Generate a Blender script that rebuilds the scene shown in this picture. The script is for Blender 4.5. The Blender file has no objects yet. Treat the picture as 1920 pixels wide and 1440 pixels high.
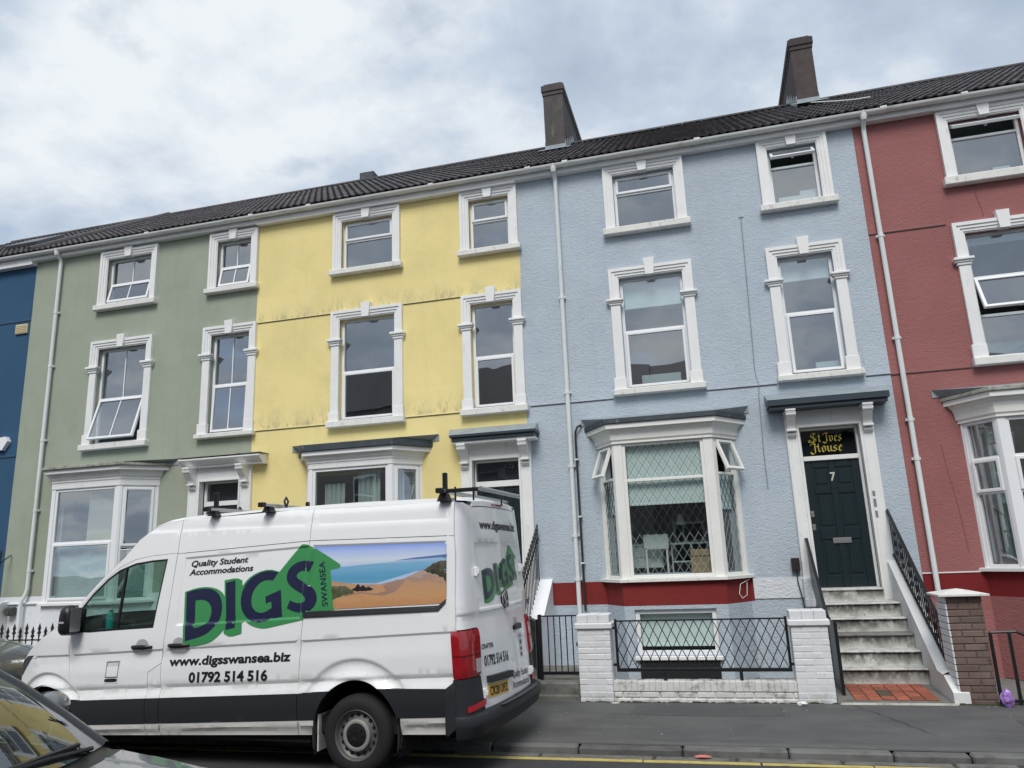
import bpy, bmesh, math, random
from mathutils import Vector, Matrix
from mathutils.geometry import delaunay_2d_cdt

rnd = random.Random(11)
SC = bpy.context.scene
COL = SC.collection
rad = math.radians
I4 = Matrix.Identity(4)

# ------------------------------------------------------------------ camera
cam_d = bpy.data.cameras.new('camera')
cam = bpy.data.objects.new('camera', cam_d)
COL.objects.link(cam)
SC.camera = cam
cam_d.sensor_width = 36.0
cam_d.lens = 26.25
cam_d.clip_start = 0.05
cam_d.clip_end = 2000.0
CR = Vector((0.96528819, 0.25822159, -0.03924682))
CU = Vector((0.0952118, -0.20796235, 0.97349185))
CF = Vector((-0.24321475, 0.94343695, 0.22532934))
cam.matrix_world = Matrix(((CR.x, CU.x, -CF.x, 0.0), (CR.y, CU.y, -CF.y, -12.5),
                           (CR.z, CU.z, -CF.z, 1.895), (0, 0, 0, 1)))

# ------------------------------------------------------------------ light
SUN_EL, SUN_AZ = rad(50), rad(176)          # azimuth clockwise from +Y
sun_d = bpy.data.lights.new('sun', 'SUN')
sun_d.energy = 1.5
sun_d.angle = rad(24)
sun_d.color = (1.0, 0.965, 0.92)
sun = bpy.data.objects.new('sun', sun_d)
COL.objects.link(sun)
sdir = Vector((math.sin(SUN_AZ) * math.cos(SUN_EL), math.cos(SUN_AZ) * math.cos(SUN_EL), math.sin(SUN_EL)))
sun.rotation_euler = sdir.to_track_quat('Z', 'Y').to_euler()
sun.location = (0, -30, 40)

world = bpy.data.worlds.new('World')
SC.world = world
world.use_nodes = True
wn, wl = world.node_tree.nodes, world.node_tree.links
wn.clear()


def wnode(t, **kw):
    n = wn.new(t)
    for k, v in kw.items():
        setattr(n, k, v)
    return n


w_out = wnode('ShaderNodeOutputWorld')
w_bg = wnode('ShaderNodeBackground')
w_bg.inputs['Strength'].default_value = 0.10
w_sky = wnode('ShaderNodeTexSky')
w_sky.sky_type = 'NISHITA'
w_sky.sun_disc = False
w_sky.sun_elevation = SUN_EL
w_sky.sun_rotation = SUN_AZ
w_tc = wnode('ShaderNodeTexCoord')
w_sep = wnode('ShaderNodeSeparateXYZ')
wl.new(w_tc.outputs['Generated'], w_sep.inputs[0])
w_add = wnode('ShaderNodeMath', operation='ADD')
wl.new(w_sep.outputs['Z'], w_add.inputs[0])
w_add.inputs[1].default_value = 0.22
w_max = wnode('ShaderNodeMath', operation='MAXIMUM')
wl.new(w_add.outputs[0], w_max.inputs[0])
w_max.inputs[1].default_value = 0.05
w_com = wnode('ShaderNodeCombineXYZ')
for ax in ('X', 'Y'):
    d = wnode('ShaderNodeMath', operation='DIVIDE')
    wl.new(w_sep.outputs[ax], d.inputs[0])
    wl.new(w_max.outputs[0], d.inputs[1])
    wl.new(d.outputs[0], w_com.inputs[ax])
w_com.inputs['Z'].default_value = 12.4


def wnoise(scale, detail, rough, dist=0.0):
    n = wnode('ShaderNodeTexNoise')
    n.inputs['Scale'].default_value = scale
    n.inputs['Detail'].default_value = detail
    n.inputs['Roughness'].default_value = rough
    n.inputs['Distortion'].default_value = dist
    wl.new(w_com.outputs[0], n.inputs['Vector'])
    return n


def wramp(src, stops):
    r = wnode('ShaderNodeValToRGB')
    els = r.color_ramp.elements
    els[0].position, els[0].color = stops[0][0], (*stops[0][1], 1)
    els[1].position, els[1].color = stops[-1][0], (*stops[-1][1], 1)
    for p, c in stops[1:-1]:
        e = els.new(p)
        e.color = (*c, 1)
    wl.new(src, r.inputs[0])
    return r


n_big = wnoise(2.3, 11, 0.58, 0.10)          # grey and white masses of the cloud deck
r_big = wramp(n_big.outputs['Fac'], [(0.32, (0.335, 0.40, 0.495)), (0.425, (0.39, 0.46, 0.56)), (0.495, (0.455, 0.525, 0.615)),
                                    (0.555, (0.56, 0.615, 0.68)), (0.65, (0.68, 0.72, 0.75))])
n_gap = wnoise(3.1, 6, 0.52, 0.15)            # thin places where blue shows
r_gap = wramp(n_gap.outputs['Fac'], [(0.30, (0.45, 0.45, 0.45)), (0.43, (1, 1, 1))])
w_scl = wnode('ShaderNodeVectorMath', operation='SCALE')
wl.new(r_big.outputs[0], w_scl.inputs[0])
w_scl.inputs['Scale'].default_value = 7.6
w_mix = wnode('ShaderNodeMix', data_type='RGBA')
wl.new(r_gap.outputs[0], w_mix.inputs[0])
wl.new(w_sky.outputs[0], w_mix.inputs[6])
wl.new(w_scl.outputs[0], w_mix.inputs[7])
wl.new(w_mix.outputs[2], w_bg.inputs['Color'])
wl.new(w_bg.outputs[0], w_out.inputs['Surface'])

SC.view_settings.view_transform = 'Standard'
SC.view_settings.look = 'None'
SC.view_settings.exposure = 0.72
SC.view_settings.gamma = 1.0
SC.view_settings.use_curve_mapping = False
SC.render.engine = 'CYCLES'
SC.cycles.use_denoising = True
SC.cycles.max_bounces = 7
SC.cycles.transparent_max_bounces = 12
SC.cycles.caustics_reflective = False
SC.cycles.caustics_refractive = False

# ------------------------------------------------------------------ materials
MATS = {}


def sock(n, *names):
    for nm in names:
        if nm in n.inputs:
            return n.inputs[nm]


def mat(name, col, rough=0.7, var=0.06, vscale=2.5, rand=0.0, bumps=(), grime=(), metal=0.0, spec=0.5, coat=0.0, emit=None, local=False):
    """Principled surface; colour varies with world-space noise, per-object tint (rand) and grime masks (colour, amount, scale, lo, hi)."""
    if name in MATS:
        return MATS[name]
    m = bpy.data.materials.new(name)
    m.use_nodes = True
    nt = m.node_tree
    N, L = nt.nodes, nt.links
    b = N['Principled BSDF']
    b.inputs['Roughness'].default_value = rough
    b.inputs['Metallic'].default_value = metal
    sock(b, 'Specular IOR Level', 'Specular').default_value = spec
    if coat:
        sock(b, 'Coat Weight').default_value = coat
        sock(b, 'Coat Roughness').default_value = 0.04
    if local:
        g = N.new('ShaderNodeTexCoord')
        pos = g.outputs['Object']
    else:
        g = N.new('ShaderNodeNewGeometry')
        pos = g.outputs['Position']

    def noise(scale, detail=5, rough_=0.55, vec=None):
        n = N.new('ShaderNodeTexNoise')
        n.inputs['Detail'].default_value = detail
        n.inputs['Roughness'].default_value = rough_
        if isinstance(scale, (tuple, list)):
            mp = N.new('ShaderNodeMapping')
            mp.inputs['Scale'].default_value = scale
            L.new(pos, mp.inputs['Vector'])
            L.new(mp.outputs[0], n.inputs['Vector'])
            n.inputs['Scale'].default_value = 1.0
        else:
            L.new(pos, n.inputs['Vector'])
            n.inputs['Scale'].default_value = scale
        return n

    cur = None
    base = N.new('ShaderNodeRGB')
    base.outputs[0].default_value = (*col, 1)
    cur = base.outputs[0]
    if var:
        n = noise(vscale, 7, 0.6)
        mr = N.new('ShaderNodeMapRange')
        mr.inputs['From Min'].default_value = 0.25
        mr.inputs['From Max'].default_value = 0.75
        mr.inputs['To Min'].default_value = 1 - var
        mr.inputs['To Max'].default_value = 1 + var
        L.new(n.outputs['Fac'], mr.inputs['Value'])
        v = N.new('ShaderNodeVectorMath')
        v.operation = 'SCALE'
        L.new(cur, v.inputs[0])
        L.new(mr.outputs[0], v.inputs['Scale'])
        cur = v.outputs[0]
    if rand:
        oi = N.new('ShaderNodeObjectInfo')
        mr = N.new('ShaderNodeMapRange')
        mr.inputs['To Min'].default_value = 1 - rand
        mr.inputs['To Max'].default_value = 1 + rand
        L.new(oi.outputs['Random'], mr.inputs['Value'])
        v = N.new('ShaderNodeVectorMath')
        v.operation = 'SCALE'
        L.new(cur, v.inputs[0])
        L.new(mr.outputs[0], v.inputs['Scale'])
        cur = v.outputs[0]
    for gr in grime:
        gcol, amt, gs, lo, hi = gr[:5]
        n = noise(gs, 8, 0.65)
        mr = N.new('ShaderNodeMapRange')
        mr.inputs['From Min'].default_value = lo
        mr.inputs['From Max'].default_value = hi
        mr.inputs['To Max'].default_value = amt
        L.new(n.outputs['Fac'], mr.inputs['Value'])
        fac = mr.outputs[0]
        if len(gr) > 5:                      # stain confined to bands of height: list of (z_low, z_high, soft)
            sp = N.new('ShaderNodeSeparateXYZ')
            L.new(pos, sp.inputs[0])
            acc = None
            for z0, z1 in gr[5]:
                up = N.new('ShaderNodeMapRange')
                up.inputs['From Min'].default_value = z1
                up.inputs['From Max'].default_value = z0
                L.new(sp.outputs['Z'], up.inputs['Value'])
                cut = N.new('ShaderNodeMath')
                cut.operation = 'GREATER_THAN' if z1 > z0 else 'LESS_THAN'
                cut.inputs[1].default_value = z0
                L.new(sp.outputs['Z'], cut.inputs[0])
                mu = N.new('ShaderNodeMath')
                mu.operation = 'MULTIPLY'
                L.new(up.outputs[0], mu.inputs[0])
                L.new(cut.outputs[0], mu.inputs[1])
                if acc is None:
                    acc = mu.outputs[0]
                else:
                    ad = N.new('ShaderNodeMath')
                    ad.operation = 'MAXIMUM'
                    L.new(acc, ad.inputs[0])
                    L.new(mu.outputs[0], ad.inputs[1])
                    acc = ad.outputs[0]
            mu = N.new('ShaderNodeMath')
            mu.operation = 'MULTIPLY'
            L.new(fac, mu.inputs[0])
            L.new(acc, mu.inputs[1])
            fac = mu.outputs[0]
        mx = N.new('ShaderNodeMix')
        mx.data_type = 'RGBA'
        L.new(fac, mx.inputs[0])
        L.new(cur, mx.inputs[6])
        mx.inputs[7].default_value = (*gcol, 1)
        cur = mx.outputs[2]
    L.new(cur, b.inputs['Base Color'])
    nrm = None
    for sc_, st, di in bumps:
        n = noise(sc_, 4, 0.6)
        bp = N.new('ShaderNodeBump')
        bp.inputs['Strength'].default_value = st
        bp.inputs['Distance'].default_value = di
        L.new(n.outputs['Fac'], bp.inputs['Height'])
        if nrm is not None:
            L.new(nrm, bp.inputs['Normal'])
        nrm = bp.outputs[0]
    if nrm is not None:
        L.new(nrm, b.inputs['Normal'])
    if emit:
        sock(b, 'Emission Color').default_value = (*emit[0], 1)
        sock(b, 'Emission Strength').default_value = emit[1]
    MATS[name] = m
    return m


def glass(name, tint=(0.86, 0.93, 0.92), ior=2.2, rough=0.0, wav=0.05, wscale=1.6):
    if name in MATS:
        return MATS[name]
    m = bpy.data.materials.new(name)
    m.use_nodes = True
    N, L = m.node_tree.nodes, m.node_tree.links
    N.clear()
    o = N.new('ShaderNodeOutputMaterial')
    mx = N.new('ShaderNodeMixShader')
    tr = N.new('ShaderNodeBsdfTransparent')
    tr.inputs[0].default_value = (*tint, 1)
    gl = N.new('ShaderNodeBsdfGlossy')
    gl.inputs['Roughness'].default_value = rough
    gl.inputs['Color'].default_value = (0.95, 0.97, 1.0, 1)
    f0 = ((ior - 1) / (ior + 1)) ** 2           # reflectance straight on; the facing weight is the same from both sides of the pane
    lw = N.new('ShaderNodeLayerWeight')
    lw.inputs['Blend'].default_value = .5
    pw = N.new('ShaderNodeMath')
    pw.operation = 'POWER'
    L.new(lw.outputs['Facing'], pw.inputs[0])
    pw.inputs[1].default_value = 4.0
    fr = N.new('ShaderNodeMath')
    fr.operation = 'MULTIPLY_ADD'
    L.new(pw.outputs[0], fr.inputs[0])
    fr.inputs[1].default_value = 1 - f0
    fr.inputs[2].default_value = f0
    if wav:
        g = N.new('ShaderNodeNewGeometry')
        n = N.new('ShaderNodeTexNoise')
        n.inputs['Scale'].default_value = wscale
        n.inputs['Detail'].default_value = 1
        L.new(g.outputs['Position'], n.inputs['Vector'])
        bp = N.new('ShaderNodeBump')
        bp.inputs['Strength'].default_value = wav
        bp.inputs['Distance'].default_value = 0.1
        L.new(n.outputs['Fac'], bp.inputs['Height'])
        L.new(bp.outputs[0], gl.inputs['Normal'])
    L.new(fr.outputs[0], mx.inputs[0])
    L.new(tr.outputs[0], mx.inputs[1])
    L.new(gl.outputs[0], mx.inputs[2])
    L.new(mx.outputs[0], o.inputs[0])
    MATS[name] = m
    return m


# ------------------------------------------------------------------ mesh helpers
class MB:
    """collects geometry for ONE mesh object"""

    def __init__(self):
        self.v, self.f = [], []
        self.weld = False

    def add(self, vs, fs):
        k = len(self.v)
        self.v += [tuple(p) for p in vs]
        self.f += [tuple(i + k for i in f) for f in fs]
        return self

    def box(self, x0, x1, y0, y1, z0, z1):
        if x0 > x1: x0, x1 = x1, x0
        if y0 > y1: y0, y1 = y1, y0
        if z0 > z1: z0, z1 = z1, z0
        return self.add([(x0, y0, z0), (x1, y0, z0), (x1, y1, z0), (x0, y1, z0), (x0, y0, z1), (x1, y0, z1), (x1, y1, z1), (x0, y1, z1)],
                        [(0, 3, 2, 1), (4, 5, 6, 7), (0, 1, 5, 4), (1, 2, 6, 5), (2, 3, 7, 6), (3, 0, 4, 7)])

    def cbox(self, x0, x1, y0, y1, z0, z1, c=0.006):
        """box with chamfered edges"""
        if x0 > x1: x0, x1 = x1, x0
        if y0 > y1: y0, y1 = y1, y0
        if z0 > z1: z0, z1 = z1, z0
        c = min(c, (x1 - x0) * .45, (y1 - y0) * .45, (z1 - z0) * .45)
        bm = bmesh.new()
        X, Y, Z = (x0, x1), (y0, y1), (z0, z1)
        vs, idx = [], {}
        for i in (0, 1):
            for j in (0, 1):
                for k in (0, 1):
                    sx, sy, sz = (c if i == 0 else -c), (c if j == 0 else -c), (c if k == 0 else -c)
                    for ax, p in enumerate(((X[i], Y[j] + sy, Z[k] + sz), (X[i] + sx, Y[j], Z[k] + sz), (X[i] + sx, Y[j] + sy, Z[k]))):
                        idx[(i, j, k, ax)] = len(vs)
                        vs.append(p)
        fs = []
        for s in (0, 1):
            a = [idx[(s, 0, 0, 0)], idx[(s, 0, 1, 0)], idx[(s, 1, 1, 0)], idx[(s, 1, 0, 0)]]
            b = [idx[(0, s, 0, 1)], idx[(1, s, 0, 1)], idx[(1, s, 1, 1)], idx[(0, s, 1, 1)]]
            d = [idx[(0, 0, s, 2)], idx[(0, 1, s, 2)], idx[(1, 1, s, 2)], idx[(1, 0, s, 2)]]
            for q in (a, b, d):
                fs.append(q if s == 0 else q[::-1])
        for i in (0, 1):
            for j in (0, 1):
                q = [idx[(i, j, 0, 0)], idx[(i, j, 0, 1)], idx[(i, j, 1, 1)], idx[(i, j, 1, 0)]]
                fs.append(q if (i + j) % 2 else q[::-1])
                q = [idx[(i, 0, j, 0)], idx[(i, 0, j, 2)], idx[(i, 1, j, 2)], idx[(i, 1, j, 0)]]
                fs.append(q[::-1] if (i + j) % 2 else q)
                q = [idx[(0, i, j, 1)], idx[(0, i, j, 2)], idx[(1, i, j, 2)], idx[(1, i, j, 1)]]
                fs.append(q if (i + j) % 2 else q[::-1])
                for k in (0, 1):
                    q = [idx[(i, j, k, 0)], idx[(i, j, k, 1)], idx[(i, j, k, 2)]]
                    fs.append(q)
        bm.free()
        return self.add(vs, fs)

    def prism(self, poly, axis, a, b):
        """extrude a closed 2D polygon along an axis: 'x' takes (y,z), 'y' takes (x,z), 'z' takes (x,y)"""
        n = len(poly)
        mk = {'x': lambda p, t: (t, p[0], p[1]), 'y': lambda p, t: (p[0], t, p[1]), 'z': lambda p, t: (p[0], p[1], t)}[axis]
        vs = [mk(p, a) for p in poly] + [mk(p, b) for p in poly]
        fs = [tuple(range(n))[::-1], tuple(range(n, 2 * n))]
        fs += [(i, (i + 1) % n, (i + 1) % n + n, i + n) for i in range(n)]
        return self.add(vs, fs)

    def tube(self, path, r, n=8, caps=True):
        path = [Vector(p) for p in path]
        k0 = len(self.v)
        m = len(path)
        prev = None
        for i, p in enumerate(path):
            t = (path[min(i + 1, m - 1)] - path[max(i - 1, 0)])
            if t.length < 1e-9:
                t = Vector((0, 0, 1))
            t.normalize()
            if prev is None:
                up = Vector((0, 0, 1)) if abs(t.z) < .9 else Vector((1, 0, 0))
                a = t.cross(up).normalized()
            else:
                a = (prev - t * prev.dot(t)).normalized()
            prev = a
            b = t.cross(a)
            rr = r[i] if isinstance(r, (list, tuple)) else r
            self.v += [tuple(p + (a * math.cos(2 * math.pi * j / n) + b * math.sin(2 * math.pi * j / n)) * rr) for j in range(n)]
        for i in range(m - 1):
            for j in range(n):
                A, B = k0 + i * n + j, k0 + i * n + (j + 1) % n
                self.f.append((A, B, B + n, A + n))
        if caps:
            self.f.append(tuple(range(k0, k0 + n))[::-1])
            self.f.append(tuple(range(k0 + (m - 1) * n, k0 + m * n)))
        return self

    def lathe(self, prof, c, axis='z', n=24, closed=False):
        """revolve (radius, height) points about an axis through c"""
        k0 = len(self.v)
        c = Vector(c)
        for r, h in prof:
            for j in range(n):
                a = 2 * math.pi * j / n
                u, w = r * math.cos(a), r * math.sin(a)
                p = {'z': (u, w, h), 'y': (u, h, w), 'x': (h, u, w)}[axis]
                self.v.append(tuple(c + Vector(p)))
        m = len(prof)
        for i in range(m if closed else m - 1):
            i2 = (i + 1) % m
            for j in range(n):
                A, B = k0 + i * n + j, k0 + i * n + (j + 1) % n
                A2, B2 = k0 + i2 * n + j, k0 + i2 * n + (j + 1) % n
                self.f.append((A, B, B2, A2))
        return self

    def bar(self, p, q, w, d):
        """square bar between two points: w across, d deep"""
        p, q = Vector(p), Vector(q)
        t = (q - p).normalized()
        up = Vector((0, 1, 0)) if abs(t.y) < .9 else Vector((1, 0, 0))
        a = t.cross(up).normalized() * w / 2
        b = t.cross(a).normalized() * d / 2
        vs = [p - a - b, p + a - b, p + a + b, p - a + b, q - a - b, q + a - b, q + a + b, q - a + b]
        return self.add(vs, [(0, 3, 2, 1), (4, 5, 6, 7), (0, 1, 5, 4), (1, 2, 6, 5), (2, 3, 7, 6), (3, 0, 4, 7)])

    def loft(self, rings, close_ring=False, cap=False):
        k0 = len(self.v)
        n = len(rings[0])
        for r in rings:
            self.v += [tuple(p) for p in r]
        for i in range(len(rings) - 1):
            for j in range(n if close_ring else n - 1):
                a, b = k0 + i * n + j, k0 + i * n + (j + 1) % n
                self.f.append((a, b, b + n, a + n))
        if cap:
            self.f.append(tuple(range(k0, k0 + n))[::-1])
            self.f.append(tuple(range(k0 + (len(rings) - 1) * n, k0 + len(rings) * n)))
        return self

    def mesh(self, name, smooth=None):
        me = bpy.data.meshes.new(name)
        me.from_pydata(self.v, [], self.f)
        bm = bmesh.new()
        bm.from_mesh(me)
        if self.weld:
            bmesh.ops.remove_doubles(bm, verts=bm.verts, dist=1e-5)
        bmesh.ops.recalc_face_normals(bm, faces=bm.faces)
        bm.to_mesh(me)
        bm.free()
        if smooth:
            for p in me.polygons:
                p.use_smooth = True
            me.set_sharp_from_angle(angle=rad(smooth))
        return me


WM = {}          # world matrix of every object made here


def link(o, parent=None, M=None):
    COL.objects.link(o)
    M = M or I4
    WM[o.name] = M
    if parent is not None:
        o.parent = parent
        o.matrix_parent_inverse = I4
        o.matrix_basis = WM[parent.name].inverted() @ M
    else:
        o.matrix_basis = M
    return o


def obj(name, mb, m, parent=None, M=None, smooth=None, kind=None, label=None, cat=None, group=None):
    me = mb.mesh(name, smooth) if isinstance(mb, MB) else mb
    if m is not None and not me.materials:
        me.materials.append(m)
    o = bpy.data.objects.new(name, me)
    link(o, parent, M)
    if kind: o['kind'] = kind
    if label: o['label'] = label
    if cat: o['category'] = cat
    if group: o['group'] = group
    return o


def part_empty(name, parent, M=None):
    o = bpy.data.objects.new(name, None)
    o.empty_display_size = .1
    return link(o, parent, M or WM[parent.name])


def thing(name, label, cat, loc=(0, 0, 0), M=None, group=None):
    o = bpy.data.objects.new(name, None)
    o.empty_display_size = .2
    link(o, None, M or Matrix.Translation(loc))
    o['label'] = label
    o['category'] = cat
    if group:
        o['group'] = group
    return o


def inpoly(p, loops):
    x, y = p
    c = False
    for lp in loops:
        n = len(lp)
        j = n - 1
        for i in range(n):
            xi, yi = lp[i]
            xj, yj = lp[j]
            if (yi > y) != (yj > y) and x < (xj - xi) * (y - yi) / (yj - yi) + xi:
                c = not c
            j = i
    return c


def offset_loop(lp, d):
    """inset a closed loop by d (positive = inwards)"""
    n = len(lp)
    A = sum(lp[i][0] * lp[(i + 1) % n][1] - lp[(i + 1) % n][0] * lp[i][1] for i in range(n)) / 2
    s = 1 if A > 0 else -1
    out = []
    for i in range(n):
        p0, p1, p2 = Vector(lp[i - 1]), Vector(lp[i]), Vector(lp[(i + 1) % n])
        a, b = (p1 - p0), (p2 - p1)
        if a.length < 1e-9 or b.length < 1e-9:
            out.append(tuple(p1)); continue
        a.normalize(); b.normalize()
        na, nb = Vector((-a.y, a.x)) * s, Vector((-b.y, b.x)) * s
        m = na + nb
        if m.length < 1e-6:
            out.append(tuple(p1)); continue
        m.normalize()
        k = d / max(0.35, m.dot(na))
        out.append((p1.x + m.x * k, p1.y + m.y * k))
    return out


def densify(lp, step, closed=True):
    out = []
    n = len(lp)
    for i in range(n if closed else n - 1):
        a, b = lp[i], lp[(i + 1) % n]
        L = math.hypot(b[0] - a[0], b[1] - a[1])
        k = max(1, int(math.ceil(L / step)))
        out += [(a[0] + (b[0] - a[0]) * t / k, a[1] + (b[1] - a[1]) * t / k) for t in range(k)]
    if not closed:
        out.append(lp[-1])
    return out


def smooth_loop(lp, it=1, lim=48):
    """round the gentle corners of a loop and keep the sharp ones"""
    for _ in range(it):
        n = len(lp)
        out = []
        for i in range(n):
            p0, p1, p2 = Vector(lp[i - 1]), Vector(lp[i]), Vector(lp[(i + 1) % n])
            a, b = p1 - p0, p2 - p1
            ang = math.degrees(a.angle(b)) if a.length > 1e-9 and b.length > 1e-9 else 0
            if ang > lim:
                out.append(tuple(p1))
            else:
                out += [tuple(p1 - a * .25), tuple(p1 + b * .25)]
        lp = out
    return lp


def cdt(loops, step=None, lines=(), keep=None):
    """triangulate the area inside loops (even-odd), with a grid of inner points and constraint lines"""
    vs, es = [], []
    for lp in loops:
        k = len(vs)
        vs += [Vector(p) for p in lp]
        es += [(k + i, k + (i + 1) % len(lp)) for i in range(len(lp))]
    for ln in lines:
        pts = [p for p in ln]
        run = []
        for p in pts + [None]:
            if p is not None and inpoly(p, loops):
                run.append(p)
            else:
                if len(run) > 1:
                    k = len(vs)
                    vs += [Vector(q) for q in run]
                    es += [(k + i, k + i + 1) for i in range(len(run) - 1)]
                run = []
    if step:
        xs = [p[0] for lp in loops for p in lp]
        ys = [p[1] for lp in loops for p in lp]
        x0 = math.floor(min(xs) / step) * step
        y0 = math.floor(min(ys) / step) * step
        nx, ny = int((max(xs) - x0) / step) + 2, int((max(ys) - y0) / step) + 2
        for i in range(nx):
            for j in range(ny):
                p = (x0 + i * step + .0007, y0 + j * step + .0003)
                if inpoly(p, loops):
                    vs.append(Vector(p))
    r = delaunay_2d_cdt(vs, es, [], 0, 1e-5)
    V, F = r[0], r[2]
    out = []
    for f in F:
        c = (sum(V[i][0] for i in f) / len(f), sum(V[i][1] for i in f) / len(f))
        if inpoly(c, loops) and (keep is None or keep(c)):
            out.append(tuple(f))
    return [(p[0], p[1]) for p in V], out


def sheet(name, loops, fn, m, parent=None, step=None, lines=(), flange=0.0, smooth=40, M=None, keep=None, label=None):
    """a surface panel: 2D loops mapped by fn(u, v, depth) to 3D, with an edge turned inwards by flange"""
    V, F = cdt(loops, step, lines, keep)
    mb = MB()
    mb.add([fn(u, v, 0.0) for u, v in V], F)
    if flange:
        for lp in loops:
            n = len(lp)
            k = [fn(u, v, 0.0) for u, v in lp] + [fn(u, v, flange) for u, v in lp]
            mb.add(k, [(i, (i + 1) % n, (i + 1) % n + n, i + n) for i in range(n)])
    return obj(name, mb, m, parent, M=M if M is not None else (WM[parent.name] if parent else None), smooth=smooth, label=label)


def text_geo(s, bold=0.0, shear=0.0, spacing=1.0):
    """outline of a line of text in the built-in typeface: vertices (x,y) scaled so that a capital is 1 high"""
    cu = bpy.data.curves.new('lettering', 'FONT')
    cu.body = s
    cu.offset = bold
    cu.shear = shear
    cu.space_character = spacing
    cu.resolution_u = 4
    o = bpy.data.objects.new('lettering', cu)
    COL.objects.link(o)
    dg = bpy.context.evaluated_depsgraph_get()
    me = bpy.data.meshes.new_from_object(o.evaluated_get(dg))
    vs = [(v.co.x, v.co.y) for v in me.vertices]
    fs = [tuple(p.vertices) for p in me.polygons]
    COL.objects.unlink(o)
    bpy.data.objects.remove(o)
    bpy.data.curves.remove(cu)
    bpy.data.meshes.remove(me)
    k = 1 / 0.729
    x0 = min(v[0] for v in vs)
    vs = [((v[0] - x0) * k, v[1] * k) for v in vs]
    return vs, fs, max(v[0] for v in vs)


def lettering(name, s, m, parent, fn, a, b, h, bold=0.0, shear=0.0, M=None, d=-0.004, spacing=1.0, label=None):
    """write s from point a to point b (2D, along the baseline) with capital height h (2D vector) and map it by fn(u,v,d)"""
    vs, fs, W = text_geo(s, bold, shear, spacing)
    pts = [fn(a[0] + (b[0] - a[0]) * x / W + h[0] * y, a[1] + (b[1] - a[1]) * x / W + h[1] * y, d) for x, y in vs]
    mb = MB().add(pts, fs)
    return obj(name, mb, m, parent, M=M if M is not None else WM[parent.name], label=label)
# ------------------------------------------------------------------ palette
def render_coat(name, col, rough_big, stains=()):
    dk = tuple(c * .62 for c in col)
    stains = list(stains) + [(dk, .24, (5, 5, .35), .55, .80), (tuple(c * 1.12 for c in col), .5, (.7, .7, .5), .5, .7)]
    return mat(name, col, rough=.92, var=.09, vscale=.9, spec=.25,
               bumps=((75, .6 * rough_big, .010), ((26, 26, 38), .75 * rough_big, .022), ((9, 9, 14), .40 * rough_big, .03), (1.2, .25, .05)), grime=stains)


YST = [((.34, .32, .24), .75, (3.5, 3.5, 1.2), .46, .70, [(6.64, 7.0), (4.475, 4.95)]), ((.20, .19, .15), .75, (22, 22, 7), .50, .70, [(6.64, 6.86), (4.475, 4.84)])]
M_green = render_coat('green_render', (.335, .37, .295), .10, [((.24, .26, .19), .5, (2.5, 2.5, .7), .55, .78)])
M_yellow = render_coat('yellow_render', (.82, .69, .315), .16, YST + [((.62, .52, .2), .45, (1.2, 1.2, 1.6), .55, .8)])
M_blue = render_coat('pale_blue_render', (.468, .532, .592), .85, [((.33, .42, .53), .5, (1.2, 1.2, .9), .5, .8)])
M_red = render_coat('red_render', (.325, .135, .130), .65, [((.26, .10, .092), .5, (1.4, 1.4, 1.0), .5, .8)])
M_navy = render_coat('navy_render', (.035, .092, .17), .25)
M_band = render_coat('red_band_paint', (.205, .028, .026), .3)
M_band2 = render_coat('deep_red_paint', (.19, .02, .022), .3)
M_plinth = render_coat('white_plinth_paint', (.74, .755, .78), .35, [((.42, .42, .4), .6, (3, 3, 2), .58, .75)])
M_rough = render_coat('white_roughcast', (.70, .73, .77), 1.0)
M_trim = mat('white_trim_paint', (.80, .80, .79), rough=.62, var=.05, vscale=4, grime=[((.50, .49, .45), .55, (9, 9, 3.5), .60, .78)], bumps=((40, .10, .004),))
M_sill = mat('sill_paint', (.74, .735, .70), rough=.75, var=.07, vscale=6, grime=[((.33, .32, .28), .8, (13, 13, 6), .56, .74)], bumps=((45, .2, .006),))
M_upvc = mat('white_plastic_frame', (.83, .84, .85), rough=.35, var=.015, spec=.5)
M_cream = mat('cream_painted_timber', (.80, .795, .755), rough=.55, var=.05, vscale=5, grime=[((.4, .36, .27), .5, (12, 12, 3), .62, .8)])
M_gutter = mat('white_gutter_plastic', (.74, .74, .72), rough=.45, var=.05, vscale=3, grime=[((.30, .32, .26), .6, (3, 12, 9), .55, .72)])
M_pipe = mat('white_drainpipe', (.74, .77, .76), rough=.45, var=.04, grime=[((.33, .34, .30), .6, (8, 8, 2.0), .60, .76)])
M_lead = mat('lead_flashing', (.27, .31, .335), rough=.55, var=.2, vscale=5, bumps=((9, .25, .01),), grime=[((.42, .45, .46), .6, (6, 6, 6), .58, .75)])
M_cap = mat('dark_canopy_felt', (.045, .058, .068), rough=.6, var=.2, vscale=6, grime=[((.30, .31, .29), .8, (14, 14, 14), .60, .70)])
M_anth = mat('anthracite_canopy', (.030, .045, .058), rough=.45, var=.08)
M_stone = mat('weathered_stone', (.36, .36, .31), rough=.9, var=.2, vscale=8, grime=[((.10, .11, .07), .85, (7, 7, 7), .48, .68)], bumps=((30, .5, .012),))
M_tile = mat('dark_roof_tile', (.075, .070, .074), rough=.7, var=.28, vscale=9, rand=.30, spec=.3, grime=[((.16, .155, .14), .6, (5, 5, 5), .56, .74), ((.035, .034, .036), .6, (1.3, 1.3, 1.3), .5, .72)])
M_chim = mat('chimney_render', (.090, .080, .078), rough=.95, var=.22, vscale=3, grime=[((.22, .20, .14), .7, (5, 5, 1.6), .55, .72), ((.05, .045, .045), .7, (4, 4, 1.2), .55, .75)], bumps=((35, .5, .012),))
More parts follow.
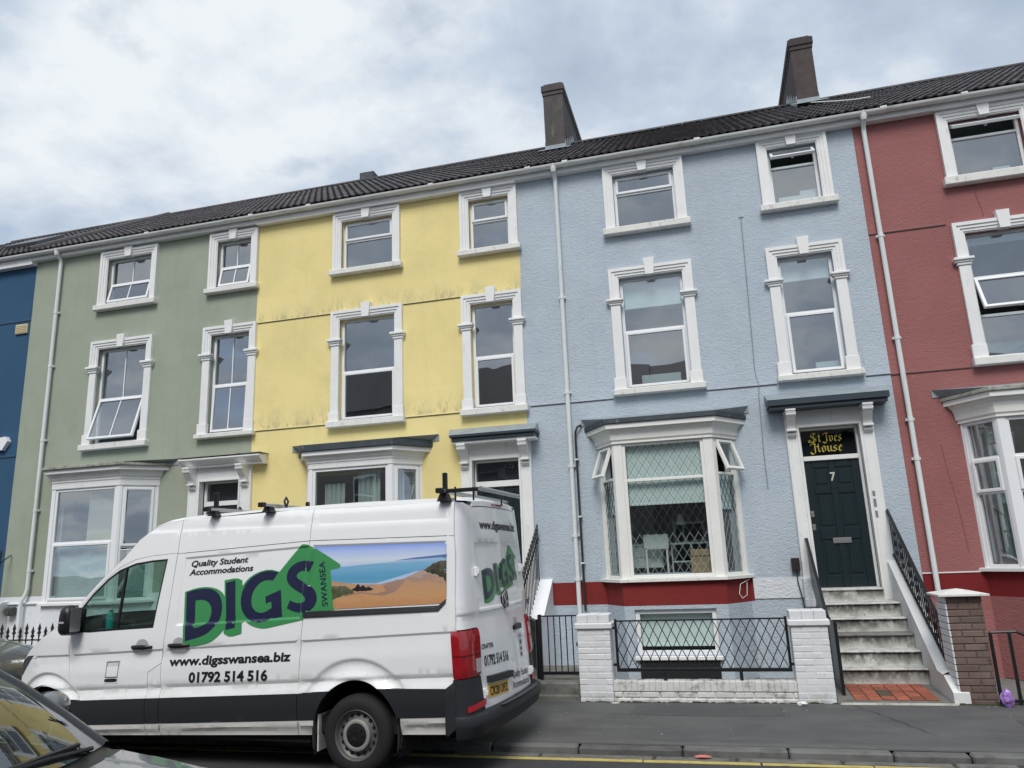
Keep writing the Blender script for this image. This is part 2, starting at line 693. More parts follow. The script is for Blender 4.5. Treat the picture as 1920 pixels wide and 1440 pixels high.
M_chimb = mat('chimney_brick', (.085, .067, .066), rough=.95, var=.28, vscale=5, rand=.25, bumps=((40, .4, .01),))
M_room = mat('room_wall', (.42, .45, .47), rough=.9, var=.0)
M_joint = mat('dark_joint', (.10, .10, .095), rough=.95, var=.15)
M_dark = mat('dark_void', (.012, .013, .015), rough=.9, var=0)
M_blind = mat('roller_blind', (.80, .87, .86), rough=.8, var=.02)
M_curtd = mat('dark_curtain', (.035, .045, .055), rough=.9, var=.15, vscale=3)
M_curtl = mat('pale_curtain', (.62, .66, .60), rough=.9, var=.05)
M_card = mat('tan_board', (.62, .57, .45), rough=.9, var=.06)
M_sheet = mat('pale_sheet', (.66, .75, .71), rough=.9, var=.08, vscale=3, bumps=((4, .8, .05),))
M_doorp = mat('door_paint', (.010, .021, .025), rough=.33, var=.06, spec=.5)
M_metal = mat('brushed_metal', (.62, .62, .60), rough=.3, var=.03, metal=.9)
M_iron = mat('black_ironwork', (.010, .011, .013), rough=.38, var=.1, spec=.5)
M_cable = mat('dark_cable', (.02, .02, .022), rough=.6, var=0)
M_leadl = mat('window_lead', (.03, .04, .042), rough=.5, var=0)
M_cleat = mat('pale_lead', (.30, .335, .335), rough=.4, var=0)
G_win = glass('window_glass', tint=(.80, .90, .92), ior=3.7, wav=.03)
G_bay = glass('bay_glass', ior=1.95, wav=.03)


# ------------------------------------------------------------------ windows
def local(x, y, z, ang=0.0):
    return Matrix.Translation((x, y, z)) @ Matrix.Rotation(ang, 4, 'Z')


def glazed(parent, M, w, h, rows, fr=.052, dep=.06, pane=G_win, fmat=M_upvc, name='frame'):
    """window frame, sashes and panes standing in the plane x in 0..w, z in 0..h of M (outside is -y).
    rows: (z0, z1, opts) with opts: sash, tilt (deg, hung at the top), bars, lattice, blind (depth of drop)"""
    mb = MB()
    mb.cbox(0, fr, 0, dep, 0, h, .005).cbox(w - fr, w, 0, dep, 0, h, .005)
    mb.cbox(fr, w - fr, .001, dep, 0, fr, .005).cbox(fr, w - fr, .001, dep, h - fr, h, .005)
    zs = sorted({r[0] for r in rows} | {r[1] for r in rows})[1:-1]
    for z in zs:
        mb.cbox(fr, w - fr, .002, dep, z - fr * .45, z + fr * .45, .005)
    obj(name, mb, fmat, parent, M)
    for z0, z1, o in rows:
        a = z0 + (fr if z0 == 0 else fr * .45)
        b = z1 - (fr if z1 == h else fr * .45)
        T = o.get('tilt', 0)
        hw, hh = w - 2 * fr, b - a
        if o.get('sash') or T:
            Ms = M @ Matrix.Translation((fr, .0, b)) @ Matrix.Rotation(rad(-T), 4, 'X')
            s = .048
            sb = MB()
            x0, x1 = (-.012, hw + .012)
            y0, y1 = (-.026, .03)
            sb.cbox(x0, x0 + s, y0, y1, -hh - .01, .01, .006).cbox(x1 - s, x1, y0, y1, -hh - .01, .01, .006)
            sb.cbox(x0 + s, x1 - s, y0 + .001, y1, -hh - .01, -hh + s - .01, .006).cbox(x0 + s, x1 - s, y0 + .001, y1, .01 - s, .01, .006)
            if T:
                sb.box(hw / 2 - .02, hw / 2 + .02, y1, y1 + .03, -hh + .012, -hh + .03)
            obj('sash', sb, fmat, parent, Ms)
            px0, px1, pz0, pz1, Mp, py = x0 + s, x1 - s, -hh + s - .01, .01 - s, Ms, .0
        else:
            px0, px1, pz0, pz1, Mp, py = fr, w - fr, a, b, M, .03
        obj('pane', MB().add([(px0, py, pz0), (px1, py, pz0), (px1, py, pz1), (px0, py, pz1)], [(0, 1, 2, 3)]), pane, parent, Mp)
        for k in range(o.get('bars', 0)):
            xb = px0 + (px1 - px0) * (k + 1) / (o['bars'] + 1)
            obj('glazing_bar', MB().box(xb - .011, xb + .011, py - .012, py + .012, pz0, pz1), fmat, parent, Mp)
        if o.get('lattice'):
            dx, dz = o['lattice']
            lb, lp = MB(), MB()
            W, H = px1 - px0, pz1 - pz0
            n = int(W / dx) + int(H / dz) + 3
            pale = o.get('pale', -9)
            for sgn in (1, -1):
                for k in range(-n, n + 1):
                    # line: x = k*dx + sgn * z*dx/dz
                    pts = []
                    z_, zz = 0.0, []
                    for z in (0, H):
                        zz.append(z)
                    for xx in (0, W):
                        zz.append((xx - k * dx) * dz / (sgn * dx))
                    zz = sorted(z for z in zz if -1e-6 <= z <= H + 1e-6 and -1e-6 <= k * dx + sgn * z * dx / dz <= W + 1e-6)
                    if len(zz) >= 2 and zz[-1] - zz[0] > .01:
                        cuts = [zz[0], zz[-1]]
                        if zz[0] < pale < zz[-1]:
                            cuts = [zz[0], pale, zz[-1]]
                        for c0, c1 in zip(cuts, cuts[1:]):
                            q = [(px0 + k * dx + sgn * c * dx / dz, py - .004, pz0 + c) for c in (c0, c1)]
                            (lp if (c0 + c1) / 2 < pale else lb).bar(q[0], q[1], .0058, .006)
            if lb.v:
                obj('lead_lattice', lb, M_leadl, parent, Mp)
            if lp.v:
                obj('lead_lattice', lp, M_cleat, parent, Mp)
        if o.get('blind'):
            z_b = b - o['blind'] * (b - a)
            bl = MB()
            n = 14
            for k in range(n):
                bl.add([(fr + (w - 2 * fr) * t, dep + .05 + .004 * math.sin(5 * t), z) for t in (k / n, (k + 1) / n) for z in (z_b, b + .03)], [(0, 2, 3, 1)])
            bl.box(fr, w - fr, dep + .045, dep + .06, z_b - .025, z_b)
            obj('blind', bl, o.get('bmat', M_blind), parent, M)


def room(parent, x0, x1, z0, z1, y0=.14, d=2.6, grow=.5, m=None):
    X0, X1, Z0, Z1 = x0 - grow, x1 + grow, z0 - .75, z1 + .3
    y1 = y0 + d
    mb = MB().add([(x0, y0, z0), (x1, y0, z0), (x1, y0, z1), (x0, y0, z1),
                   (X0, y0 + .05, Z0), (X1, y0 + .05, Z0), (X1, y0 + .05, Z1), (X0, y0 + .05, Z1),
                   (X0, y1, Z0), (X1, y1, Z0), (X1, y1, Z1), (X0, y1, Z1)],
                  [(0, 1, 5, 4), (1, 2, 6, 5), (2, 3, 7, 6), (3, 0, 4, 7), (4, 5, 9, 8), (5, 6, 10, 9), (6, 7, 11, 10), (7, 4, 8, 11), (8, 9, 10, 11)])
    return obj('room_interior', mb, m or M_room, parent)


def keystone(xc, zt, zb, wt, wb, y):
    return MB().prism([(xc - wt / 2, zt), (xc - wb / 2, zb), (xc + wb / 2, zb), (xc + wt / 2, zt)], 'y', y, .02)


def surround_window(house, x0, x1, zb, zs, zt, rows, cap=None, base=None, jl=.17, key_up=.03, keyw=(.19, .14), inner=None):
    """window with moulded plaster surround. zb/zs bottom and top of the sill, zt top of the surround. Returns the wall opening."""
    win = part_empty('window', house)
    ox0, ox1, oz1 = x0 + jl, x1 - jl, zt - .165
    steps = [(0, .055, .075), (.055, .105, .058), (.105, .15, .042), (.15, jl, .028)]
    mb = MB()
    for a, b, p in steps:
        lo = zs if cap is None else cap[1]
        mb.box(x0 + a, x0 + b, -p, .02, lo, zt - b)
        mb.box(x1 - b, x1 - a, -p, .02, lo, zt - b)
        mb.box(x0 + a, x1 - a, -p, .02, zt - b, zt - a)
    obj('surround', mb, M_trim, win)
    if cap is not None:
        for xa, xb, s in ((x0 - .0, x0 + jl, -1), (x1 - jl, x1, 1)):
            p = MB().cbox(xa + .002, xb - .002, -.05, .02, base, cap[0], .006)
            obj('pilaster', p, M_trim, win)
            c = MB()
            h = cap[1] - cap[0]
            c.cbox(xa - .018, xb + .018, -.068, .015, cap[0], cap[0] + h * .35, .006)
            c.cbox(xa - .05, xb + .04, -.085, .015, cap[0] + h * .35, cap[0] + h * .62, .006)
            c.cbox(xa - .068, xb + .055, -.11, .015, cap[0] + h * .62, cap[1], .008)
            obj('capital', c, M_trim, win)
            obj('plinth_block', MB().cbox(xa - .03, xb + .012, -.066, .02, zs, base, .006), M_trim, win)
    xc = (x0 + x1) / 2
    obj('keystone', keystone(xc, zt + key_up, zt - .185, keyw[0], keyw[1], -.105), M_trim, win)
    obj('sill', MB().cbox(x0 - .05, x1 + .05, -.13, .10, zb, zs, .012), M_sill, win)
    w, h = ox1 - ox0, oz1 - zs
    rr = [(a * h, b * h, o) for a, b, o in rows]
    glazed(win, Matrix.Translation((ox0, .085, zs)), w, h, rr)
    room(win, ox0, ox1, zs, oz1)
    return (ox0, ox1, zs, oz1)


def wall_sheet(name, x0, x1, z0, z1, holes, m, parent, y=0.0, dep=.15, sides=(True, True), back=8.4):
    """front wall with real openings and reveals; optional party-wall ends and a rear wall"""
    xs = sorted({x0, x1} | {h[0] for h in holes} | {h[1] for h in holes})
    zs = sorted({z0, z1} | {h[2] for h in holes} | {h[3] for h in holes})
    xs = [x for x in xs if x0 - 1e-6 <= x <= x1 + 1e-6]
    mb = MB()
    for i in range(len(xs) - 1):
        for j in range(len(zs) - 1):
            cx, cz = (xs[i] + xs[i + 1]) / 2, (zs[j] + zs[j + 1]) / 2
            if any(h[0] < cx < h[1] and h[2] < cz < h[3] for h in holes):
                continue
            mb.add([(xs[i], y, zs[j]), (xs[i + 1], y, zs[j]), (xs[i + 1], y, zs[j + 1]), (xs[i], y, zs[j + 1])], [(0, 1, 2, 3)])
    for a, b, c, d in holes:
        for q in (((a, c), (a, d)), ((b, d), (b, c)), ((a, d), (b, d)), ((b, c), (a, c))):
            (p0, p1) = q
            if p0[1] == p1[1] and not z0 < p0[1] < z1 or dep == 0:
                continue
            mb.add([(p0[0], y, p0[1]), (p1[0], y, p1[1]), (p1[0], y + dep, p1[1]), (p0[0], y + dep, p0[1])], [(0, 1, 2, 3)])
    mb.weld = True
    if sides[0] and back:
        mb.add([(x0, y, z0), (x0, back, z0), (x0, back, z1), (x0, 4.0, 11.68), (x0, y, z1)], [(0, 1, 2, 3, 4)])
    if sides[1] and back:
        mb.add([(x1, y, z0), (x1, back, z0), (x1, back, z1), (x1, 4.0, 11.68), (x1, y, z1)], [(0, 1, 2, 3, 4)])
    if back:
        mb.add([(x0, back, z0), (x1, back, z0), (x1, back, z1), (x0, back, z1)], [(0, 1, 2, 3)])
    return obj(name, mb, m, parent)


def ledge(house, x0, x1, z, m):
    """drip course: the upper coat of render stands a little proud and ends in a lip"""
    mb = MB().prism([(0.003, z + .62), (-.014, z + .03), (-.018, z - .010), (-.010, z - .010), (0.003, z - .010)], 'x', x0, x1)
    s = obj('string_course', mb, m, house)
    obj('drip_joint', MB().box(x0, x1, -.015, .0, z - .021, z - .0101), M_joint, s)  # thin dark strip running just below the lip
    return s


# ------------------------------------------------------------------ roof
EAVE_Y, EAVE_Z, RIDGE_Y, RIDGE_Z = -.235, 8.905, 4.0, 11.70
RP = math.atan2(RIDGE_Z - EAVE_Z, RIDGE_Y - EAVE_Y)
RL = math.hypot(RIDGE_Z - EAVE_Z, RIDGE_Y - EAVE_Y)
TW, TG = .30, .322
ROWS = int(RL / TG) + 1


def tile_mesh():
    mb = MB()
    n = 12
    prof = []
    for i in range(n + 1):
        t = i / n
        prof.append((t * TW * 1.04, .018 * math.sin(4 * math.pi * t) * (1 if math.sin(4 * math.pi * t) > 0 else .5)))
    L = TG + .07
    for i in range(n):
        (xa, ha), (xb, hb) = prof[i], prof[i + 1]
        mb.add([(xa, 0, ha + .034), (xb, 0, hb + .034), (xb, L, hb + .006), (xa, L, ha + .006)], [(0, 1, 2, 3)])
        mb.add([(xa, 0, ha + .034), (xa, 0, ha + .008), (xb, 0, hb + .008), (xb, 0, hb + .034)], [(0, 1, 2, 3)])
    return mb.mesh('roof_tile', 50)


TILE = None


def roof(house, x0, x1, tiled=None, shed=0.0):
    """deck, tiles one by one (tiled = x range laid singly, the rest joined), ridge tiles, rear slope"""
    global TILE
    if TILE is None:
        TILE = tile_mesh()
        TILE.materials.append(M_tile)
    rf = obj('roof', MB().add([(x0, EAVE_Y, EAVE_Z - .012), (x1, EAVE_Y, EAVE_Z - .012), (x1, RIDGE_Y, RIDGE_Z - .012), (x0, RIDGE_Y, RIDGE_Z - .012),
                               (x0, 8.6, EAVE_Z - .3), (x1, 8.6, EAVE_Z - .3)], [(0, 1, 2, 3), (3, 2, 5, 4)]), M_tile, house)
    rest = MB()
    ncol = int(round((x1 - x0) / TW))
    tw = (x1 - x0) / ncol
    Rm = Matrix.Rotation(RP, 4, 'X')
    for r in range(ROWS):
        for c in range(ncol):
            x = x0 + c * tw
            s = r * TG - .04
            if s + TG > RL + .12:
                continue
            j = rnd.uniform
            M = Matrix.Translation((x + j(-.003, .003), EAVE_Y + s * math.cos(RP), EAVE_Z + s * math.sin(RP) + j(0, .006))) @ Rm @ Matrix.Rotation(rad(j(-.5, .5)), 4, 'Z') @ Matrix.Diagonal((tw / TW, 1, 1, 1))
            if tiled is None or tiled[0] <= x <= tiled[1]:
                obj('roof_tile', TILE, None, rf, M)
            else:
                k = len(rest.v)
                rest.v += [tuple(M @ v.co) for v in TILE.vertices]
                rest.f += [tuple(i + k for i in p.vertices) for p in TILE.polygons]
    if rest.v:
        obj('roof_tile', rest, M_tile, rf, kind='stuff')
    n = int(round((x1 - x0) / .45))
    w = (x1 - x0) / n
    for i in range(n):
        mb = MB()
        arc = [(RIDGE_Y + .115 * math.cos(a), RIDGE_Z - .015 + .085 * math.sin(a)) for a in [math.pi * k / 8 for k in range(9)]]
        mb.prism(arc, 'x', x0 + i * w + .006, x0 + (i + 1) * w - .002)
        obj('ridge_tile', mb, M_tile, rf, smooth=40)
    return rf


def eaves(house, x0, x1, drop=.0, joins=()):
    """white fascia board, soffit and half-round gutter with its brackets"""
    obj('fascia', MB().box(x0, x1, -.135, .0, 8.735 - drop, 8.875), M_trim, house)
    g = MB()
    arc = [(-.205 + .062 * math.cos(a), 8.872 + .062 * math.sin(a)) for a in [math.pi + math.pi * k / 8 for k in range(9)]]
    arc_i = [(-.205 + .054 * math.cos(a), 8.872 + .054 * math.sin(a)) for a in [2 * math.pi - math.pi * k / 8 for k in range(9)]]
    g.prism(arc + arc_i, 'x', x0, x1)
    gt = obj('gutter', g, M_gutter, house, smooth=40)
    for x in joins:
        b = MB()
        arc2 = [(-.205 + .071 * math.cos(a), 8.874 + .071 * math.sin(a)) for a in [math.pi + math.pi * k / 8 for k in range(9)]]
        b.prism(arc2 + [(-.14, 8.9), (-.27, 8.9)][::1], 'x', x - .05, x + .05)
        obj('gutter_union', b, M_gutter, gt, smooth=40)


def drainpipe(house, x, zb, y=-.075, r=.038, joints=(), swan=None, top=8.82):
    path = [(x, -.205, top), (x, -.19, top - .06), (x, y - .02, top - .16), (x, y, top - .24), (x, y, zb)] if swan is None else swan
    p = obj('drainpipe', MB().tube(path, r, 12), M_pipe, house, smooth=40)
    obj('pipe_outlet', MB().tube([(x, -.205, top + .06), (x, -.205, top - .03), (x, -.2, top - .09)], [.060, .056, .042], 12), M_gutter, p, smooth=40)
    for z in joints:
        obj('pipe_clip', MB().tube([(x, y, z - .03), (x, y, z + .03)], r + .007, 12).box(x - .062, x + .062, y + r * .5, -.0, z - .018, z + .018), M_pipe, p, smooth=40)
    return p


def chimney(house, xa, xb, y0, y1, zb, zt, m, bricks=False, corbel=True):
    ch = obj('chimney', MB().cbox(xa, xb, y0, y1, zb - .9, zt - (.30 if corbel else 0), .012), m, house)
    e = .035
    if corbel:
        obj('chimney_cap', MB().cbox(xa - e * .4, xb + e * .4, y0 - e * .4, y1 + e * .4, zt - .30, zt - .2, .01).cbox(xa - e, xb + e, y0 - e, y1 + e, zt - .2, zt - .03, .012)
            .cbox(xa + .02, xb - .02, y0 + .02, y1 - .02, zt - .03, zt + .03, .01), m, ch)
    fl = MB()
    d = .012
    fl.box(xa - d, xb + d, y0 - d, y0, zb - .25, zb + .16)
    for k in range(5):                       # stepped flashing up the flanks
        za = zb + (k * .28) * math.tan(RP)
        fl.box(xa - d, xa, y0 + k * .28, y0 + (k + 1) * .28 - .015, za - .3, za + .26)
        fl.box(xb, xb + d, y0 + k * .28, y0 + (k + 1) * .28 - .015, za - .3, za + .26)
    fl.add([(xa - .14, y0 - .30, zb - .30 * math.tan(RP) + .09), (xb + .14, y0 - .30, zb - .30 * math.tan(RP) + .09), (xb + .14, y0 + .02, zb + .10), (xa - .14, y0 + .02, zb + .10)], [(0, 1, 2, 3)])
    obj('lead_apron', fl, M_lead, ch)
    return ch


# ------------------------------------------------------------------ bays and doorways
def bay_plan(wl, wr, fl, fr, d, o):
    """outline of the bay, offset outwards by o, from the wall on the left to the wall on the right"""
    L = Vector((fl - wl, -d)).normalized()
    nL = Vector((L.y, -L.x))                 # outward normal of the left flank
    if nL.x > 0: nL = -nL
    Rr = Vector((wr - fr, d)).normalized()
    nR = Vector((Rr.y, -Rr.x))
    if nR.x < 0: nR = -nR
    # intersections
    a = Vector((wl, 0)) + nL * o
    xl0 = a.x - L.x / L.y * a.y if abs(L.y) > 1e-6 else a.x
    t = (-(d + o) - a.y) / L.y
    pl = a + L * t
    b = Vector((wr, 0)) + nR * o
    xr0 = b.x - Rr.x / Rr.y * b.y
    t2 = (-(d + o) - b.y) / Rr.y
    pr = b + Rr * t2
    return [(xl0, 0.0), (pl.x, pl.y), (pr.x, pr.y), (xr0, 0.0)]


def bay_stack(plan, layers, name, m, parent, ends=True):
    """loft the bay outline through (offset, z) layers"""
    mb = MB()
    rings = [[(x, y, z) for x, y in plan(o)] for o, z in layers]
    mb.loft(rings)
    k = len(mb.v)
    mb.add(rings[0], [(0, 1, 2, 3)])
    mb.add(rings[-1], [(0, 1, 2, 3)])
    return obj(name, mb, m, parent)


def post(p, q, z0, z1, w, parent, m, name='corner_post', t=.07):
    """corner post: a short wall of width w each side of the corner"""
    return None


def bay(house, wl, wr, fl, fr, d, zs, zh, frz, lip, cap, flash, front_rows, side_rows, pane=G_win, frm=M_upvc, cap_m=M_cap, slab=False,
        apron=None, apron_z=0.0, sill_t=.05, post_w=.10, cove=.10, lip_o=.14, cap_o=.17, blind_mat=None, flash_x=None, crown_m=None):
    b = part_empty('bay_window', house)
    plan = lambda o: bay_plan(wl, wr, fl, fr, d, o)
    crown_m = crown_m or M_trim
    bay_stack(plan, [(.006, zh), (.012, zh + .012), (.012, frz - .015), (.02, frz), (.04, frz + .02), (.048, frz + (lip - frz) * .35), (.065, frz + (lip - frz) * .55), (lip_o - .045, lip - .088), (lip_o - .045, lip - .078), (lip_o, lip - .072), (lip_o, lip)], 'cornice', crown_m, b)
    obj('cornice_bead', MB().loft([[(x, y, z) for x, y in plan(o)] for o, z in ((.012, frz - .045), (.026, frz - .04), (.026, frz - .02), (.012, frz - .015))]), crown_m, b)
    bay_stack(plan, [(cap_o - .02, lip), (cap_o, lip + .012), (cap_o, cap), (cap_o - .03, cap + .012)], 'canopy_edge', cap_m, b)
    pl = plan(cap_o - .03)
    fx0, fx1 = flash_x or (pl[0][0], pl[3][0])
    zt = cap + .012
    obj('canopy_lead', MB().add([(x, y, zt) for x, y in pl] + [(fx0, -.012, flash), (fx1, -.012, flash), (fx0, -.012, flash - .12), (fx1, -.012, flash - .12)],
                                [(0, 1, 4), (1, 2, 5, 4), (2, 3, 5), (6, 7, 5, 4)]), M_lead, b)
    bay_stack(plan, [(.07, zs - sill_t), (.07, zs - .008), (.055, zs)], 'sill', M_trim if frm is M_upvc else M_sill, b)
    h = zh - zs
    # front light
    P = plan(0.0)
    w = P[2][0] - P[1][0]
    glazed(b, Matrix.Translation((P[1][0] + post_w, -d + .015, zs)), w - 2 * post_w, h, [(a * h, c * h, o) for a, c, o in front_rows], pane=pane, fmat=frm)
    # flank lights
    for s, (A, B) in enumerate(((P[0], P[1]), (P[2], P[3]))):
        v = Vector((B[0] - A[0], B[1] - A[1]))
        L = v.length
        ang = math.atan2(v.y, v.x)
        M = Matrix.Translation((A[0], A[1], zs)) @ Matrix.Rotation(ang, 4, 'Z') @ Matrix.Translation((.045 if s == 0 else post_w * .55, .015, 0))
        glazed(b, M, L - .045 - post_w * .55, h, [(a * h, c * h, o) for a, c, o in side_rows], pane=pane, fmat=frm, fr=.045)
        e = MB().box(0, .045, 0, .09, 0, h) if s == 0 else MB().box(L - .045, L, 0, .09, 0, h)
        obj('jamb', e, frm, b, Matrix.Translation((A[0], A[1], zs)) @ Matrix.Rotation(ang, 4, 'Z'))
    for s, (A, C) in enumerate(((P[1], P[0]), (P[2], P[3]))):
        v = Vector((C[0] - A[0], C[1] - A[1])).normalized() * post_w * .55
        sx = 1 if s == 0 else -1
        quad = [(A[0], A[1]), (A[0] + sx * post_w, A[1]), (A[0] + sx * post_w, A[1] + .08), (A[0] + v.x + sx * .07, A[1] + v.y + .05), (A[0] + v.x, A[1] + v.y)]
        if s: quad = quad[::-1]
        obj('corner_post', MB().prism(quad, 'z', zs, zh), frm, b)
    # room behind the bay
    q = plan(-.16)
    base = [(q[0][0], .02), (q[1][0], q[1][1]), (q[2][0], q[2][1]), (q[3][0], .02), (wr + .3, .16), (wr + .3, 3.6), (wl - .3, 3.6), (wl - .3, .16)]
    vs = [(x, y, zs - .02 if i < 4 else zs - .55) for i, (x, y) in enumerate(base)] + [(x, y, zh) for x, y in base]
    fs = [(3, 4, 12, 11), (4, 5, 13, 12), (5, 6, 14, 13), (6, 7, 15, 14), (7, 0, 8, 15), (8, 9, 10, 11), (8, 11, 12, 15), (12, 13, 14, 15), (0, 1, 2, 3), (7, 4, 3, 0), (4, 5, 6, 7)]
    obj('room_interior', MB().add(vs, fs), M_room, b)
    if apron:
        for nm, m, z0, z1, holes in apron:
            mb = MB()
            for A, B in ((P[0], P[1]), (P[2], P[3])):
                mb.add([(A[0], A[1], z0), (B[0], B[1], z0), (B[0], B[1], z1), (A[0], A[1], z1)], [(0, 1, 2, 3)])
            xs = sorted({P[1][0], P[2][0]} | {t for hh in holes for t in hh[:2]})
            zz = sorted({z0, z1} | {t for hh in holes for t in hh[2:]})
            for i in range(len(xs) - 1):
                for j in range(len(zz) - 1):
                    cx, cz = (xs[i] + xs[i + 1]) / 2, (zz[j] + zz[j + 1]) / 2
                    if any(hh[0] < cx < hh[1] and hh[2] < cz < hh[3] for hh in holes):
                        continue
                    mb.add([(xs[i], -d, zz[j]), (xs[i + 1], -d, zz[j]), (xs[i + 1], -d, zz[j + 1]), (xs[i], -d, zz[j + 1])], [(0, 1, 2, 3)])
            for a, c, e, f in holes:
                for (p0, p1) in (((a, e), (a, f)), ((c, f), (c, e)), ((a, f), (c, f)), ((c, e), (a, e))):
                    mb.add([(p0[0], -d, p0[1]), (p1[0], -d, p1[1]), (p1[0], -d + .14, p1[1]), (p0[0], -d + .14, p0[1])], [(0, 1, 2, 3)])
            obj(nm, mb, m, b)
    return b


def console(xc, w, zt, zb, parent, m=M_trim):
    """scrolled bracket under a door canopy"""
    prof = [(-.06, zt), (-.30, zt), (-.315, zt - .03), (-.30, zt - .08), (-.23, zt - .16), (-.17, zt - .22), (-.135, zt - .27), (-.13, zb + .12),
            (-.165, zb + .115), (-.165, zb + .09), (-.13, zb + .085)]
    for k in range(7):
        a = math.pi * k / 6
        prof.append((-.075 - .055 * math.sin(a) * 1.0, zb + .08 - .08 * k / 6))
    prof.append((-.055, zb))
    prof.append((-.03, zt))
    c = MB().prism(prof, 'x', xc - w / 2, xc + w / 2)
    c.cbox(xc - w / 2 - .012, xc + w / 2 + .012, -.325, -.04, zt - .022, zt + .012, .005)
    c.cbox(xc - w / 2 - .012, xc + w / 2 + .012, -.175, -.05, zb + .088, zb + .118, .005)
    c.lathe([(.001, -w / 2 - .010), (.045, -w / 2 - .010), (.045, w / 2 + .010), (.001, w / 2 + .010)], (xc, -.262, zt - .062), 'x', 14)
    return obj('bracket', c, m, parent, smooth=35)


def doorway(house, xl, xr, zb, zt, ol, orr, ot, fan, dl, dr, dtop, canopy, door_panels=True, bottoms=None):
    """moulded door case with brackets and canopy, fanlight and door leaf. canopy(parent) adds the hood. Returns the opening."""
    dc = part_empty('door_case', house)
    mb = MB()
    for a, b in ((xl, ol), (orr, xr)):
        mb.cbox(a, b, -.065, .02, zb, ot, .008)
        s = (a, b)
        mb.box(a + .02, a + .035, -.072, -.06, zb + .2, ot).box(b - .035, b - .02, -.072, -.06, zb + .2, ot)
    mb.box(xl, xr, -.06, .02, ot, zt)
    obj('pilaster', mb, M_trim, dc)
    obj('architrave', MB().box(ol, ol + .03, -.075, .06, zb, ot).box(orr - .03, orr, -.075, .06, zb, ot).box(ol + .03, orr - .03, -.075, .06, ot - .03, ot), M_trim, dc)
    console((xl + ol) / 2, min(.13, (ol - xl) * .75), zt - .02, zt - .43, dc)
    console((xr + orr) / 2, min(.13, (xr - orr) * .75), zt - .02, zt - .43, dc)
    canopy(dc)
    f0, f1 = fan
    fr = MB()
    fr.cbox(ol + .03, dl, .09, .2, zb, ot - .03, .006).cbox(dr, orr - .03, .09, .2, zb, ot - .03, .006)
    fr.cbox(dl, dr, .088, .2, f1, ot - .03, .006).cbox(dl, dr, .088, .2, dtop, f0, .006)
    obj('door_frame', fr, M_trim, dc)
    return dc, (ol + .001, orr - .001, zb, ot - .001)


def door_leaf(house, dl, dr, zb, zt, m=M_doorp, y=.14):
    d = obj('door', MB().box(dl + .003, dr - .003, y, y + .045, zb, zt), m, house)
    w, h = dr - dl, zt - zb
    mb = MB()
    st = .115 * w / .8
    xm = (dl + dr) / 2
    rails = [(0, .095), (.375, .465), (.735, .795), (.945, 1.0)]
    for a, b in ((dl + .003, dl + st), (xm - st * .42, xm + st * .42), (dr - st, dr - .003)):
        mb.cbox(a, b, y - .018, y + .002, zb, zt, .006)
    for a, b in rails:
        mb.cbox(dl + st, xm - st * .42, y - .0175, y + .002, zb + a * h, zb + b * h, .006)
        mb.cbox(xm + st * .42, dr - st, y - .0175, y + .002, zb + a * h, zb + b * h, .006)
    obj('door_rail', mb, m, d)
    for a, b in ((rails[0][1], rails[1][0]), (rails[1][1], rails[2][0]), (rails[2][1], rails[3][0])):
        for x0, x1 in ((dl + st, xm - st * .42), (xm + st * .42, dr - st)):
            obj('door_panel', MB().cbox(x0 + .035, x1 - .035, y - .012, y + .002, zb + a * h + .035, zb + b * h - .035, .012), m, d)
    return d


# ------------------------------------------------------------------ the terrace
def top_rows(kind):
    return kind


def house_shell(name, label, x0, x1, wallmat, holes, zlow=0.0, sides=(False, False), tiled=None, drop=0.0, joins=(), wall_low=None):
    pass


HX = [(-19.6, -14.1), (-14.1, -8.44), (-8.44, -2.98), (-2.98, 2.885), (2.885, 8.55)]
H_navy = thing('terraced_house', 'navy blue rendered terraced house beside the green one, white band under its eaves', 'house', (-16.8, 0, 0), group='houses of the terrace')
H_green = thing('terraced_house', 'sage green rendered terraced house between the navy and the yellow house', 'house', (-11.3, 0, 0), group='houses of the terrace')
H_yell = thing('terraced_house', 'yellow rendered terraced house behind the white van', 'house', (-5.7, 0, 0), group='houses of the terrace')
H_blue = thing('terraced_house', 'pale blue rendered terraced house with red band and dark door numbered 7', 'house', (0, 0, 0), group='houses of the terrace')
H_red = thing('terraced_house', 'brick red rendered terraced house next to the pale blue one', 'house', (5.7, 0, 0), group='houses of the terrace')

GS = dict(sash=True)
# --- green
hg = []
hg.append(surround_window(H_green, -12.31, -10.865, 7.35, 7.47, 8.69, [(0, .46, dict(tilt=14, bars=1)), (.46, 1, dict(bars=1))]))
hg.append(surround_window(H_green, -9.58, -8.45, 7.37, 7.475, 8.69, [(0, .46, dict(tilt=12, bars=1)), (.46, 1, dict(bars=1))]))
hg.append(surround_window(H_green, -12.365, -10.837, 4.345, 4.465, 6.67, [(0, .47, dict(tilt=17, bars=1)), (.47, 1, dict(bars=1))], cap=(5.985, 6.12), base=4.68, key_up=.09))
hg.append(surround_window(H_green, -9.62, -8.41, 4.375, 4.465, 6.66, [(0, .49, dict(tilt=2.5, bars=1)), (.49, 1, dict(bars=1))], cap=(5.97, 6.1), base=4.68, key_up=.09))
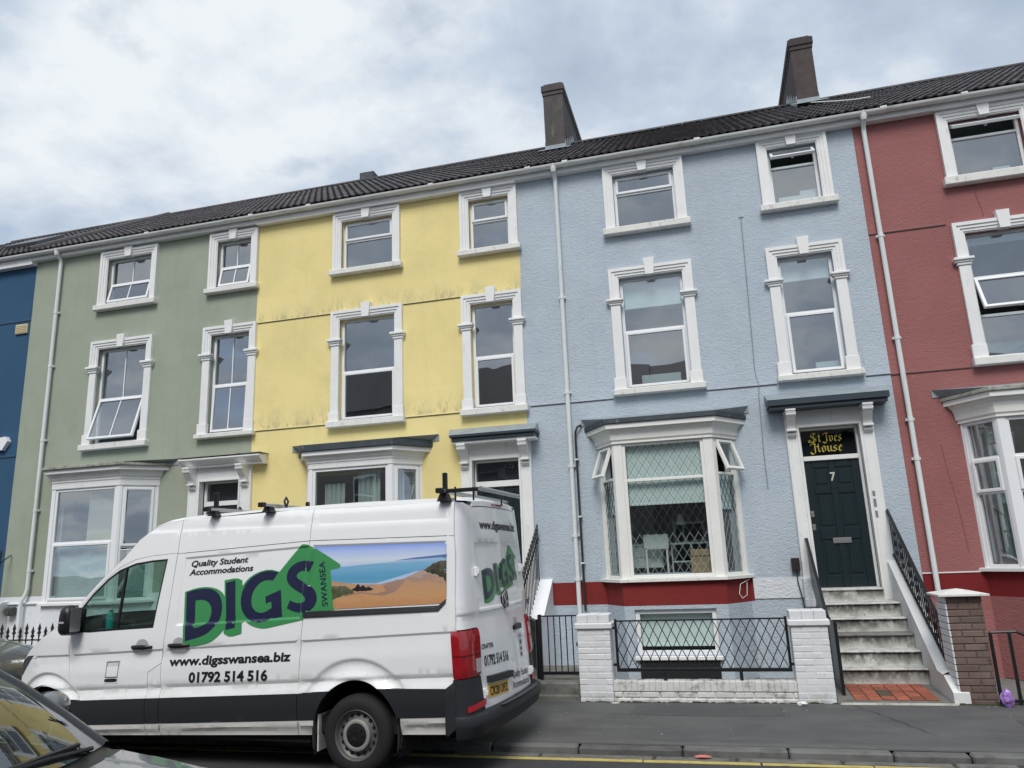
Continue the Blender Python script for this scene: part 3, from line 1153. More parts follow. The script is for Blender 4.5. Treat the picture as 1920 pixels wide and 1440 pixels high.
# --- yellow
hy = []
hy.append(surround_window(H_yell, -6.75, -5.33, 7.375, 7.485, 8.69, [(0, .60, {}), (.60, 1, dict(sash=True))]))
hy.append(surround_window(H_yell, -4.105, -2.985, 7.39, 7.50, 8.70, [(0, .58, {}), (.58, 1, dict(sash=True))]))
hy.append(surround_window(H_yell, -6.765, -5.29, 4.36, 4.48, 6.645, [(0, .48, GS), (.48, 1, {})], cap=(5.955, 6.085), base=4.665, key_up=.10))
hy.append(surround_window(H_yell, -4.12, -2.975, 4.36, 4.48, 6.62, [(0, .49, GS), (.49, 1, {})], cap=(5.955, 6.075), base=4.665, key_up=.10))
# --- pale blue
hb = []
hb.append(surround_window(H_blue, -1.36, .065, 7.39, 7.515, 8.73, [(0, .655, {}), (.655, 1, dict(sash=True))]))
hb.append(surround_window(H_blue, 1.32, 2.455, 7.41, 7.525, 8.755, [(0, .68, {}), (.68, 1, dict(tilt=48))]))
hb.append(surround_window(H_blue, -1.38, .05, 4.475, 4.583, 6.755, [(0, .515, dict(sash=True)), (.515, 1, dict(blind=.50))], cap=(6.09, 6.195), base=4.788, key_up=.12))
hb.append(surround_window(H_blue, 1.265, 2.46, 4.46, 4.56, 6.76, [(0, .52, dict(tilt=2.0)), (.52, 1, dict(blind=.34))], cap=(6.085, 6.197), base=4.785, key_up=.12))
# --- red
hr = []
hr.append(surround_window(H_red, 4.14, 5.52, 7.405, 7.545, 8.725, [(0, .71, {}), (.71, 1, dict(tilt=60))]))
hr.append(surround_window(H_red, 6.75, 7.9, 7.405, 7.545, 8.725, [(0, .71, {}), (.71, 1, dict(sash=True))]))
hr.append(surround_window(H_red, 4.085, 5.53, 4.43, 4.555, 6.765, [(0, .335, {}), (.335, .64, dict(tilt=24)), (.64, 1, dict(blind=.12))], cap=(6.06, 6.18), base=4.77, key_up=.11))
hr.append(surround_window(H_red, 6.72, 7.92, 4.43, 4.555, 6.765, [(0, .48, GS), (.48, 1, {})], cap=(6.06, 6.18), base=4.77, key_up=.11))
# --- navy (the part towards the green house carries no window)
hn = []
hn.append(surround_window(H_navy, -17.4, -15.98, 7.36, 7.48, 8.60, [(0, .5, GS), (.5, 1, {})]))
hn.append(surround_window(H_navy, -19.3, -18.2, 7.36, 7.48, 8.60, [(0, .5, GS), (.5, 1, {})]))
hn.append(surround_window(H_navy, -17.4, -15.98, 4.36, 4.48, 6.66, [(0, .5, GS), (.5, 1, {})], cap=(5.97, 6.1), base=4.68, key_up=.09))
hn.append(surround_window(H_navy, -19.3, -18.2, 4.36, 4.48, 6.66, [(0, .5, GS), (.5, 1, {})], cap=(5.97, 6.1), base=4.68, key_up=.09))

# --- bays
LAT = dict(lattice=(.116, .19))
bay_b = bay(H_blue, -1.775, .45, -1.455, .09, .5, 1.49, 3.605, 3.64, 3.905, 3.985, 4.13,
            [(0, .715, dict(lattice=(.128, .205), blind=.24, pale=.62)), (.715, 1, dict(lattice=(.128, .205), blind=1.0))],
            [(0, .735, dict(lattice=(.10, .205), blind=.34, pale=.9)), (.735, 1, dict(tilt=21))], pane=G_bay, frm=M_cream, crown_m=M_cream,
            post_w=.135, lip_o=.145, cap_o=.175, flash_x=(-2.03, .715),
            apron=[('apron_band', M_band, 1.085, 1.445, []), ('apron_wall', M_blue, -.02, 1.085, [(-1.30, -.085, .36, 1.03)])])
bay_y = bay(H_yell, -7.225, -4.945, -6.915, -5.31, .5, 1.42, 3.555, 3.70, 3.86, 3.975, 4.09,
            [(0, 1, {})], [(0, .6, {}), (.6, 1, dict(sash=True))], post_w=.075, lip_o=.13, cap_o=.17, flash_x=(-7.55, -4.61),
            apron=[('apron_wall', M_yellow, -.02, 1.37, [])])
bay_g = bay(H_green, -12.95, -10.48, -12.545, -10.945, .5, 1.385, 3.53, 3.70, 3.90, 3.955, 4.035,
            [(0, .515, dict(sash=True)), (.515, 1, {})], [(0, .46, {}), (.46, 1, dict(sash=True))], post_w=.085, lip_o=.15, cap_o=.20, cap_m=M_stone, flash_x=(-13.1, -10.05),
            apron=[('apron_wall', M_plinth, -.02, 1.34, [])])
bay_r = bay(H_red, 3.725, 6.0, 4.06, 5.66, .5, 1.475, 3.575, 3.62, 3.93, 3.985, 4.13,
            [(0, .5, {}), (.5, .735, dict(sash=True)), (.735, 1, {})], [(0, .5, {}), (.5, .735, dict(sash=True)), (.735, 1, {})], post_w=.10, lip_o=.15, cap_o=.18, cap_m=M_stone,
            flash_x=(3.41, 6.3), crown_m=M_cream, apron=[('apron_band', M_band2, 1.08, 1.425, []), ('apron_wall', M_red, -.02, 1.08, [])])

# stored in the bays: curtains and boards
def curtain(parent, x0, x1, y, z0, z1, m, folds=9, amp=.025, name='curtain'):
    mb = MB()
    n = folds * 6
    rows = []
    for z in (z0, z1):
        rows.append([(x0 + (x1 - x0) * i / n, y + amp * math.sin(2 * math.pi * folds * i / n) + amp * .5 * math.sin(4.1 * i), z) for i in range(n + 1)])
    mb.loft(rows)
    return obj(name, mb, m, parent, smooth=60)


curtain(bay_g, -12.36, -11.83, -.30, 2.3, 3.5, M_curtd, 5)
obj('board', MB().box(-11.82, -11.05, -.30, -.285, 2.45, 3.42), M_card, bay_g)
obj('drape_sheet', MB().box(-12.40, -11.02, -.33, -.325, 1.44, 2.42), M_sheet, bay_g)
obj('drape_sheet', MB().add([(-10.86, -.30, 1.44), (-10.55, -.02, 1.44), (-10.55, -.02, 2.36), (-10.86, -.30, 2.36)], [(0, 1, 2, 3)]), M_sheet, bay_g)
curtain(bay_y, -6.05, -5.62, -.28, 1.5, 3.5, M_curtl, 4)
curtain(bay_y, -6.72, -6.32, -.25, 1.5, 3.3, M_curtl, 4)
curtain(bay_y, -5.34, -5.2, -.2, 1.5, 3.5, M_curtl, 2)
curtain(bay_r, 4.0, 4.25, -.1, 1.6, 3.5, M_curtl, 3)

# --- doorways
def canopy_flat(xa, xb, z0, z1, zf, fxa, fxb, white_z, m=M_anth, y=-.36):
    def f(dc):
        obj('canopy', MB().cbox(xa, xb, y, .0, z0 + .03, z1, .008).cbox(xa + .03, xb - .03, y + .035, .0, z0 - .03, z0 + .03, .006), m, dc)
        if white_z:
            obj('canopy_cornice', MB().cbox(xa + .03, xb - .03, y + .07, .0, white_z, z0 - .028, .008), M_trim, dc)
        obj('canopy_lead', MB().add([(xa, y, z1 + .002), (xb, y, z1 + .002), (fxb, -.012, zf), (fxa, -.012, zf), (xa, 0, z1), (xb, 0, z1)], [(0, 1, 2, 3), (0, 3, 4), (1, 5, 2)])
            .box(fxa, fxb, -.014, 0, zf - .14, zf), M_lead, dc)
    return f


def canopy_white(dc):
    prof = [(0, 3.80), (-.17, 3.80), (-.17, 3.835), (-.21, 3.85), (-.24, 3.885), (-.27, 3.90), (-.30, 3.935), (-.30, 3.96), (0, 3.985)]
    obj('canopy_cornice', MB().prism(prof, 'x', -9.84, -8.08), M_trim, dc)
    obj('canopy_lead', MB().box(-9.86, -8.06, -.31, .0, 3.987, 3.999), M_stone, dc)


dcb, hb_d = doorway(H_blue, 1.235, 2.52, 1.06, 3.985, 1.404, 2.345, 3.735, (3.255, 3.668), 1.465, 2.272, 3.182, canopy_flat(.99, 2.75, 4.0, 4.125, 4.28, .976, 2.80, None))
dcy, hy_d = doorway(H_yell, -4.20, -2.925, 1.06, 3.845, -4.02, -3.115, 3.595, (3.197, 3.53), -3.965, -3.175, 3.092, canopy_flat(-4.30, -2.765, 3.915, 3.99, 4.15, -4.41, -2.79, 3.835))
dcg, hg_d = doorway(H_green, -9.765, -8.385, 1.06, 3.81, -9.535, -8.615, 3.568, (3.16, 3.505), -9.45, -8.735, 3.07, canopy_white)
hb.append((1.404, 2.345, 1.06, 3.735))
hy.append((-4.02, -3.115, 1.06, 3.595))
hg.append((-9.535, -8.615, 1.06, 3.568))
G_fan = glass('fanlight_glass', tint=(.5, .55, .58), ior=1.6)
for H, dl, dr, f0, f1 in ((H_blue, 1.465, 2.272, 3.255, 3.668), (H_yell, -3.965, -3.175, 3.197, 3.53), (H_green, -9.45, -8.735, 3.16, 3.505)):
    obj('fanlight', MB().add([(dl, .13, f0), (dr, .13, f0), (dr, .13, f1), (dl, .13, f1)], [(0, 1, 2, 3)]), G_fan, H)
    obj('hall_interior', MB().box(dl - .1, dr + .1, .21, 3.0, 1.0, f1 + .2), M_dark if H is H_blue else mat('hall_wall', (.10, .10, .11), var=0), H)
    if H is not H_blue:                      # hall boxes are open towards the fanlight
        pass
D_b = door_leaf(H_blue, 1.465, 2.272, 1.24, 3.18)
D_y = door_leaf(H_yell, -3.965, -3.175, 1.24, 3.09)
D_g = door_leaf(H_green, -9.45, -8.735, 1.24, 3.07, mat('grey_door_paint', (.03, .035, .04), rough=.3, var=.05))
for i, (zz, ) in enumerate(((2.36,), (2.16,))):
    obj('door_lock', MB().cbox(1.478, 1.525, .11, .125, zz - .045, zz + .045, .004).lathe([(.001, -.012), (.012, -.012), (.014, 0)], (1.501, .11, zz + .012), 'y', 10), M_metal, D_b)
obj('letter_box', MB().cbox(1.745, 2.012, .105, .123, 1.905, 1.985, .006).box(1.77, 1.987, .101, .106, 1.922, 1.968), M_metal, D_b)
obj('entry_buzzer', MB().cbox(2.36, 2.40, -.082, -.06, 2.42, 2.54, .006).cbox(2.362, 2.40, -.08, -.06, 2.58, 2.66, .006).cbox(2.362, 2.40, -.08, -.06, 2.26, 2.36, .006), M_metal, dcb)
obj('letter_box', MB().cbox(-3.70, -3.44, .105, .123, 1.93, 2.0, .006), M_metal, D_y)


def nib(strokes, w=.055, ang=40):
    """broad-nib pen strokes: each polyline is swept by a short slanted edge"""
    dx, dy = w / 2 * math.cos(rad(ang)), w / 2 * math.sin(rad(ang))
    mb = []
    for st in strokes:
        for (x0, y0), (x1, y1) in zip(st, st[1:]):
            mb.append([(x0 - dx, y0 - dy), (x0 + dx, y0 + dy), (x1 + dx, y1 + dy), (x1 - dx, y1 - dy)])
    return mb


def arc(cx, cy, rx, ry, a0, a1, n=8):
    return [(cx + rx * math.cos(rad(a0 + (a1 - a0) * i / n)), cy + ry * math.sin(rad(a0 + (a1 - a0) * i / n))) for i in range(n + 1)]


# blackletter strokes, x-height 1, written with a 40 degree nib
GL = {
    'S': (1.22, [arc(.62, 1.12, .42, .36, 40, 200) + [(.35, .86), (.62, .70), (.86, .52)] + arc(.52, .34, .40, .34, 30, -130), [(.22, .12), (-.06, .05), (-.22, .22), (-.12, .40), (.10, .34)], [(.62, 1.40), (.60, .10)]]),
    't': (.52, [[(.22, 1.3), (.20, .22), (.34, .06), (.50, .16)], [(.02, .92), (.46, .92)]]),
    '.': (.34, [[(.14, .06), (.20, .12)]]),
    'J': (.80, [arc(.30, 1.18, .30, .20, 200, 60) + [(.62, 1.42), (.80, 1.34)], [(.50, 1.40), (.52, .30)] + arc(.26, .22, .26, .42, 0, -130), [(.08, -.14), (-.10, -.06)]]),
    'v': (.74, [[(.06, .96), (.20, .86), (.20, .20), (.36, .04), (.58, .22), (.60, .74), (.50, .98), (.30, .84)]]),
    'e': (.66, [[(.46, .60), (.20, .50), (.18, .22), (.34, .04), (.56, .18)], [(.20, .50), (.22, .78), (.38, .98), (.54, .80), (.46, .60)]]),
    's': (.62, [[(.52, .86), (.34, .98), (.16, .80), (.20, .62), (.46, .42), (.48, .20), (.28, .02), (.06, .16)]]),
    'H': (1.18, [arc(.20, 1.20, .34, .22, 190, 40) + [(.52, 1.30)], [(.42, 1.42), (.42, .24)] + arc(.14, .16, .28, .42, 20, -150) + [(-.22, .06)], [(.42, .80), (.66, .98), (.88, .84), (.88, .26), (1.04, .06)], [(.88, 1.34), (.84, .9)]]),
    'o': (.72, [[(.34, .98), (.16, .80), (.16, .24), (.34, .02), (.56, .22), (.56, .78), (.34, .98)]]),
    'u': (.78, [[(.06, .92), (.18, .86), (.18, .20), (.34, .04), (.56, .22)], [(.56, .98), (.56, .20), (.72, .06)]]),
}


def blackletter(name, txt, x0, z0, h, y, m, parent, w=None):
    tot = sum(GL[c][0] for c in txt)
    k = (w / tot) if w else h
    mb = MB()
    x = x0
    i = 0
    for c in txt:
        adv, st = GL[c]
        for q in nib(st, .19, 42):
            i += 1
            yy = y - .0002 * (i % 7)
            mb.add([(x + p[0] * k, yy, z0 + p[1] * h) for p in q], [(0, 1, 2, 3)])
        x += adv * k
    return obj(name, mb, m, parent)


M_gold = mat('gold_leaf', (.72, .56, .10), rough=.35, var=.15, vscale=30, metal=.35)
blackletter('lettering', 'St.Jves', 1.60, 3.475, .098, .126, M_gold, H_blue, w=.475)
blackletter('lettering', 'House', 1.615, 3.315, .098, .126, M_gold, H_blue, w=.455)
flat_y = lambda y: (lambda u, v, d: (u, y + d, v))
lettering('house_number', '7', mat('pale_number', (.55, .57, .5), rough=.4, var=0), D_b, flat_y(.12), (1.828, 2.86), (1.905, 2.86), (0, .135), bold=.02, d=0)
# chandelier seen through the yellow house's fanlight
M_lampw = mat('lit_crystal', (.8, .6, .25), rough=.2, var=.3, vscale=60)
ch = MB()
for k in range(16):
    a, r = k * 2.4, .02 + .08 * (k % 5) / 4
    cx, cz = -3.32 + r * 1.3 * math.cos(a), 3.455 + r * .7 * math.sin(a)
    ch.cbox(cx - .008, cx + .008, .145 + .002 * k, .155 + .002 * k, cz - .012, cz + .012, .004)
obj('chandelier', ch, M_lampw, H_yell)

# --- basement window of the pale blue house and the dark panel under it
bw = part_empty('basement_window', H_blue)
glazed(bw, Matrix.Translation((-1.30, -.45, .36)), 1.215, .67, [(0, .67, dict(blind=.86))], pane=G_bay, fr=.07)
obj('sill', MB().cbox(-1.335, -.05, -.56, -.40, .30, .357, .008), M_trim, bw)
obj('room_interior', MB().box(-1.30, -.09, -.25, .0, .2, 1.04), M_dark, bw)
obj('dark_board', MB().cbox(-1.27, -.10, -.525, -.503, -.0, .292, .004), M_dark, H_blue)

# --- front walls
wall_sheet('wall', -14.1, -8.44, 1.36, 8.80, hg + [(-12.83, -10.6, 1.45, 3.5)], M_green, H_green)
wall_sheet('plinth_wall', -14.1, -8.44, -.05, 1.36, [(-9.535, -8.615, 1.06, 1.5)], M_plinth, H_green, back=None, y=-.012, dep=0)
obj('plinth_ledge', MB().cbox(-14.1, -12.83, -.05, .0, 1.345, 1.385, .01), M_plinth, H_green)
wall_sheet('wall', -8.44, -2.98, -.05, 8.80, hy + [(-7.1, -5.07, 1.5, 3.5)], M_yellow, H_yell)
wall_sheet('wall', -2.98, 2.885, 1.445, 8.80, hb + [(-1.66, .33, 1.55, 3.55)], M_blue, H_blue)
wall_sheet('band_wall', -2.98, .5, 1.09, 1.445, [], M_band, H_blue, back=None, y=-.002)
wall_sheet('lower_wall', -2.98, .5, -.05, 1.13, [], M_blue, H_blue, back=None, y=.001)
wall_sheet('plinth_wall', .5, 1.404, 1.12, 1.43, [], M_rough, H_blue, back=None, y=-.02)
wall_sheet('lower_wall', .5, 2.885, -.05, 1.12, [(1.404, 2.345, 1.06, 1.2)], M_blue, H_blue, back=None, y=-.004, dep=0)
wall_sheet('upper_plinth', 2.345, 2.885, 1.12, 1.445, [], M_blue, H_blue, back=None, y=-.001)
wall_sheet('wall', 2.885, 8.55, 1.42, 8.80, hr + [(3.85, 5.88, 1.55, 3.5)], M_red, H_red)
wall_sheet('band_wall', 2.885, 8.55, 1.09, 1.42, [], M_band2, H_red, back=None, y=-.002)
wall_sheet('lower_wall', 2.885, 8.55, -.05, 1.09, [], M_red, H_red, back=None)
obj('band_edge', MB().box(2.885, 3.7, -.012, 0, 1.415, 1.432), M_trim, H_red)
wall_sheet('wall', -19.6, -14.1, -.05, 8.80, hn, M_navy, H_navy)

# drip courses between the openings
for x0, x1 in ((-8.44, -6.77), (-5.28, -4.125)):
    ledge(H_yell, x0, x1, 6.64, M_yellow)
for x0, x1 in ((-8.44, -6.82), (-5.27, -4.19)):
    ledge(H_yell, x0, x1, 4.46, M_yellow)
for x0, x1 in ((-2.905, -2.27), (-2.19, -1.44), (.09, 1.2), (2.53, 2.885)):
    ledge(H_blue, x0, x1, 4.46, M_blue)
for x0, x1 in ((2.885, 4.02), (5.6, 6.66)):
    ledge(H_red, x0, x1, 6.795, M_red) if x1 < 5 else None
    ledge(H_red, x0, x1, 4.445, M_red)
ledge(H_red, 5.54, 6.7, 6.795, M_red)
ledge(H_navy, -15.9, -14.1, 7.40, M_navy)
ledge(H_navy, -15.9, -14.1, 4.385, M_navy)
obj('eaves_band', MB().box(-19.6, -14.1, -.142, 0, 8.655, 8.80), M_trim, H_navy)

# eaves, gutters, roofs, pipes, chimneys
eaves(H_navy, -19.6, -14.1, 0, ())
eaves(H_green, -14.1, -8.44, 0, (-11.0, -8.5))
eaves(H_yell, -8.44, -2.98, .03, (-7.2, -4.6, ))
eaves(H_blue, -2.98, 2.885, 0, (-2.7, -2.0, .35))
eaves(H_red, 2.885, 8.55, 0, (3.35, 4.55))
roof(H_navy, -19.6, -14.1, (-17.0, -14))
roof(H_green, -14.1, -8.44, (-13.8, -8.4))
roof(H_yell, -8.44, -2.98)
roof(H_blue, -2.98, 2.885, (-2.99, 2.5))
roof(H_red, 2.885, 8.55, (2.8, 7.3))
drainpipe(H_green, -13.365, .5, joints=(7.45, 6.25, 4.65, 3.2, 2.0),
          swan=[(-13.365, -.205, 8.82), (-13.365, -.19, 8.76), (-13.365, -.09, 8.66), (-13.365, -.075, 8.58), (-13.365, -.075, 1.66), (-13.38, -.085, 1.56), (-13.44, -.11, 1.42), (-13.45, -.12, 1.34), (-13.45, -.12, .1)])
drainpipe(H_blue, -2.225, .1, joints=(6.35, 4.62, 3.35, 2.2, 1.5))
drainpipe(H_red, 3.045, 1.18, joints=(6.72, 5.0, 3.7, 3.1))
chimney(H_blue, -2.955, -2.485, 3.0, 6.1, 11.03, 12.80, M_chim)
c2 = chimney(H_red, 2.60, 3.045, 3.0, 5.6, 11.08, 12.74, M_chimb)
# a loose mortar cable on the roof below the right chimney
obj('roof_cable', MB().tube([(2.75, 2.9, 11.08), (2.95, 2.4, 10.74), (3.15, 1.9, 10.40), (3.42, 1.55, 10.16), (3.6, 1.35, 10.04)], .014, 6), M_gutter, H_red)
# low chimney stump on the yellow roof's ridge
obj('chimney_stump', MB().cbox(-8.15, -7.75, 3.9, 4.7, 11.4, 11.92, .01), M_cap, H_yell)
# roof light and its flashing on the navy roof
M_rl = Matrix.Translation((-15.9, EAVE_Y + 1.6 * math.cos(RP), EAVE_Z + 1.6 * math.sin(RP) + .05)) @ Matrix.Rotation(RP, 4, 'X')
obj('roof_light', MB().cbox(-.5, .5, 0, .9, 0, .09, .012), mat('roof_light_frame', (.12, .125, .135), rough=.4), H_navy, M_rl)
# hip roll where the green roof meets the lower navy roof
obj('valley_roll', MB().tube([(-14.1, EAVE_Y, EAVE_Z + .06), (-14.1, RIDGE_Y, RIDGE_Z + .05)], .07, 8), M_tile, H_green, smooth=40)

# cables and small fittings on the pale blue wall
obj('wall_cable', MB().tube([(.945, -.012, 7.41), (.93, -.012, 6.72), (.90, -.012, 5.4), (.882, -.012, 4.70), (.92, -.014, 4.42), (.90, -.014, 4.30), (.874, -.012, 3.34), (.876, -.012, 2.78)], .006, 6).box(.905, .985, -.012, .0, 7.405, 7.415), mat('painted_cable', (.20, .235, .27), rough=.7, var=.15), H_blue)
wc = obj('waste_pipe', MB().tube([(-2.04, .0, 4.02), (-2.04, -.06, 4.03), (-2.09, -.075, 4.0), (-2.125, -.075, 3.92), (-2.13, -.075, 3.8), (-2.13, -.075, 1.0)], .018, 8), M_cable, H_blue, smooth=40)
for z in (3.45, 2.5, 1.75):
    obj('pipe_clip', MB().box(-2.16, -2.10, -.098, .0, z - .012, z + .012), M_pipe, wc)
obj('loose_wire', MB().tube([(.46, -.03, 1.42), (.30, -.35, 1.36), (.27, -.42, 1.22), (.31, -.44, 1.16), (.38, -.36, 1.20), (.40, -.30, 1.38)], .0045, 5), M_gutter, H_blue)
jb = obj('cable_box', MB().cbox(1.085, 1.205, -.09, .0, 1.51, 1.71, .012), mat('brown_plastic', (.030, .022, .022), rough=.4, var=.05), H_blue)
obj('wall_cable', MB().tube([(1.15, -.04, 1.51), (1.15, -.05, 1.35), (1.19, -.06, 1.1), (1.2, -.06, .9)], .009, 6), M_cable, jb)
# crack in the red wall between the storeys
obj('crack', MB().tube([(4.52, -.002, 7.39), (4.525, -.002, 7.2), (4.56, -.002, 7.0), (4.575, -.002, 6.85)], .006, 5), mat('crack_shade', (.22, .085, .09), var=0), H_red)
obj('crack', MB().tube([(3.42, -.001, 3.3), (3.45, -.001, 2.9), (3.50, -.001, 2.5), (3.53, -.001, 2.1), (3.55, -.001, 1.7)], .005, 5), MATS['crack_shade'], H_red)
# vent, alarm box, gas regulator
vent = obj('wall_vent', MB().cbox(-14.475, -14.15, -.04, .0, 7.09, 7.31, .008), mat('cream_plastic', (.62, .52, .32), rough=.6, var=.05), H_navy)
for k in range(5):
    obj('slat', MB().box(-14.455, -14.17, -.05, -.038, 7.115 + k * .037, 7.135 + k * .037), MATS['cream_plastic'], vent)
obj('alarm_box', MB().prism([(-14.57, 4.78), (-14.34, 4.80), (-14.27, 4.70), (-14.40, 4.51), (-14.60, 4.55)], 'y', -.1, .0), M_upvc, H_navy)
obj('gas_regulator', MB().cbox(-13.80, -13.63, -.14, -.012, 1.14, 1.31, .02).lathe([(.001, -.16), (.07, -.16), (.075, -.14)], (-13.74, 0, 1.22), 'y', 14), mat('regulator_grey', (.06, .065, .06), rough=.5, var=.1), H_green, smooth=35)
# ------------------------------------------------------------------ ground
M_road = mat('asphalt', (.050, .050, .053), rough=.88, var=.22, vscale=1.3, bumps=((160, .55, .006), (35, .3, .008)), grime=[((.10, .10, .10), .5, (90, 90, 90), .62, .72), ((.028, .028, .03), .6, (.9, .5, 1), .52, .7)])
M_pave = mat('pavement_asphalt', (.100, .099, .097), rough=.92, var=.2, vscale=1.6, bumps=((190, .35, .004), (14, .15, .01)), grime=[((.06, .06, .062), .7, (1.0, 2.6, 1), .48, .70), ((.15, .148, .142), .55, (.55, 3.0, 1), .55, .75), ((.17, .17, .168), .6, (60, 60, 60), .64, .74), ((.035, .035, .036), .7, (7, 7, 7), .66, .72)])
M_kerb = mat('kerb_stone', (.135, .135, .13), rough=.9, var=.22, vscale=3, rand=.18, bumps=((60, .5, .006),), grime=[((.05, .05, .05), .75, (3, 6, 6), .48, .68)])
M_chan = mat('channel_stone', (.165, .16, .15), rough=.9, var=.25, vscale=3, rand=.15, bumps=((60, .5, .006),), grime=[((.05, .05, .05), .7, (5, 9, 6), .50, .64)])
M_line = mat('yellow_road_paint', (.52, .42, .13), rough=.85, var=.2, vscale=7, grime=[((.14, .13, .10), .9, (9, 30, 9), .56, .66)], bumps=((120, .5, .004),))
PZ = .065                                     # pavement level above the road

road = obj('road', MB().add([(-600, -4.72, 0), (600, -4.72, 0), (600, -15.2, 0), (-600, -15.2, 0)], [(0, 1, 2, 3)]), M_road, kind='structure')
ground = obj('ground', MB().add([(-600, -600, -.06), (600, -600, -.06), (600, 600, -.06), (-600, 600, -.06)], [(0, 1, 2, 3)]), M_pave, kind='structure')
pave = obj('pavement', MB().add([(-600, -4.60, PZ), (600, -4.60, PZ), (600, -2.30, PZ + .01), (-600, -2.30, PZ + .01), (-600, -2.30, -.05), (600, -2.30, -.05)], [(0, 1, 2, 3), (3, 2, 5, 4)]), M_pave, kind='structure')
pave2 = obj('pavement', MB().add([(-600, -15.1, PZ), (600, -15.1, PZ), (600, -17.4, PZ), (-600, -17.4, PZ)], [(0, 1, 2, 3)]).add([(-600, -15.1, PZ), (600, -15.1, PZ), (600, -15.1, -.05), (-600, -15.1, -.05)], [(0, 1, 2, 3)]), M_pave, kind='structure')
kerb = part_empty('kerb', None, Matrix.Translation((0, -4.66, 0)))
kerb['kind'] = 'structure'
x = -16.0
lens = []
while x < 9:
    L = rnd.choice((.62, .88, .95, 1.0, 1.55, 1.6))
    lens.append((x, L)); x += L
for x, L in lens:
    dy, dz = rnd.uniform(-.008, .008), rnd.uniform(-.006, .006)
    obj('kerb_stone', MB().cbox(x + .006, x + L - .006, -4.735 + dy, -4.60, -.05, PZ + .004 + dz, .018), M_kerb, kerb)
chan = part_empty('channel', None, Matrix.Translation((0, -4.8, 0)))
chan['kind'] = 'structure'
x = -6.0
while x < 9:
    L = rnd.choice((.5, .75, 1.1, .9))
    if rnd.random() < .8:
        obj('channel_stone', MB().cbox(x + .01, x + L - .012, -4.85 + rnd.uniform(-.012, .012), -4.745, -.05, .008 + rnd.uniform(-.003, .004), .012), M_chan, chan)
    x += L
marking = part_empty('road_marking', None, Matrix.Translation((0, -4.93, 0)))
marking['kind'] = 'structure'
x = -16.0
while x < 10:
    L = rnd.uniform(.5, 1.3)
    j = [rnd.uniform(-.006, .006) for _ in range(4)]
    obj('painted_stroke', MB().box(x, x + L - rnd.choice((.0, .0, .012, .02)), -4.965 + j[0], -4.885 + j[1], .001, .005), M_line, marking)
    x += L

# repairs and cracks in the pavement
M_patch = mat('pavement_patch', (.078, .078, .079), rough=.93, var=.15, bumps=((150, .4, .005),))
pz = lambda y: PZ + .010 * (y + 4.6) / 2.3
def patch(pts, m=None, e=.004):
    obj('pavement_patch', MB().add([(x, y, pz(y) + e) for x, y in pts] + [(x, y, pz(y) - .01) for x, y in pts], [tuple(range(len(pts)))] + [(i, (i + 1) % len(pts), (i + 1) % len(pts) + len(pts), i + len(pts)) for i in range(len(pts))]), m or M_patch, pave)
patch([(-1.15, -3.25), (-.2, -3.28), (.55, -3.22), (.57, -2.74), (-.3, -2.70), (-1.13, -2.73)])
patch([(2.75, -4.57), (3.5, -4.57), (3.52, -3.35), (2.78, -3.30)])
patch([(-3.0, -4.57), (4.8, -4.57), (4.8, -4.45), (2.0, -4.43), (-.4, -4.46), (-3.0, -4.44)], mat('kerb_haunch', (.115, .113, .11), rough=.95, var=.2))
M_crk = mat('crack_dirt', (.03, .03, .03), rough=.95, var=0)
def crack(pts, w=.006):
    mb = MB()
    for (xa, ya), (xb, yb) in zip(pts, pts[1:]):
        d = Vector((xb - xa, yb - ya)).normalized()
        n = Vector((-d.y, d.x)) * w * rnd.uniform(.4, 1)
        mb.add([(xa - n.x, ya - n.y, pz(ya) + .0052), (xb - n.x, yb - n.y, pz(yb) + .0052), (xb + n.x, yb + n.y, pz(yb) + .0052), (xa + n.x, ya + n.y, pz(ya) + .0052)], [(0, 1, 2, 3)])
    obj('crack', mb, M_crk, pave)
def walk(x, y, dx, dy, n, j):
    p = [(x, y)]
    for _ in range(n):
        x += dx + rnd.uniform(-j, j); y += dy + rnd.uniform(-j, j)
        y = min(-2.6, max(-4.5, y))
        p.append((x, y))
    return p
crack(walk(1.35, -2.62, .04, -.12, 12, .05))
crack(walk(-1.5, -2.64, .16, -.004, 16, .012), .005)
crack(walk(3.6, -3.4, .12, -.05, 10, .05))
M_moss = mat('moss', (.045, .052, .022), rough=1, var=.3, vscale=30)
ms = MB()
for k in range(150):
    x = rnd.choice((rnd.uniform(-1.84, 1.2), rnd.uniform(2.5, 2.9), rnd.uniform(-1.84, 1.2)))
    s_ = rnd.uniform(.006, .020)
    y = -2.512 - rnd.uniform(0, .018)
    ms.cbox(x - s_ * 1.6, x + s_ * 1.6, y - s_ * .6, y + s_ * .6, PZ, PZ + .008 + s_ * rnd.uniform(.4, 1.1), s_ * .3)
obj('moss', ms, M_moss, kind='stuff', label='dark moss and dirt along the foot of the white brick wall', cat='moss')

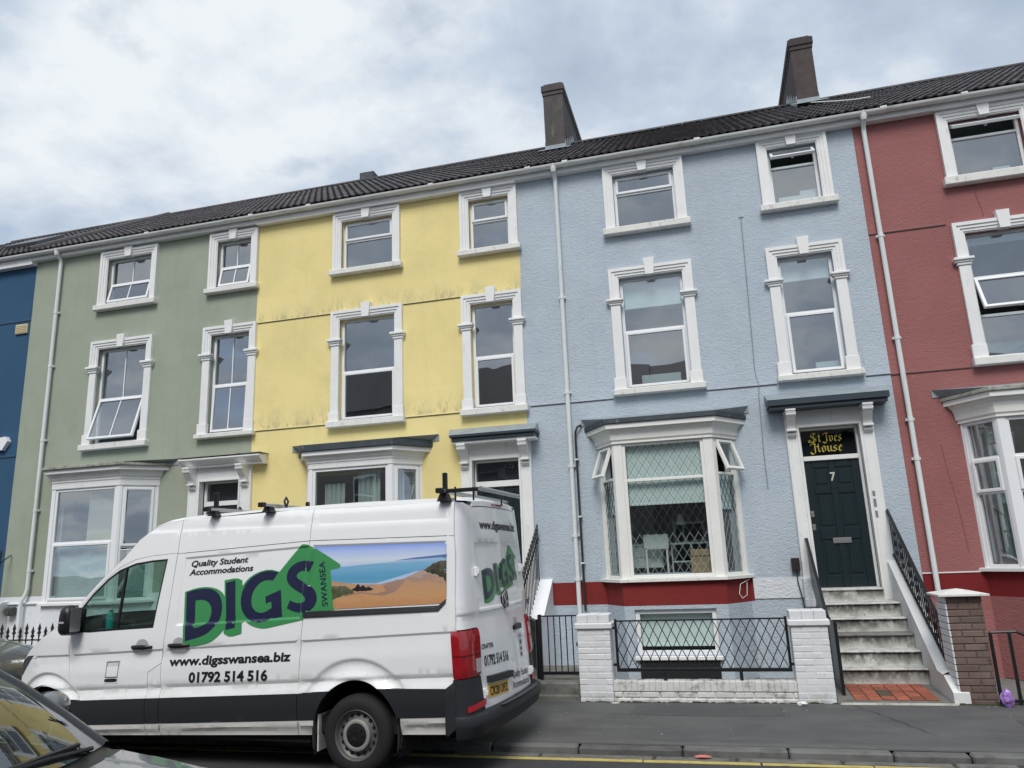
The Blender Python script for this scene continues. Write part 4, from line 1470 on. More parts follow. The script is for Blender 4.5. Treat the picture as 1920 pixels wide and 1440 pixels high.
# ------------------------------------------------------------------ brickwork
M_wbrick = mat('white_painted_brick', (.72, .73, .74), rough=.75, var=.05, vscale=6, rand=.035, bumps=((50, .3, .006), (16, .25, .01)), grime=[((.34, .33, .29), .7, (9, 9, 7), .60, .78), ((.15, .155, .11), .75, (7, 7, 6), .40, .62, [(.03, .30)])])
M_wmort = mat('white_painted_mortar', (.68, .69, .70), rough=.85, var=.08, bumps=((50, .4, .006),))
M_wlow = mat('white_brick_weathered', (.66, .66, .63), rough=.8, var=.08, vscale=5, rand=.06, bumps=((45, .4, .008),), grime=[((.16, .16, .12), .85, (6, 6, 9), .52, .70), ((.08, .085, .06), .8, (16, 16, 5), .60, .72)])
M_bbrick = mat('brown_brick', (.165, .112, .095), rough=.92, var=.18, vscale=7, rand=.22, bumps=((55, .4, .006),), grime=[((.06, .055, .05), .6, (8, 8, 8), .52, .75)])
M_bmort = mat('grey_mortar', (.095, .08, .072), rough=.95, var=.1)
M_conc = mat('old_concrete', (.19, .185, .17), rough=.95, var=.18, vscale=5, bumps=((40, .5, .01),), grime=[((.07, .075, .05), .8, (5, 5, 7), .46, .68)])
BH = .075


def courses(parent, x0, x1, y0, y1, z0, n, m, mm, bond=0, face_joint=.010, last=None):
    """solid pier or wall of single bricks laid in courses round a mortar core"""
    e_ = .0035 if mm is M_wmort else .006
    obj('mortar', MB().box(x0 + e_, x1 - e_, y0 + e_, y1 - e_, z0, z0 + n * BH), mm, parent)
    face_joint = .007 if mm is M_wmort else face_joint
    W, D = x1 - x0, y1 - y0
    for r in range(n):
        za, zb = z0 + r * BH + face_joint / 2, z0 + (r + 1) * BH - face_joint / 2
        off = 0 if (r + bond) % 2 == 0 else -.1125
        xs = []
        x = x0 + off
        while x < x1 - .02:
            a, b = max(x, x0), min(x + .225, x1)
            if b - a > .03:
                xs.append((a, b))
            x += .225
        for a, b in xs:
            j = rnd.uniform(-.003, .003)
            fj = .0015 if mm is M_wmort else face_joint / 2
            ja, jb = (0 if a == x0 else fj), (0 if b == x1 else fj)
            depth = .1025
            obj('brick', MB().cbox(a + ja, b - jb, y0 + j, min(y0 + depth, y1), za, zb, .007), m, parent)
        if D > .12:
            # returns seen on the flanks
            for xa, xb in ((x0 + j * .5, x0 + .1), (x1 - .1, x1 + j * .5)):
                obj('brick', MB().cbox(xa, xb, y0 + .1125, min(y0 + .33, y1), za, zb, .007), m, parent)


# front wall of the pale blue house: two piers and a dwarf wall between them
def pier(label, x0, x1, y0, y1, group):
    t = thing('gate_pier', label, 'brick pier', ((x0 + x1) / 2, (y0 + y1) / 2, PZ), group=group)
    courses(t, x0, x1, y0, y1, PZ - .02, 12, M_wbrick, M_wmort)
    z = PZ - .02 + 12 * BH
    e = .03
    obj('cap_course', MB().cbox(x0 - e, x1 + e, y0 - e, y1 + e, z, z + .078, .014), M_wbrick, t)
    n = 3
    for k in range(n):                      # bricks on edge along the top
        w = (x1 - x0) / n
        obj('cap_brick', MB().cbox(x0 + k * w + .001, x0 + (k + 1) * w - .001, y0 + rnd.uniform(-.004, .004), y1, z + .079, z + .18 + rnd.uniform(-.003, .003), .006), M_wbrick, t)
    return t


p1 = pier('white painted brick pier between the small iron gate and the diamond railing', -1.845, -1.42, -2.5, -2.17, 'white brick piers')
p2 = pier('white painted brick pier beside the foot of the front steps', .775, 1.195, -2.5, -2.17, 'white brick piers')
dw = thing('dwarf_wall', 'low white painted brick wall carrying the diamond lattice railing', 'garden wall', (-.32, -2.4, PZ))
X0, X1 = -1.418, .773
obj('mortar', MB().box(X0, X1, -2.478, -2.285, PZ - .02, .30), M_wmort, dw)
z = PZ - .02
for r in range(2):
    x = X0 - (.11 if r else 0)
    while x < X1 - .02:
        a, b = max(x, X0), min(x + .225, X1)
        if b - a > .03:
            obj('brick', MB().cbox(a + .004, b - .004, -2.492 - (.012 if r == 0 else 0) + rnd.uniform(-.005, .005), -2.39, z + r * BH + .005, z + (r + 1) * BH - .005, .010), M_wlow, dw)
        x += .225
x = X0
while x < X1 - .02:                          # bricks on edge form the coping
    b = min(x + .0745, X1)
    obj('coping_brick', MB().cbox(x + .0008, b - .0008, -2.498 + rnd.uniform(-.003, .003), -2.278, .198, .312 + rnd.uniform(-.003, .003), .0045), M_wlow, dw)
    x += .0745

# lattice railing on the dwarf wall
rl = thing('lattice_railing', 'black iron railing with diamond lattice on the low white wall', 'railing', (-.32, -2.39, .31))
fx0, fx1, fz0, fz1, fy = -1.37, .75, .415, 1.035, -2.395
obj('rail', MB().cbox(fx0, fx1, fy - .015, fy + .015, fz1 - .012, fz1 + .006, .003), M_iron, rl)
obj('rail', MB().cbox(fx0, fx1, fy - .02, fy + .02, fz0, fz0 + .042, .003), M_iron, rl)
for x in (fx0, fx1 - .032):
    obj('upright', MB().cbox(x, x + .032, fy - .016, fy + .016, fz0, fz1 + .02, .003), M_iron, rl)
for x in (-.77, .15):
    obj('foot', MB().cbox(x - .02, x + .02, fy - .02, fy + .02, .30, fz0, .003), M_iron, rl)
for x, z in ((fx0 - .04, .95), (fx0 - .04, .5), (fx1 + .0, .95), (fx1, .5)):
    obj('fixing_lug', MB().box(x, x + .045, fy - .01, fy + .01, z - .015, z + .015), M_iron, rl)
nd = 18
dx = (fx1 - fx0 - .064) / nd
H = fz1 - fz0 - .05
slope = 2.5 * dx                              # a bar crosses 2.5 diamonds on its way up
for sgn, yy in ((1, fy - .004), (-1, fy + .006)):
    for k in range(-3, nd + 3):
        xb = fx0 + .032 + k * dx
        t0, t1 = 0.0, 1.0
        xa, xc = xb, xb + sgn * slope
        lo, hi = fx0 + .03, fx1 - .03
        for _ in (0,):
            if sgn > 0:
                t0 = max(t0, (lo - xb) / slope); t1 = min(t1, (hi - xb) / slope)
            else:
                t0 = max(t0, (xb - hi) / slope); t1 = min(t1, (xb - lo) / slope)
        if t1 - t0 > .05:
            zz = lambda t: fz0 + .04 + H * t
            obj('lattice_bar', MB().bar((xb + sgn * slope * t0, yy, zz(t0)), (xb + sgn * slope * t1, yy, zz(t1)), .010, .009), M_iron, rl)

# small gate and the leaf beside it
gt = thing('iron_gate', 'low black iron gate of plain bars left of the white pier', 'gate', (-2.1, -2.3, .3))
gy = -2.30
obj('rail', MB().cbox(-2.385, -1.86, gy - .012, gy + .012, 1.095, 1.113, .003), M_iron, gt)
obj('rail', MB().cbox(-2.385, -1.86, gy - .016, gy + .016, .365, .405, .003), M_iron, gt)
obj('gate_post', MB().cbox(-2.405, -2.358, gy - .022, gy + .022, .29, 1.125, .004), M_iron, gt)
for k in range(6):
    x = -2.27 + k * .082
    obj('bar', MB().cbox(x - .007, x + .007, gy - .007, gy + .007, .39, 1.10, .002), M_iron, gt)
obj('latch', MB().cbox(-1.895, -1.85, gy - .03, gy, .72, .77, .004), M_iron, gt)
g2 = thing('iron_gate', 'black iron gate leaf seen nearly edge-on behind the van', 'gate', (-2.5, -2.1, .3))
M2 = Matrix.Translation((-2.43, -2.26, 0)) @ Matrix.Rotation(rad(112), 4, 'Z')
for z0, z1 in ((1.03, 1.05), (.36, .40)):
    obj('rail', MB().cbox(0, .62, -.012, .012, z0, z1, .003), M_iron, g2, M2)
for x in (0, .60):
    obj('gate_post', MB().cbox(x, x + .04, -.02, .02, .29, 1.06, .003), M_iron, g2, M2)
for k in range(5):
    x = .11 + k * .1
    obj('bar', MB().cbox(x - .007, x + .007, -.007, .007, .38, 1.04, .002), M_iron, g2, M2)
obj('latch', MB().cbox(.2, .25, -.03, .03, .68, .74, .004), M_iron, g2, M2)
gs = obj('gate_step', MB().cbox(-2.95, -1.852, -2.52, -1.0, .0, .302, .02).cbox(-2.93, -1.86, -2.545, -2.45, .0, .16, .02), M_conc)
gs['label'] = 'worn concrete step under the small iron gate'
gs['category'] = 'step'

# ------------------------------------------------------------------ front steps of the pale blue house
M_step = mat('stained_white_step', (.57, .575, .545), rough=.85, var=.08, vscale=4, bumps=((40, .35, .008),),
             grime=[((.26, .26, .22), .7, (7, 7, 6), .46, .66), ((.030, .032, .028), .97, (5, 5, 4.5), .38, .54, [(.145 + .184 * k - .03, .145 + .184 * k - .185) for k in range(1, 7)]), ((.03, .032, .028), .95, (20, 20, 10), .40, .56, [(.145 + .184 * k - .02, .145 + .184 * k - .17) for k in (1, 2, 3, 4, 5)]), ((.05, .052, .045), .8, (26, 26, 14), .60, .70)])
M_tread = mat('step_tread', (.20, .19, .175), rough=.9, var=.2, vscale=6, bumps=((40, .4, .008),), grime=[((.05, .05, .045), .7, (8, 8, 8), .5, .68)])
M_quarry = mat('quarry_tile', (.36, .105, .06), rough=.6, var=.12, vscale=8, rand=.28, grime=[((.10, .055, .04), .75, (9, 9, 9), .50, .70)])
st = thing('front_steps', 'stained white front steps rising to the dark door numbered 7', 'steps', (1.9, -.9, PZ))
SX0, SX1 = 1.375, 2.43
YS = [-1.56, -1.30, -1.05, -.79, -.52, -.22]
z0, hh = .145, .184
for k, y in enumerate(YS):
    zt = z0 + (k + 1) * hh
    inset = .0 if k < 5 else .03
    xa, xb = (SX0, SX1) if k < 5 else (1.41, 2.30)
    s = obj('step', MB().cbox(xa, xb - .0, y + .012, .02 if k < 5 else .14, zt - hh - .02, zt - .032, .008), M_step, st)
    obj('tread', MB().cbox(xa - .002, xb + .004, y - .014, .02 if k < 5 else .14, zt - .036, zt, .014), M_step if k != 2 else M_tread, s)
obj('step_base', MB().box(SX0, SX1, -1.545, 0.0, -.02, .15), M_step, st)
tl = thing('tiled_landing', 'red quarry tile landing at the foot of the front steps', 'tiled floor', (1.8, -2.0, PZ))
obj('bed', MB().add([(1.20, -2.53, .02), (2.47, -2.47, .02), (2.47, -1.55, .02), (1.30, -1.55, .02), (1.20, -2.53, .086), (2.47, -2.47, .086), (2.47, -1.55, .133), (1.30, -1.55, .133)],
                    [(4, 5, 6, 7), (0, 1, 5, 4), (1, 2, 6, 5), (3, 0, 4, 7)]), M_conc, tl)
ncx, ncy = 6, 5
for r in range(ncy):
    for c in range(ncx):
        xa = 1.405 + c * .152
        ya = -2.40 + r * .166
        zt = lambda y: .088 + (y + 2.5) * .0485
        j = rnd.uniform(-.002, .002)
        a, b, e = .006, .006, .012
        M = Matrix.Translation((xa, ya, zt(ya) + .002 + j)) @ Matrix.Rotation(math.atan(.0485), 4, 'X')
        obj('tile', MB().cbox(a, .152 - a, a + .005, .166 - a - .004, -.005, e, .003), M_quarry if not (r == 2 and c == 2) and not (r == 1 and c == 2) else mat('quarry_tile_dark', (.10, .07, .05), rough=.7), tl, M)
obj('edging', MB().cbox(1.22, 2.46, -2.565, -2.50, .02, .092, .02), mat('pale_edging', (.42, .41, .37), rough=.9, var=.15, grime=[((.1, .1, .08), .7, (7, 7, 7), .5, .68)]), tl)

# white parapet wall beside the steps
M_para = mat('white_parapet', (.73, .735, .73), rough=.8, var=.05, vscale=4, bumps=((35, .3, .008),), grime=[((.36, .31, .24), .65, (7, 7, 7), .60, .76), ((.10, .10, .08), .8, (4, 4, 9), .66, .78)])
pp = thing('parapet_wall', 'white rendered sloping wall right of the front steps', 'wall', (2.55, -1.0, PZ))
prof = [(-.02, -.02), (-.02, 1.60), (-.17, 1.585), (-2.0, .36), (-2.22, .345), (-2.52, .20), (-2.52, -.02)]
obj('wall_body', MB().prism(prof, 'x', 2.432, 2.60), M_para, pp)
cop = [(-.16, 1.60), (-.18, 1.63), (-2.0, .405), (-2.02, .36)]
mbp = MB()
for (ya, za), (yb, zb) in (((-.02, 1.605), (-.17, 1.59)), ((-.17, 1.59), (-2.0, .365)), ((-2.0, .365), (-2.22, .35))):
    n = 6
    ring = lambda y, z: [(2.423 + .186 * i / n, y, z + .035 * math.sin(math.pi * i / n) + .0) for i in range(n + 1)]
    mbp.loft([ring(ya, za), ring(yb, zb)])
obj('coping', mbp, M_para, pp, smooth=50)
# ornamental railing on the parapet
hr_ = thing('stair_railing', 'black ornamental iron railing on the sloping white wall beside the steps', 'railing', (2.53, -1.0, .9))
RT = [(2.53, -.04, 2.35), (2.53, -1.50, 1.24), (2.53, -2.03, .98)]
obj('handrail', MB().loft([[(2.53 + a, y, z + b) for a, b in ((-.024, -.008), (.024, -.008), (.024, .010), (0, .016), (-.024, .010))] for y, z in ((-.04, 2.36), (-1.55, 1.265), (-2.14, .84))], close_ring=True, cap=True), M_iron, hr_)
obj('rail', MB().loft([[(2.53 + a, y, z + b) for a, b in ((-.016, -.006), (.016, -.006), (.016, .006), (-.016, .006))] for y, z in ((-.04, 1.72), (-2.14, .41))], close_ring=True, cap=True), M_iron, hr_)
top = lambda y: 2.36 + (y + .04) * (2.36 - 1.265) / 1.51 if y > -1.55 else 1.265 + (y + 1.55) * (1.265 - .84) / .59
bot = lambda y: 1.72 + (y + .04) * 1.31 / 2.10
k = 0
y = -.12
while y > -2.14:
    if k % 7 in (2, 5) and k > 1:
        zc = (top(y) + bot(y)) / 2
        hh_ = (top(y) - bot(y)) * .5
        pts = []
        for s in (1, -1):
            for c_ in (1, -1):
                sp = []
                for i in range(13):
                    a = i / 12 * 1.6 * math.pi
                    r = .052 * (1 - i / 16)
                    sp.append((2.53, y + c_ * (r * math.sin(a)), zc + s * (hh_ * .30 + .055 - r * math.cos(a) * .95)))
                obj('scroll', MB().tube(sp, .0055, 5), M_iron, hr_)
        obj('bar', MB().cbox(2.523, 2.537, y - .006, y + .006, bot(y), top(y), .002).lathe([(.004, -.06), (.016, -.03), (.02, 0), (.016, .03), (.004, .06)], (2.53, y, zc), 'z', 8), M_iron, hr_)
    else:
        obj('bar', MB().cbox(2.523, 2.537, y - .006, y + .006, bot(y), top(y), .002), M_iron, hr_)
    k += 1
    y -= .088
obj('newel', MB().cbox(2.515, 2.545, -2.16, -2.13, .33, .86, .003), M_iron, hr_)

# handrail on the left of the steps with its solid dark infill
lh = thing('stair_railing', 'dark iron handrail with flat panel left of the front steps', 'railing', (1.33, -.9, .9))
obj('handrail', MB().loft([[(1.335 + a, y, z + b) for a, b in ((-.02, -.02), (.02, -.02), (.02, .02), (-.02, .02))] for y, z in ((.0, 1.985), (-.16, 1.975), (-1.30, 1.03), (-1.46, .955))], close_ring=True, cap=True), M_iron, lh)
obj('infill_panel', MB().prism([(-.10, 1.93), (-.10, 1.36), (-1.34, .40), (-1.34, .97)], 'x', 1.328, 1.342), mat('dark_green_panel', (.015, .024, .026), rough=.35), lh)
obj('newel', MB().cbox(1.305, 1.365, -1.50, -1.44, .06, .955, .004), M_iron, lh)
obj('post', MB().cbox(1.305, 1.345, -2.16, -2.12, .05, .96, .004), M_iron, lh)
obj('rail', MB().cbox(1.31, 1.34, -2.14, -1.46, .90, .945, .003), M_iron, lh)
obj('flat_panel', MB().box(1.318, 1.33, -2.13, -1.47, .10, .90), MATS['dark_green_panel'], lh)
obj('wall_bracket', MB().cbox(1.27, 1.335, -.05, .0, 1.90, 1.94, .004), M_iron, lh)
bl = thing('stair_cheek', 'white roughcast block at the head of the steps under the brown cable box', 'block', (1.28, -.1, 1.1))
obj('block', MB().cbox(1.215, 1.36, -.18, -.02, .98, 1.42, .02), M_rough, bl)

# ------------------------------------------------------------------ brown pier and its neighbours
bp_ = thing('gate_pier', 'brown brick pier with a pointed white cap at the edge of the red house', 'brick pier', (2.69, -2.3, PZ))
courses(bp_, 2.515, 2.885, -2.5, -2.12, PZ - .02, 16, M_bbrick, M_bmort, bond=1)
for r in range(16):                           # painted white towards the steps
    obj('brick', MB().cbox(2.497, 2.516, -2.497, -2.12, PZ - .02 + r * BH + .004, PZ - .02 + (r + 1) * BH - .004, .005), M_wbrick, bp_)
obj('cap', MB().loft([[(2.69 + s * (a), -2.31 + t * a, z) for s, t in ((-1, -1), (1, -1), (1, 1), (-1, 1))] for a, z in ((.255, 1.246), (.265, 1.252), (.265, 1.272), (.12, 1.305), (.01, 1.325))], close_ring=True, cap=True), M_sill, bp_)
rr_ = thing('area_railing', 'plain black railing in front of the red house beside the brown pier', 'railing', (3.3, -2.5, PZ))
obj('rail', MB().tube([(2.91, -2.5, .845), (3.17, -2.5, .85), (3.38, -2.5, .745), (3.9, -2.5, .745)], .017, 6), M_iron, rr_)
obj('rail', MB().cbox(2.9, 3.9, -2.515, -2.485, .10, .13, .003), M_iron, rr_)
for x in (2.91, 3.10, 3.38, 3.62, 3.88):
    obj('upright', MB().cbox(x - .016, x + .016, -2.516, -2.484, .06, .845 if x < 3.2 else .75, .003), M_iron, rr_)

# ------------------------------------------------------------------ yellow house stairs (mostly behind the van)
ys_ = thing('front_steps', 'white front steps of the yellow house, half hidden by the van', 'steps', (-3.6, -.9, PZ))
for k, y in enumerate(YS):
    zt = z0 + (k + 1) * hh
    obj('step', MB().cbox(-4.05, -2.955, y, .02 if k < 5 else .14, zt - hh - .02, zt, .012), M_step, ys_)
yp = thing('parapet_wall', 'white sloping stair wall with a painted coping right of the yellow house door', 'wall', (-2.8, -.8, PZ))
M_wpp = mat('white_stair_paint', (.80, .81, .83), rough=.6, var=.03, bumps=((30, .2, .006),))
obj('wall_body', MB().prism([(0, -.02), (0, 1.485), (-.05, 1.485), (-.82, .965), (-1.55, .93), (-1.55, -.02)], 'x', -2.94, -2.665), M_wpp, yp)
cp = MB()
for (ya, za), (yb, zb) in (((0, 1.50), (-.06, 1.50)), ((-.06, 1.50), (-.82, .985)), ((-.82, .985), (-1.6, .95))):
    cp.loft([[(-2.955, y, z - .03), (-2.955, y, z + .012), (-2.65, y, z + .012), (-2.65, y, z - .03)] for y, z in ((ya, za), (yb, zb))], close_ring=True, cap=True)
obj('coping', cp, M_wpp, yp)
yr = thing('spear_railing', 'black iron railing with spear heads on the stair wall of the yellow house', 'railing', (-2.87, -.6, 1.5))


def spear(x, y, z, s=1.0):
    return MB().lathe([(.004, 0), (.016 * s, .012), (.008 * s, .028), (.010 * s, .034), (.026 * s, .055), (.012 * s, .085), (.018 * s, .092), (.010 * s, .10), (.022 * s, .118), (.002, .165 * s)], (x, y, z), 'z', 6)


for k in range(13):
    y = -.10 - k * .10
    zt = 2.27 - k * .0665 * 1.0
    zb = 1.505 - max(0, (-y - .06)) * .68 if y > -.82 else .98
    b = obj('bar', MB().cbox(-2.872, -2.858, y - .007, y + .007, zb, zt, .002), M_iron, yr)
    obj('spear_head', spear(-2.865, y, zt - .01), M_iron, b)
obj('rail', MB().loft([[(-2.865 + a, y, z + b) for a, b in ((-.014, -.006), (.014, -.006), (.014, .006), (-.014, .006))] for y, z in ((-.05, 2.19), (-1.35, 1.325))], close_ring=True, cap=True), M_iron, yr)
obj('wall_stub', MB().cbox(-2.872, -2.858, -.1, .0, 2.15, 2.165, .002), M_iron, yr)

# ------------------------------------------------------------------ green and navy fronts at the left edge
fe = thing('spear_fence', 'black iron fence with spear heads in front of the green house', 'fence', (-11.3, -2.5, PZ))
obj('rail', MB().cbox(-13.6, -8.6, -2.515, -2.485, .905, .925, .003), M_iron, fe)
obj('rail', MB().cbox(-13.6, -8.6, -2.515, -2.485, .40, .42, .003), M_iron, fe)
SPM = {}
k = 0
x = -13.4
while x < -8.65:
    tall = (k % 2 == 0)
    zt = .985 if tall else .935
    key = 'a' if tall else 'b'
    b = obj('bar', MB().cbox(x - .008, x + .008, -2.508, -2.492, .30, zt, .002), M_iron, fe)
    obj('spear_head', spear(x, -2.5, zt - .02, 1.25), M_iron, b)
    x += .1235
    k += 1
fw = obj('dwarf_wall', MB().cbox(-13.6, -8.6, -2.58, -2.40, -.02, .32, .015), M_plinth)
fw['label'] = 'low white wall under the spear head fence before the green house'
fw['category'] = 'garden wall'
nr = thing('stair_railing', 'black spear headed railing on the curved stair wall of the navy house', 'railing', (-14.1, -.6, 1.4))
for i, (y, zt) in enumerate(((-.25, 2.26), (-.42, 2.14), (-.60, 2.02), (-.78, 1.90))):
    b = obj('bar', MB().cbox(-13.93, -13.915, y - .007, y + .007, 1.25 - i * .1, zt, .002), M_iron, nr)
    obj('spear_head', spear(-13.922, y, zt - .01, 1.2), M_iron, b)
obj('rail', MB().loft([[(-13.922 + a, y, z + b) for a, b in ((-.014, -.006), (.014, -.006), (.014, .006), (-.014, .006))] for y, z in ((-.02, 2.33), (-.95, 1.70))], close_ring=True, cap=True), M_iron, nr)
nw = obj('parapet_wall', MB().prism([(0, -.02), (0, 1.42), (-.18, 1.40), (-.35, 1.30), (-.55, 1.10), (-.9, .95), (-1.6, .9), (-1.6, -.02)], 'x', -14.0, -13.85), M_para)
nw['label'] = 'white curved stair wall at the edge of the navy house'
nw['category'] = 'wall'
area = obj('forecourt', MB().add([(-19.6, -2.3, -.03), (8.6, -2.3, -.03), (8.6, 0, -.03), (-19.6, 0, -.03)], [(0, 1, 2, 3)]), M_conc, kind='structure')

# ------------------------------------------------------------------ litter


def crumple(name, r, c, m, label, cat, sq=(1, 1, .7), seed=1, n=3, amp=.35):
    bm = bmesh.new()
    bmesh.ops.create_icosphere(bm, subdivisions=n, radius=1)
    rr = random.Random(seed)
    dirs = [Vector((rr.uniform(-1, 1), rr.uniform(-1, 1), rr.uniform(-1, 1))).normalized() for _ in range(22)]
    for v in bm.verts:
        k = 1 - amp * max(0, max(v.co.dot(d) ** 9 for d in dirs if v.co.dot(d) > 0)) + rr.uniform(-.05, .05)
        v.co = Vector((v.co.x * sq[0], v.co.y * sq[1], v.co.z * sq[2])) * k * r
    zmin = min(v.co.z for v in bm.verts)
    mb = MB()
    mb.v = [(v.co.x + c[0], v.co.y + c[1], v.co.z - zmin + c[2]) for v in bm.verts]
    mb.f = [tuple(v.index for v in f.verts) for f in bm.faces]
    bm.free()
    o = obj(name, mb, m)
    o['label'] = label
    o['category'] = cat
    return o


crumple('plastic_bag', .095, (2.935, -2.62, PZ + .002), mat('purple_plastic', (.36, .20, .55), rough=.35, var=.15, vscale=20), 'crumpled purple plastic bag on the pavement by the black railing', 'bag', (.85, .7, 1.1), 5)
crumple('paper_scrap', .06, (.80, -2.63, PZ + .002), mat('white_paper', (.78, .78, .78), rough=.8, var=.05), 'crumpled white paper scrap at the foot of the right white pier', 'litter', (1.25, .7, .5), 8, amp=.5)
crumple('paper_scrap', .035, (-1.40, -2.58, PZ + .002), MATS['white_paper'], 'small flat pale scrap of paper at the foot of the left white pier', 'litter', (1.8, .7, .2), 9, amp=.4)
crumple('crisp_packet', .07, (-.30, -4.80, .012), mat('red_foil', (.55, .16, .13), rough=.35, var=.35, vscale=35), 'flattened red and white packet lying in the gutter', 'litter', (1.3, .55, .22), 3, amp=.4)
bits = MB()
for k in range(38):
    x, y = rnd.uniform(-2.4, 5.5), rnd.uniform(-4.5, -2.6)
    s = rnd.uniform(.004, .011)
    z = PZ + .002 + (y + 4.6) * .0043
    bits.cbox(x - s, x + s * rnd.uniform(.6, 1.8), y - s * .7, y + s * .7, z, z + s * .5, s * .2)
obj('litter', bits, mat('pale_crumb', (.42, .41, .38), rough=.9, var=.2), kind='stuff', label='tiny pale crumbs and grit scattered on the pavement', cat='litter')

# ------------------------------------------------------------------ things behind the windows of the pale blue house
M_wht = mat('white_furniture', (.66, .70, .69), rough=.5, var=.02)


def simple(name, mb, m, label, cat):
    o = obj(name, mb, m)
    o['label'] = label
    o['category'] = cat
    return o


dk = thing('desk', 'white desk with drawer unit inside the leaded bay window', 'desk', (-.75, .6, .9))
obj('desk_top', MB().cbox(-1.35, -.1, .3, .75, 1.985, 2.015, .004), M_wht, dk)
obj('drawer_unit', MB().cbox(-1.35, -.86, .32, .74, 1.62, 1.98, .004), M_wht, dk)
obj('drawer', MB().cbox(-1.33, -.88, .305, .32, 1.80, 1.96, .003).cbox(-1.33, -.88, .305, .32, 1.63, 1.785, .003), M_wht, dk)
obj('shelf', MB().cbox(-.72, -.38, .32, .7, 1.70, 1.72, .003).cbox(-.72, -.70, .32, .7, 1.3, 1.98, .003).cbox(-.40, -.38, .32, .7, 1.3, 1.98, .003), M_wht, dk)
ck = thing('chair', 'white chair back standing at the desk inside the leaded bay window', 'chair', (-.95, .15, .95))
obj('backrest', MB().cbox(-1.14, -.74, .1, .13, 1.92, 2.16, .01), M_wht, ck)
obj('leg', MB().cbox(-1.12, -1.09, .1, .13, .95, 1.95, .004), M_wht, ck)
obj('leg', MB().cbox(-.79, -.76, .1, .13, .95, 1.95, .004), M_wht, ck)
obj('seat', MB().cbox(-1.14, -.74, -.2, .12, 1.40, 1.45, .01), M_wht, ck)
lp = thing('desk_lamp', 'white desk lamp with hooded shade behind the leaded bay window', 'lamp', (-.5, .5, 2.015))
obj('lamp_stem', MB().tube([(-.50, .5, 2.02), (-.50, .5, 2.25), (-.53, .46, 2.36)], .009, 6), M_wht, lp)
obj('lamp_shade', MB().lathe([(.03, .12), (.05, .09), (.065, .0), (.07, -.06)], (-.535, .45, 2.36), 'z', 12), M_wht, lp)
obj('lamp_base', MB().lathe([(.001, .02), (.06, .015), (.065, 0)], (-.5, .5, 2.016), 'z', 14), M_wht, lp)
bx = thing('cardboard_box', 'brown cardboard box in the corner of the leaded bay window', 'box', (-.2, -.1, 1.5))
obj('carton', MB().cbox(-.40, -.04, -.22, .05, 1.50, 1.90, .004), mat('cardboard', (.36, .26, .15), rough=.9, var=.08), bx)
obj('flap', MB().cbox(-.40, -.04, -.235, -.222, 1.80, 1.90, .002), MATS['cardboard'], bx)
simple('white_board', MB().cbox(1.62, 2.24, .22, .24, 7.535, 7.76, .004), M_wht, 'pale board leaning inside the top right window of the pale blue house', 'board')
simple('folded_paper', MB().cbox(1.98, 2.26, .27, .35, 7.535, 7.86, .004), M_wht, 'white packet behind the pale board at the top right window of the pale blue house', 'packet')
simple('white_board', MB().cbox(-.96, -.30, .24, .26, 4.60, 4.86, .004), M_wht, 'pale board standing inside the lower half of the first floor window left of door 7', 'board')
simple('white_box', MB().cbox(1.86, 2.22, .25, .40, 4.585, 4.80, .004), M_wht, 'white box on the sill inside the window above door 7', 'box')
simple('folded_towel', MB().cbox(-5.80, -5.55, .22, .34, 7.50, 7.62, .02), M_wht, 'pale folded towel on the sill inside the top left window of the yellow house', 'towel')
simple('book', MB().cbox(-.40, -.15, .22, .34, 7.53, 7.58, .004), M_wht, 'pale flat book on the sill of the top left window of the pale blue house', 'book')
simple('picture', MB().cbox(4.95, 5.2, .3, .32, 7.56, 7.78, .004), M_wht, 'white card on the sill inside the top window of the red house', 'card')
simple('sideboard', MB().cbox(4.35, 5.3, .35, .55, 4.57, 4.86, .01), mat('teal_cabinet', (.10, .20, .22), rough=.4), 'low teal cabinet inside the first floor window of the red house', 'cabinet')
# ------------------------------------------------------------------ the van (local frame: x forward, y away from the camera side, z up)
M_vwhite = mat('white_van_paint', (.85, .855, .855), rough=.32, var=.02, vscale=2, coat=.6, local=True, grime=[((.45, .43, .38), .40, (2.5, 2.5, 5), .46, .72, [(.60, 1.05)])])
M_vtrim = mat('dark_plastic_trim', (.020, .022, .027), rough=.55, var=.06, spec=.4, local=True)
M_vsill = mat('dirty_white_sill', (.60, .59, .56), rough=.45, var=.05, local=True, grime=[((.15, .14, .12), .7, (3, 5, 12), .54, .74)])
M_black = mat('black_plastic', (.010, .010, .011), rough=.4, var=.0)
M_under = mat('underbody', (.006, .006, .006), rough=.9, var=0)
M_rubber = mat('tyre_rubber', (.010, .010, .011), rough=.82, var=.1, bumps=((60, .3, .004),))
M_steel = mat('steel_wheel', (.13, .13, .125), rough=.5, var=.12, metal=.4, vscale=12)
M_ring = mat('silver_wheel_ring', (.36, .35, .33), rough=.45, var=.10, metal=.4, vscale=14)
M_alu = mat('aluminium', (.55, .56, .56), rough=.35, var=.05, metal=.85)
M_lred = mat('red_lens', (.30, .006, .012), rough=.12, var=.08, vscale=20, coat=.6)
M_lclear = mat('clear_lens', (.50, .42, .42), rough=.12, var=.1, coat=.6)
M_ref = mat('red_reflector', (.42, .012, .02), rough=.3, var=.05)
M_lgreen = mat('vinyl_green', (.048, .27, .088), rough=.35, var=.02, coat=.4)
M_lnavy = mat('vinyl_navy', (.014, .016, .055), rough=.35, var=.02, coat=.4)
M_ink = mat('vinyl_black', (.012, .013, .020), rough=.4, var=0)
M_plate = mat('plate_yellow', (.72, .43, .03), rough=.4, var=.02)
G_car = glass('vehicle_glass', tint=(.60, .76, .71), ior=1.7, wav=.02)

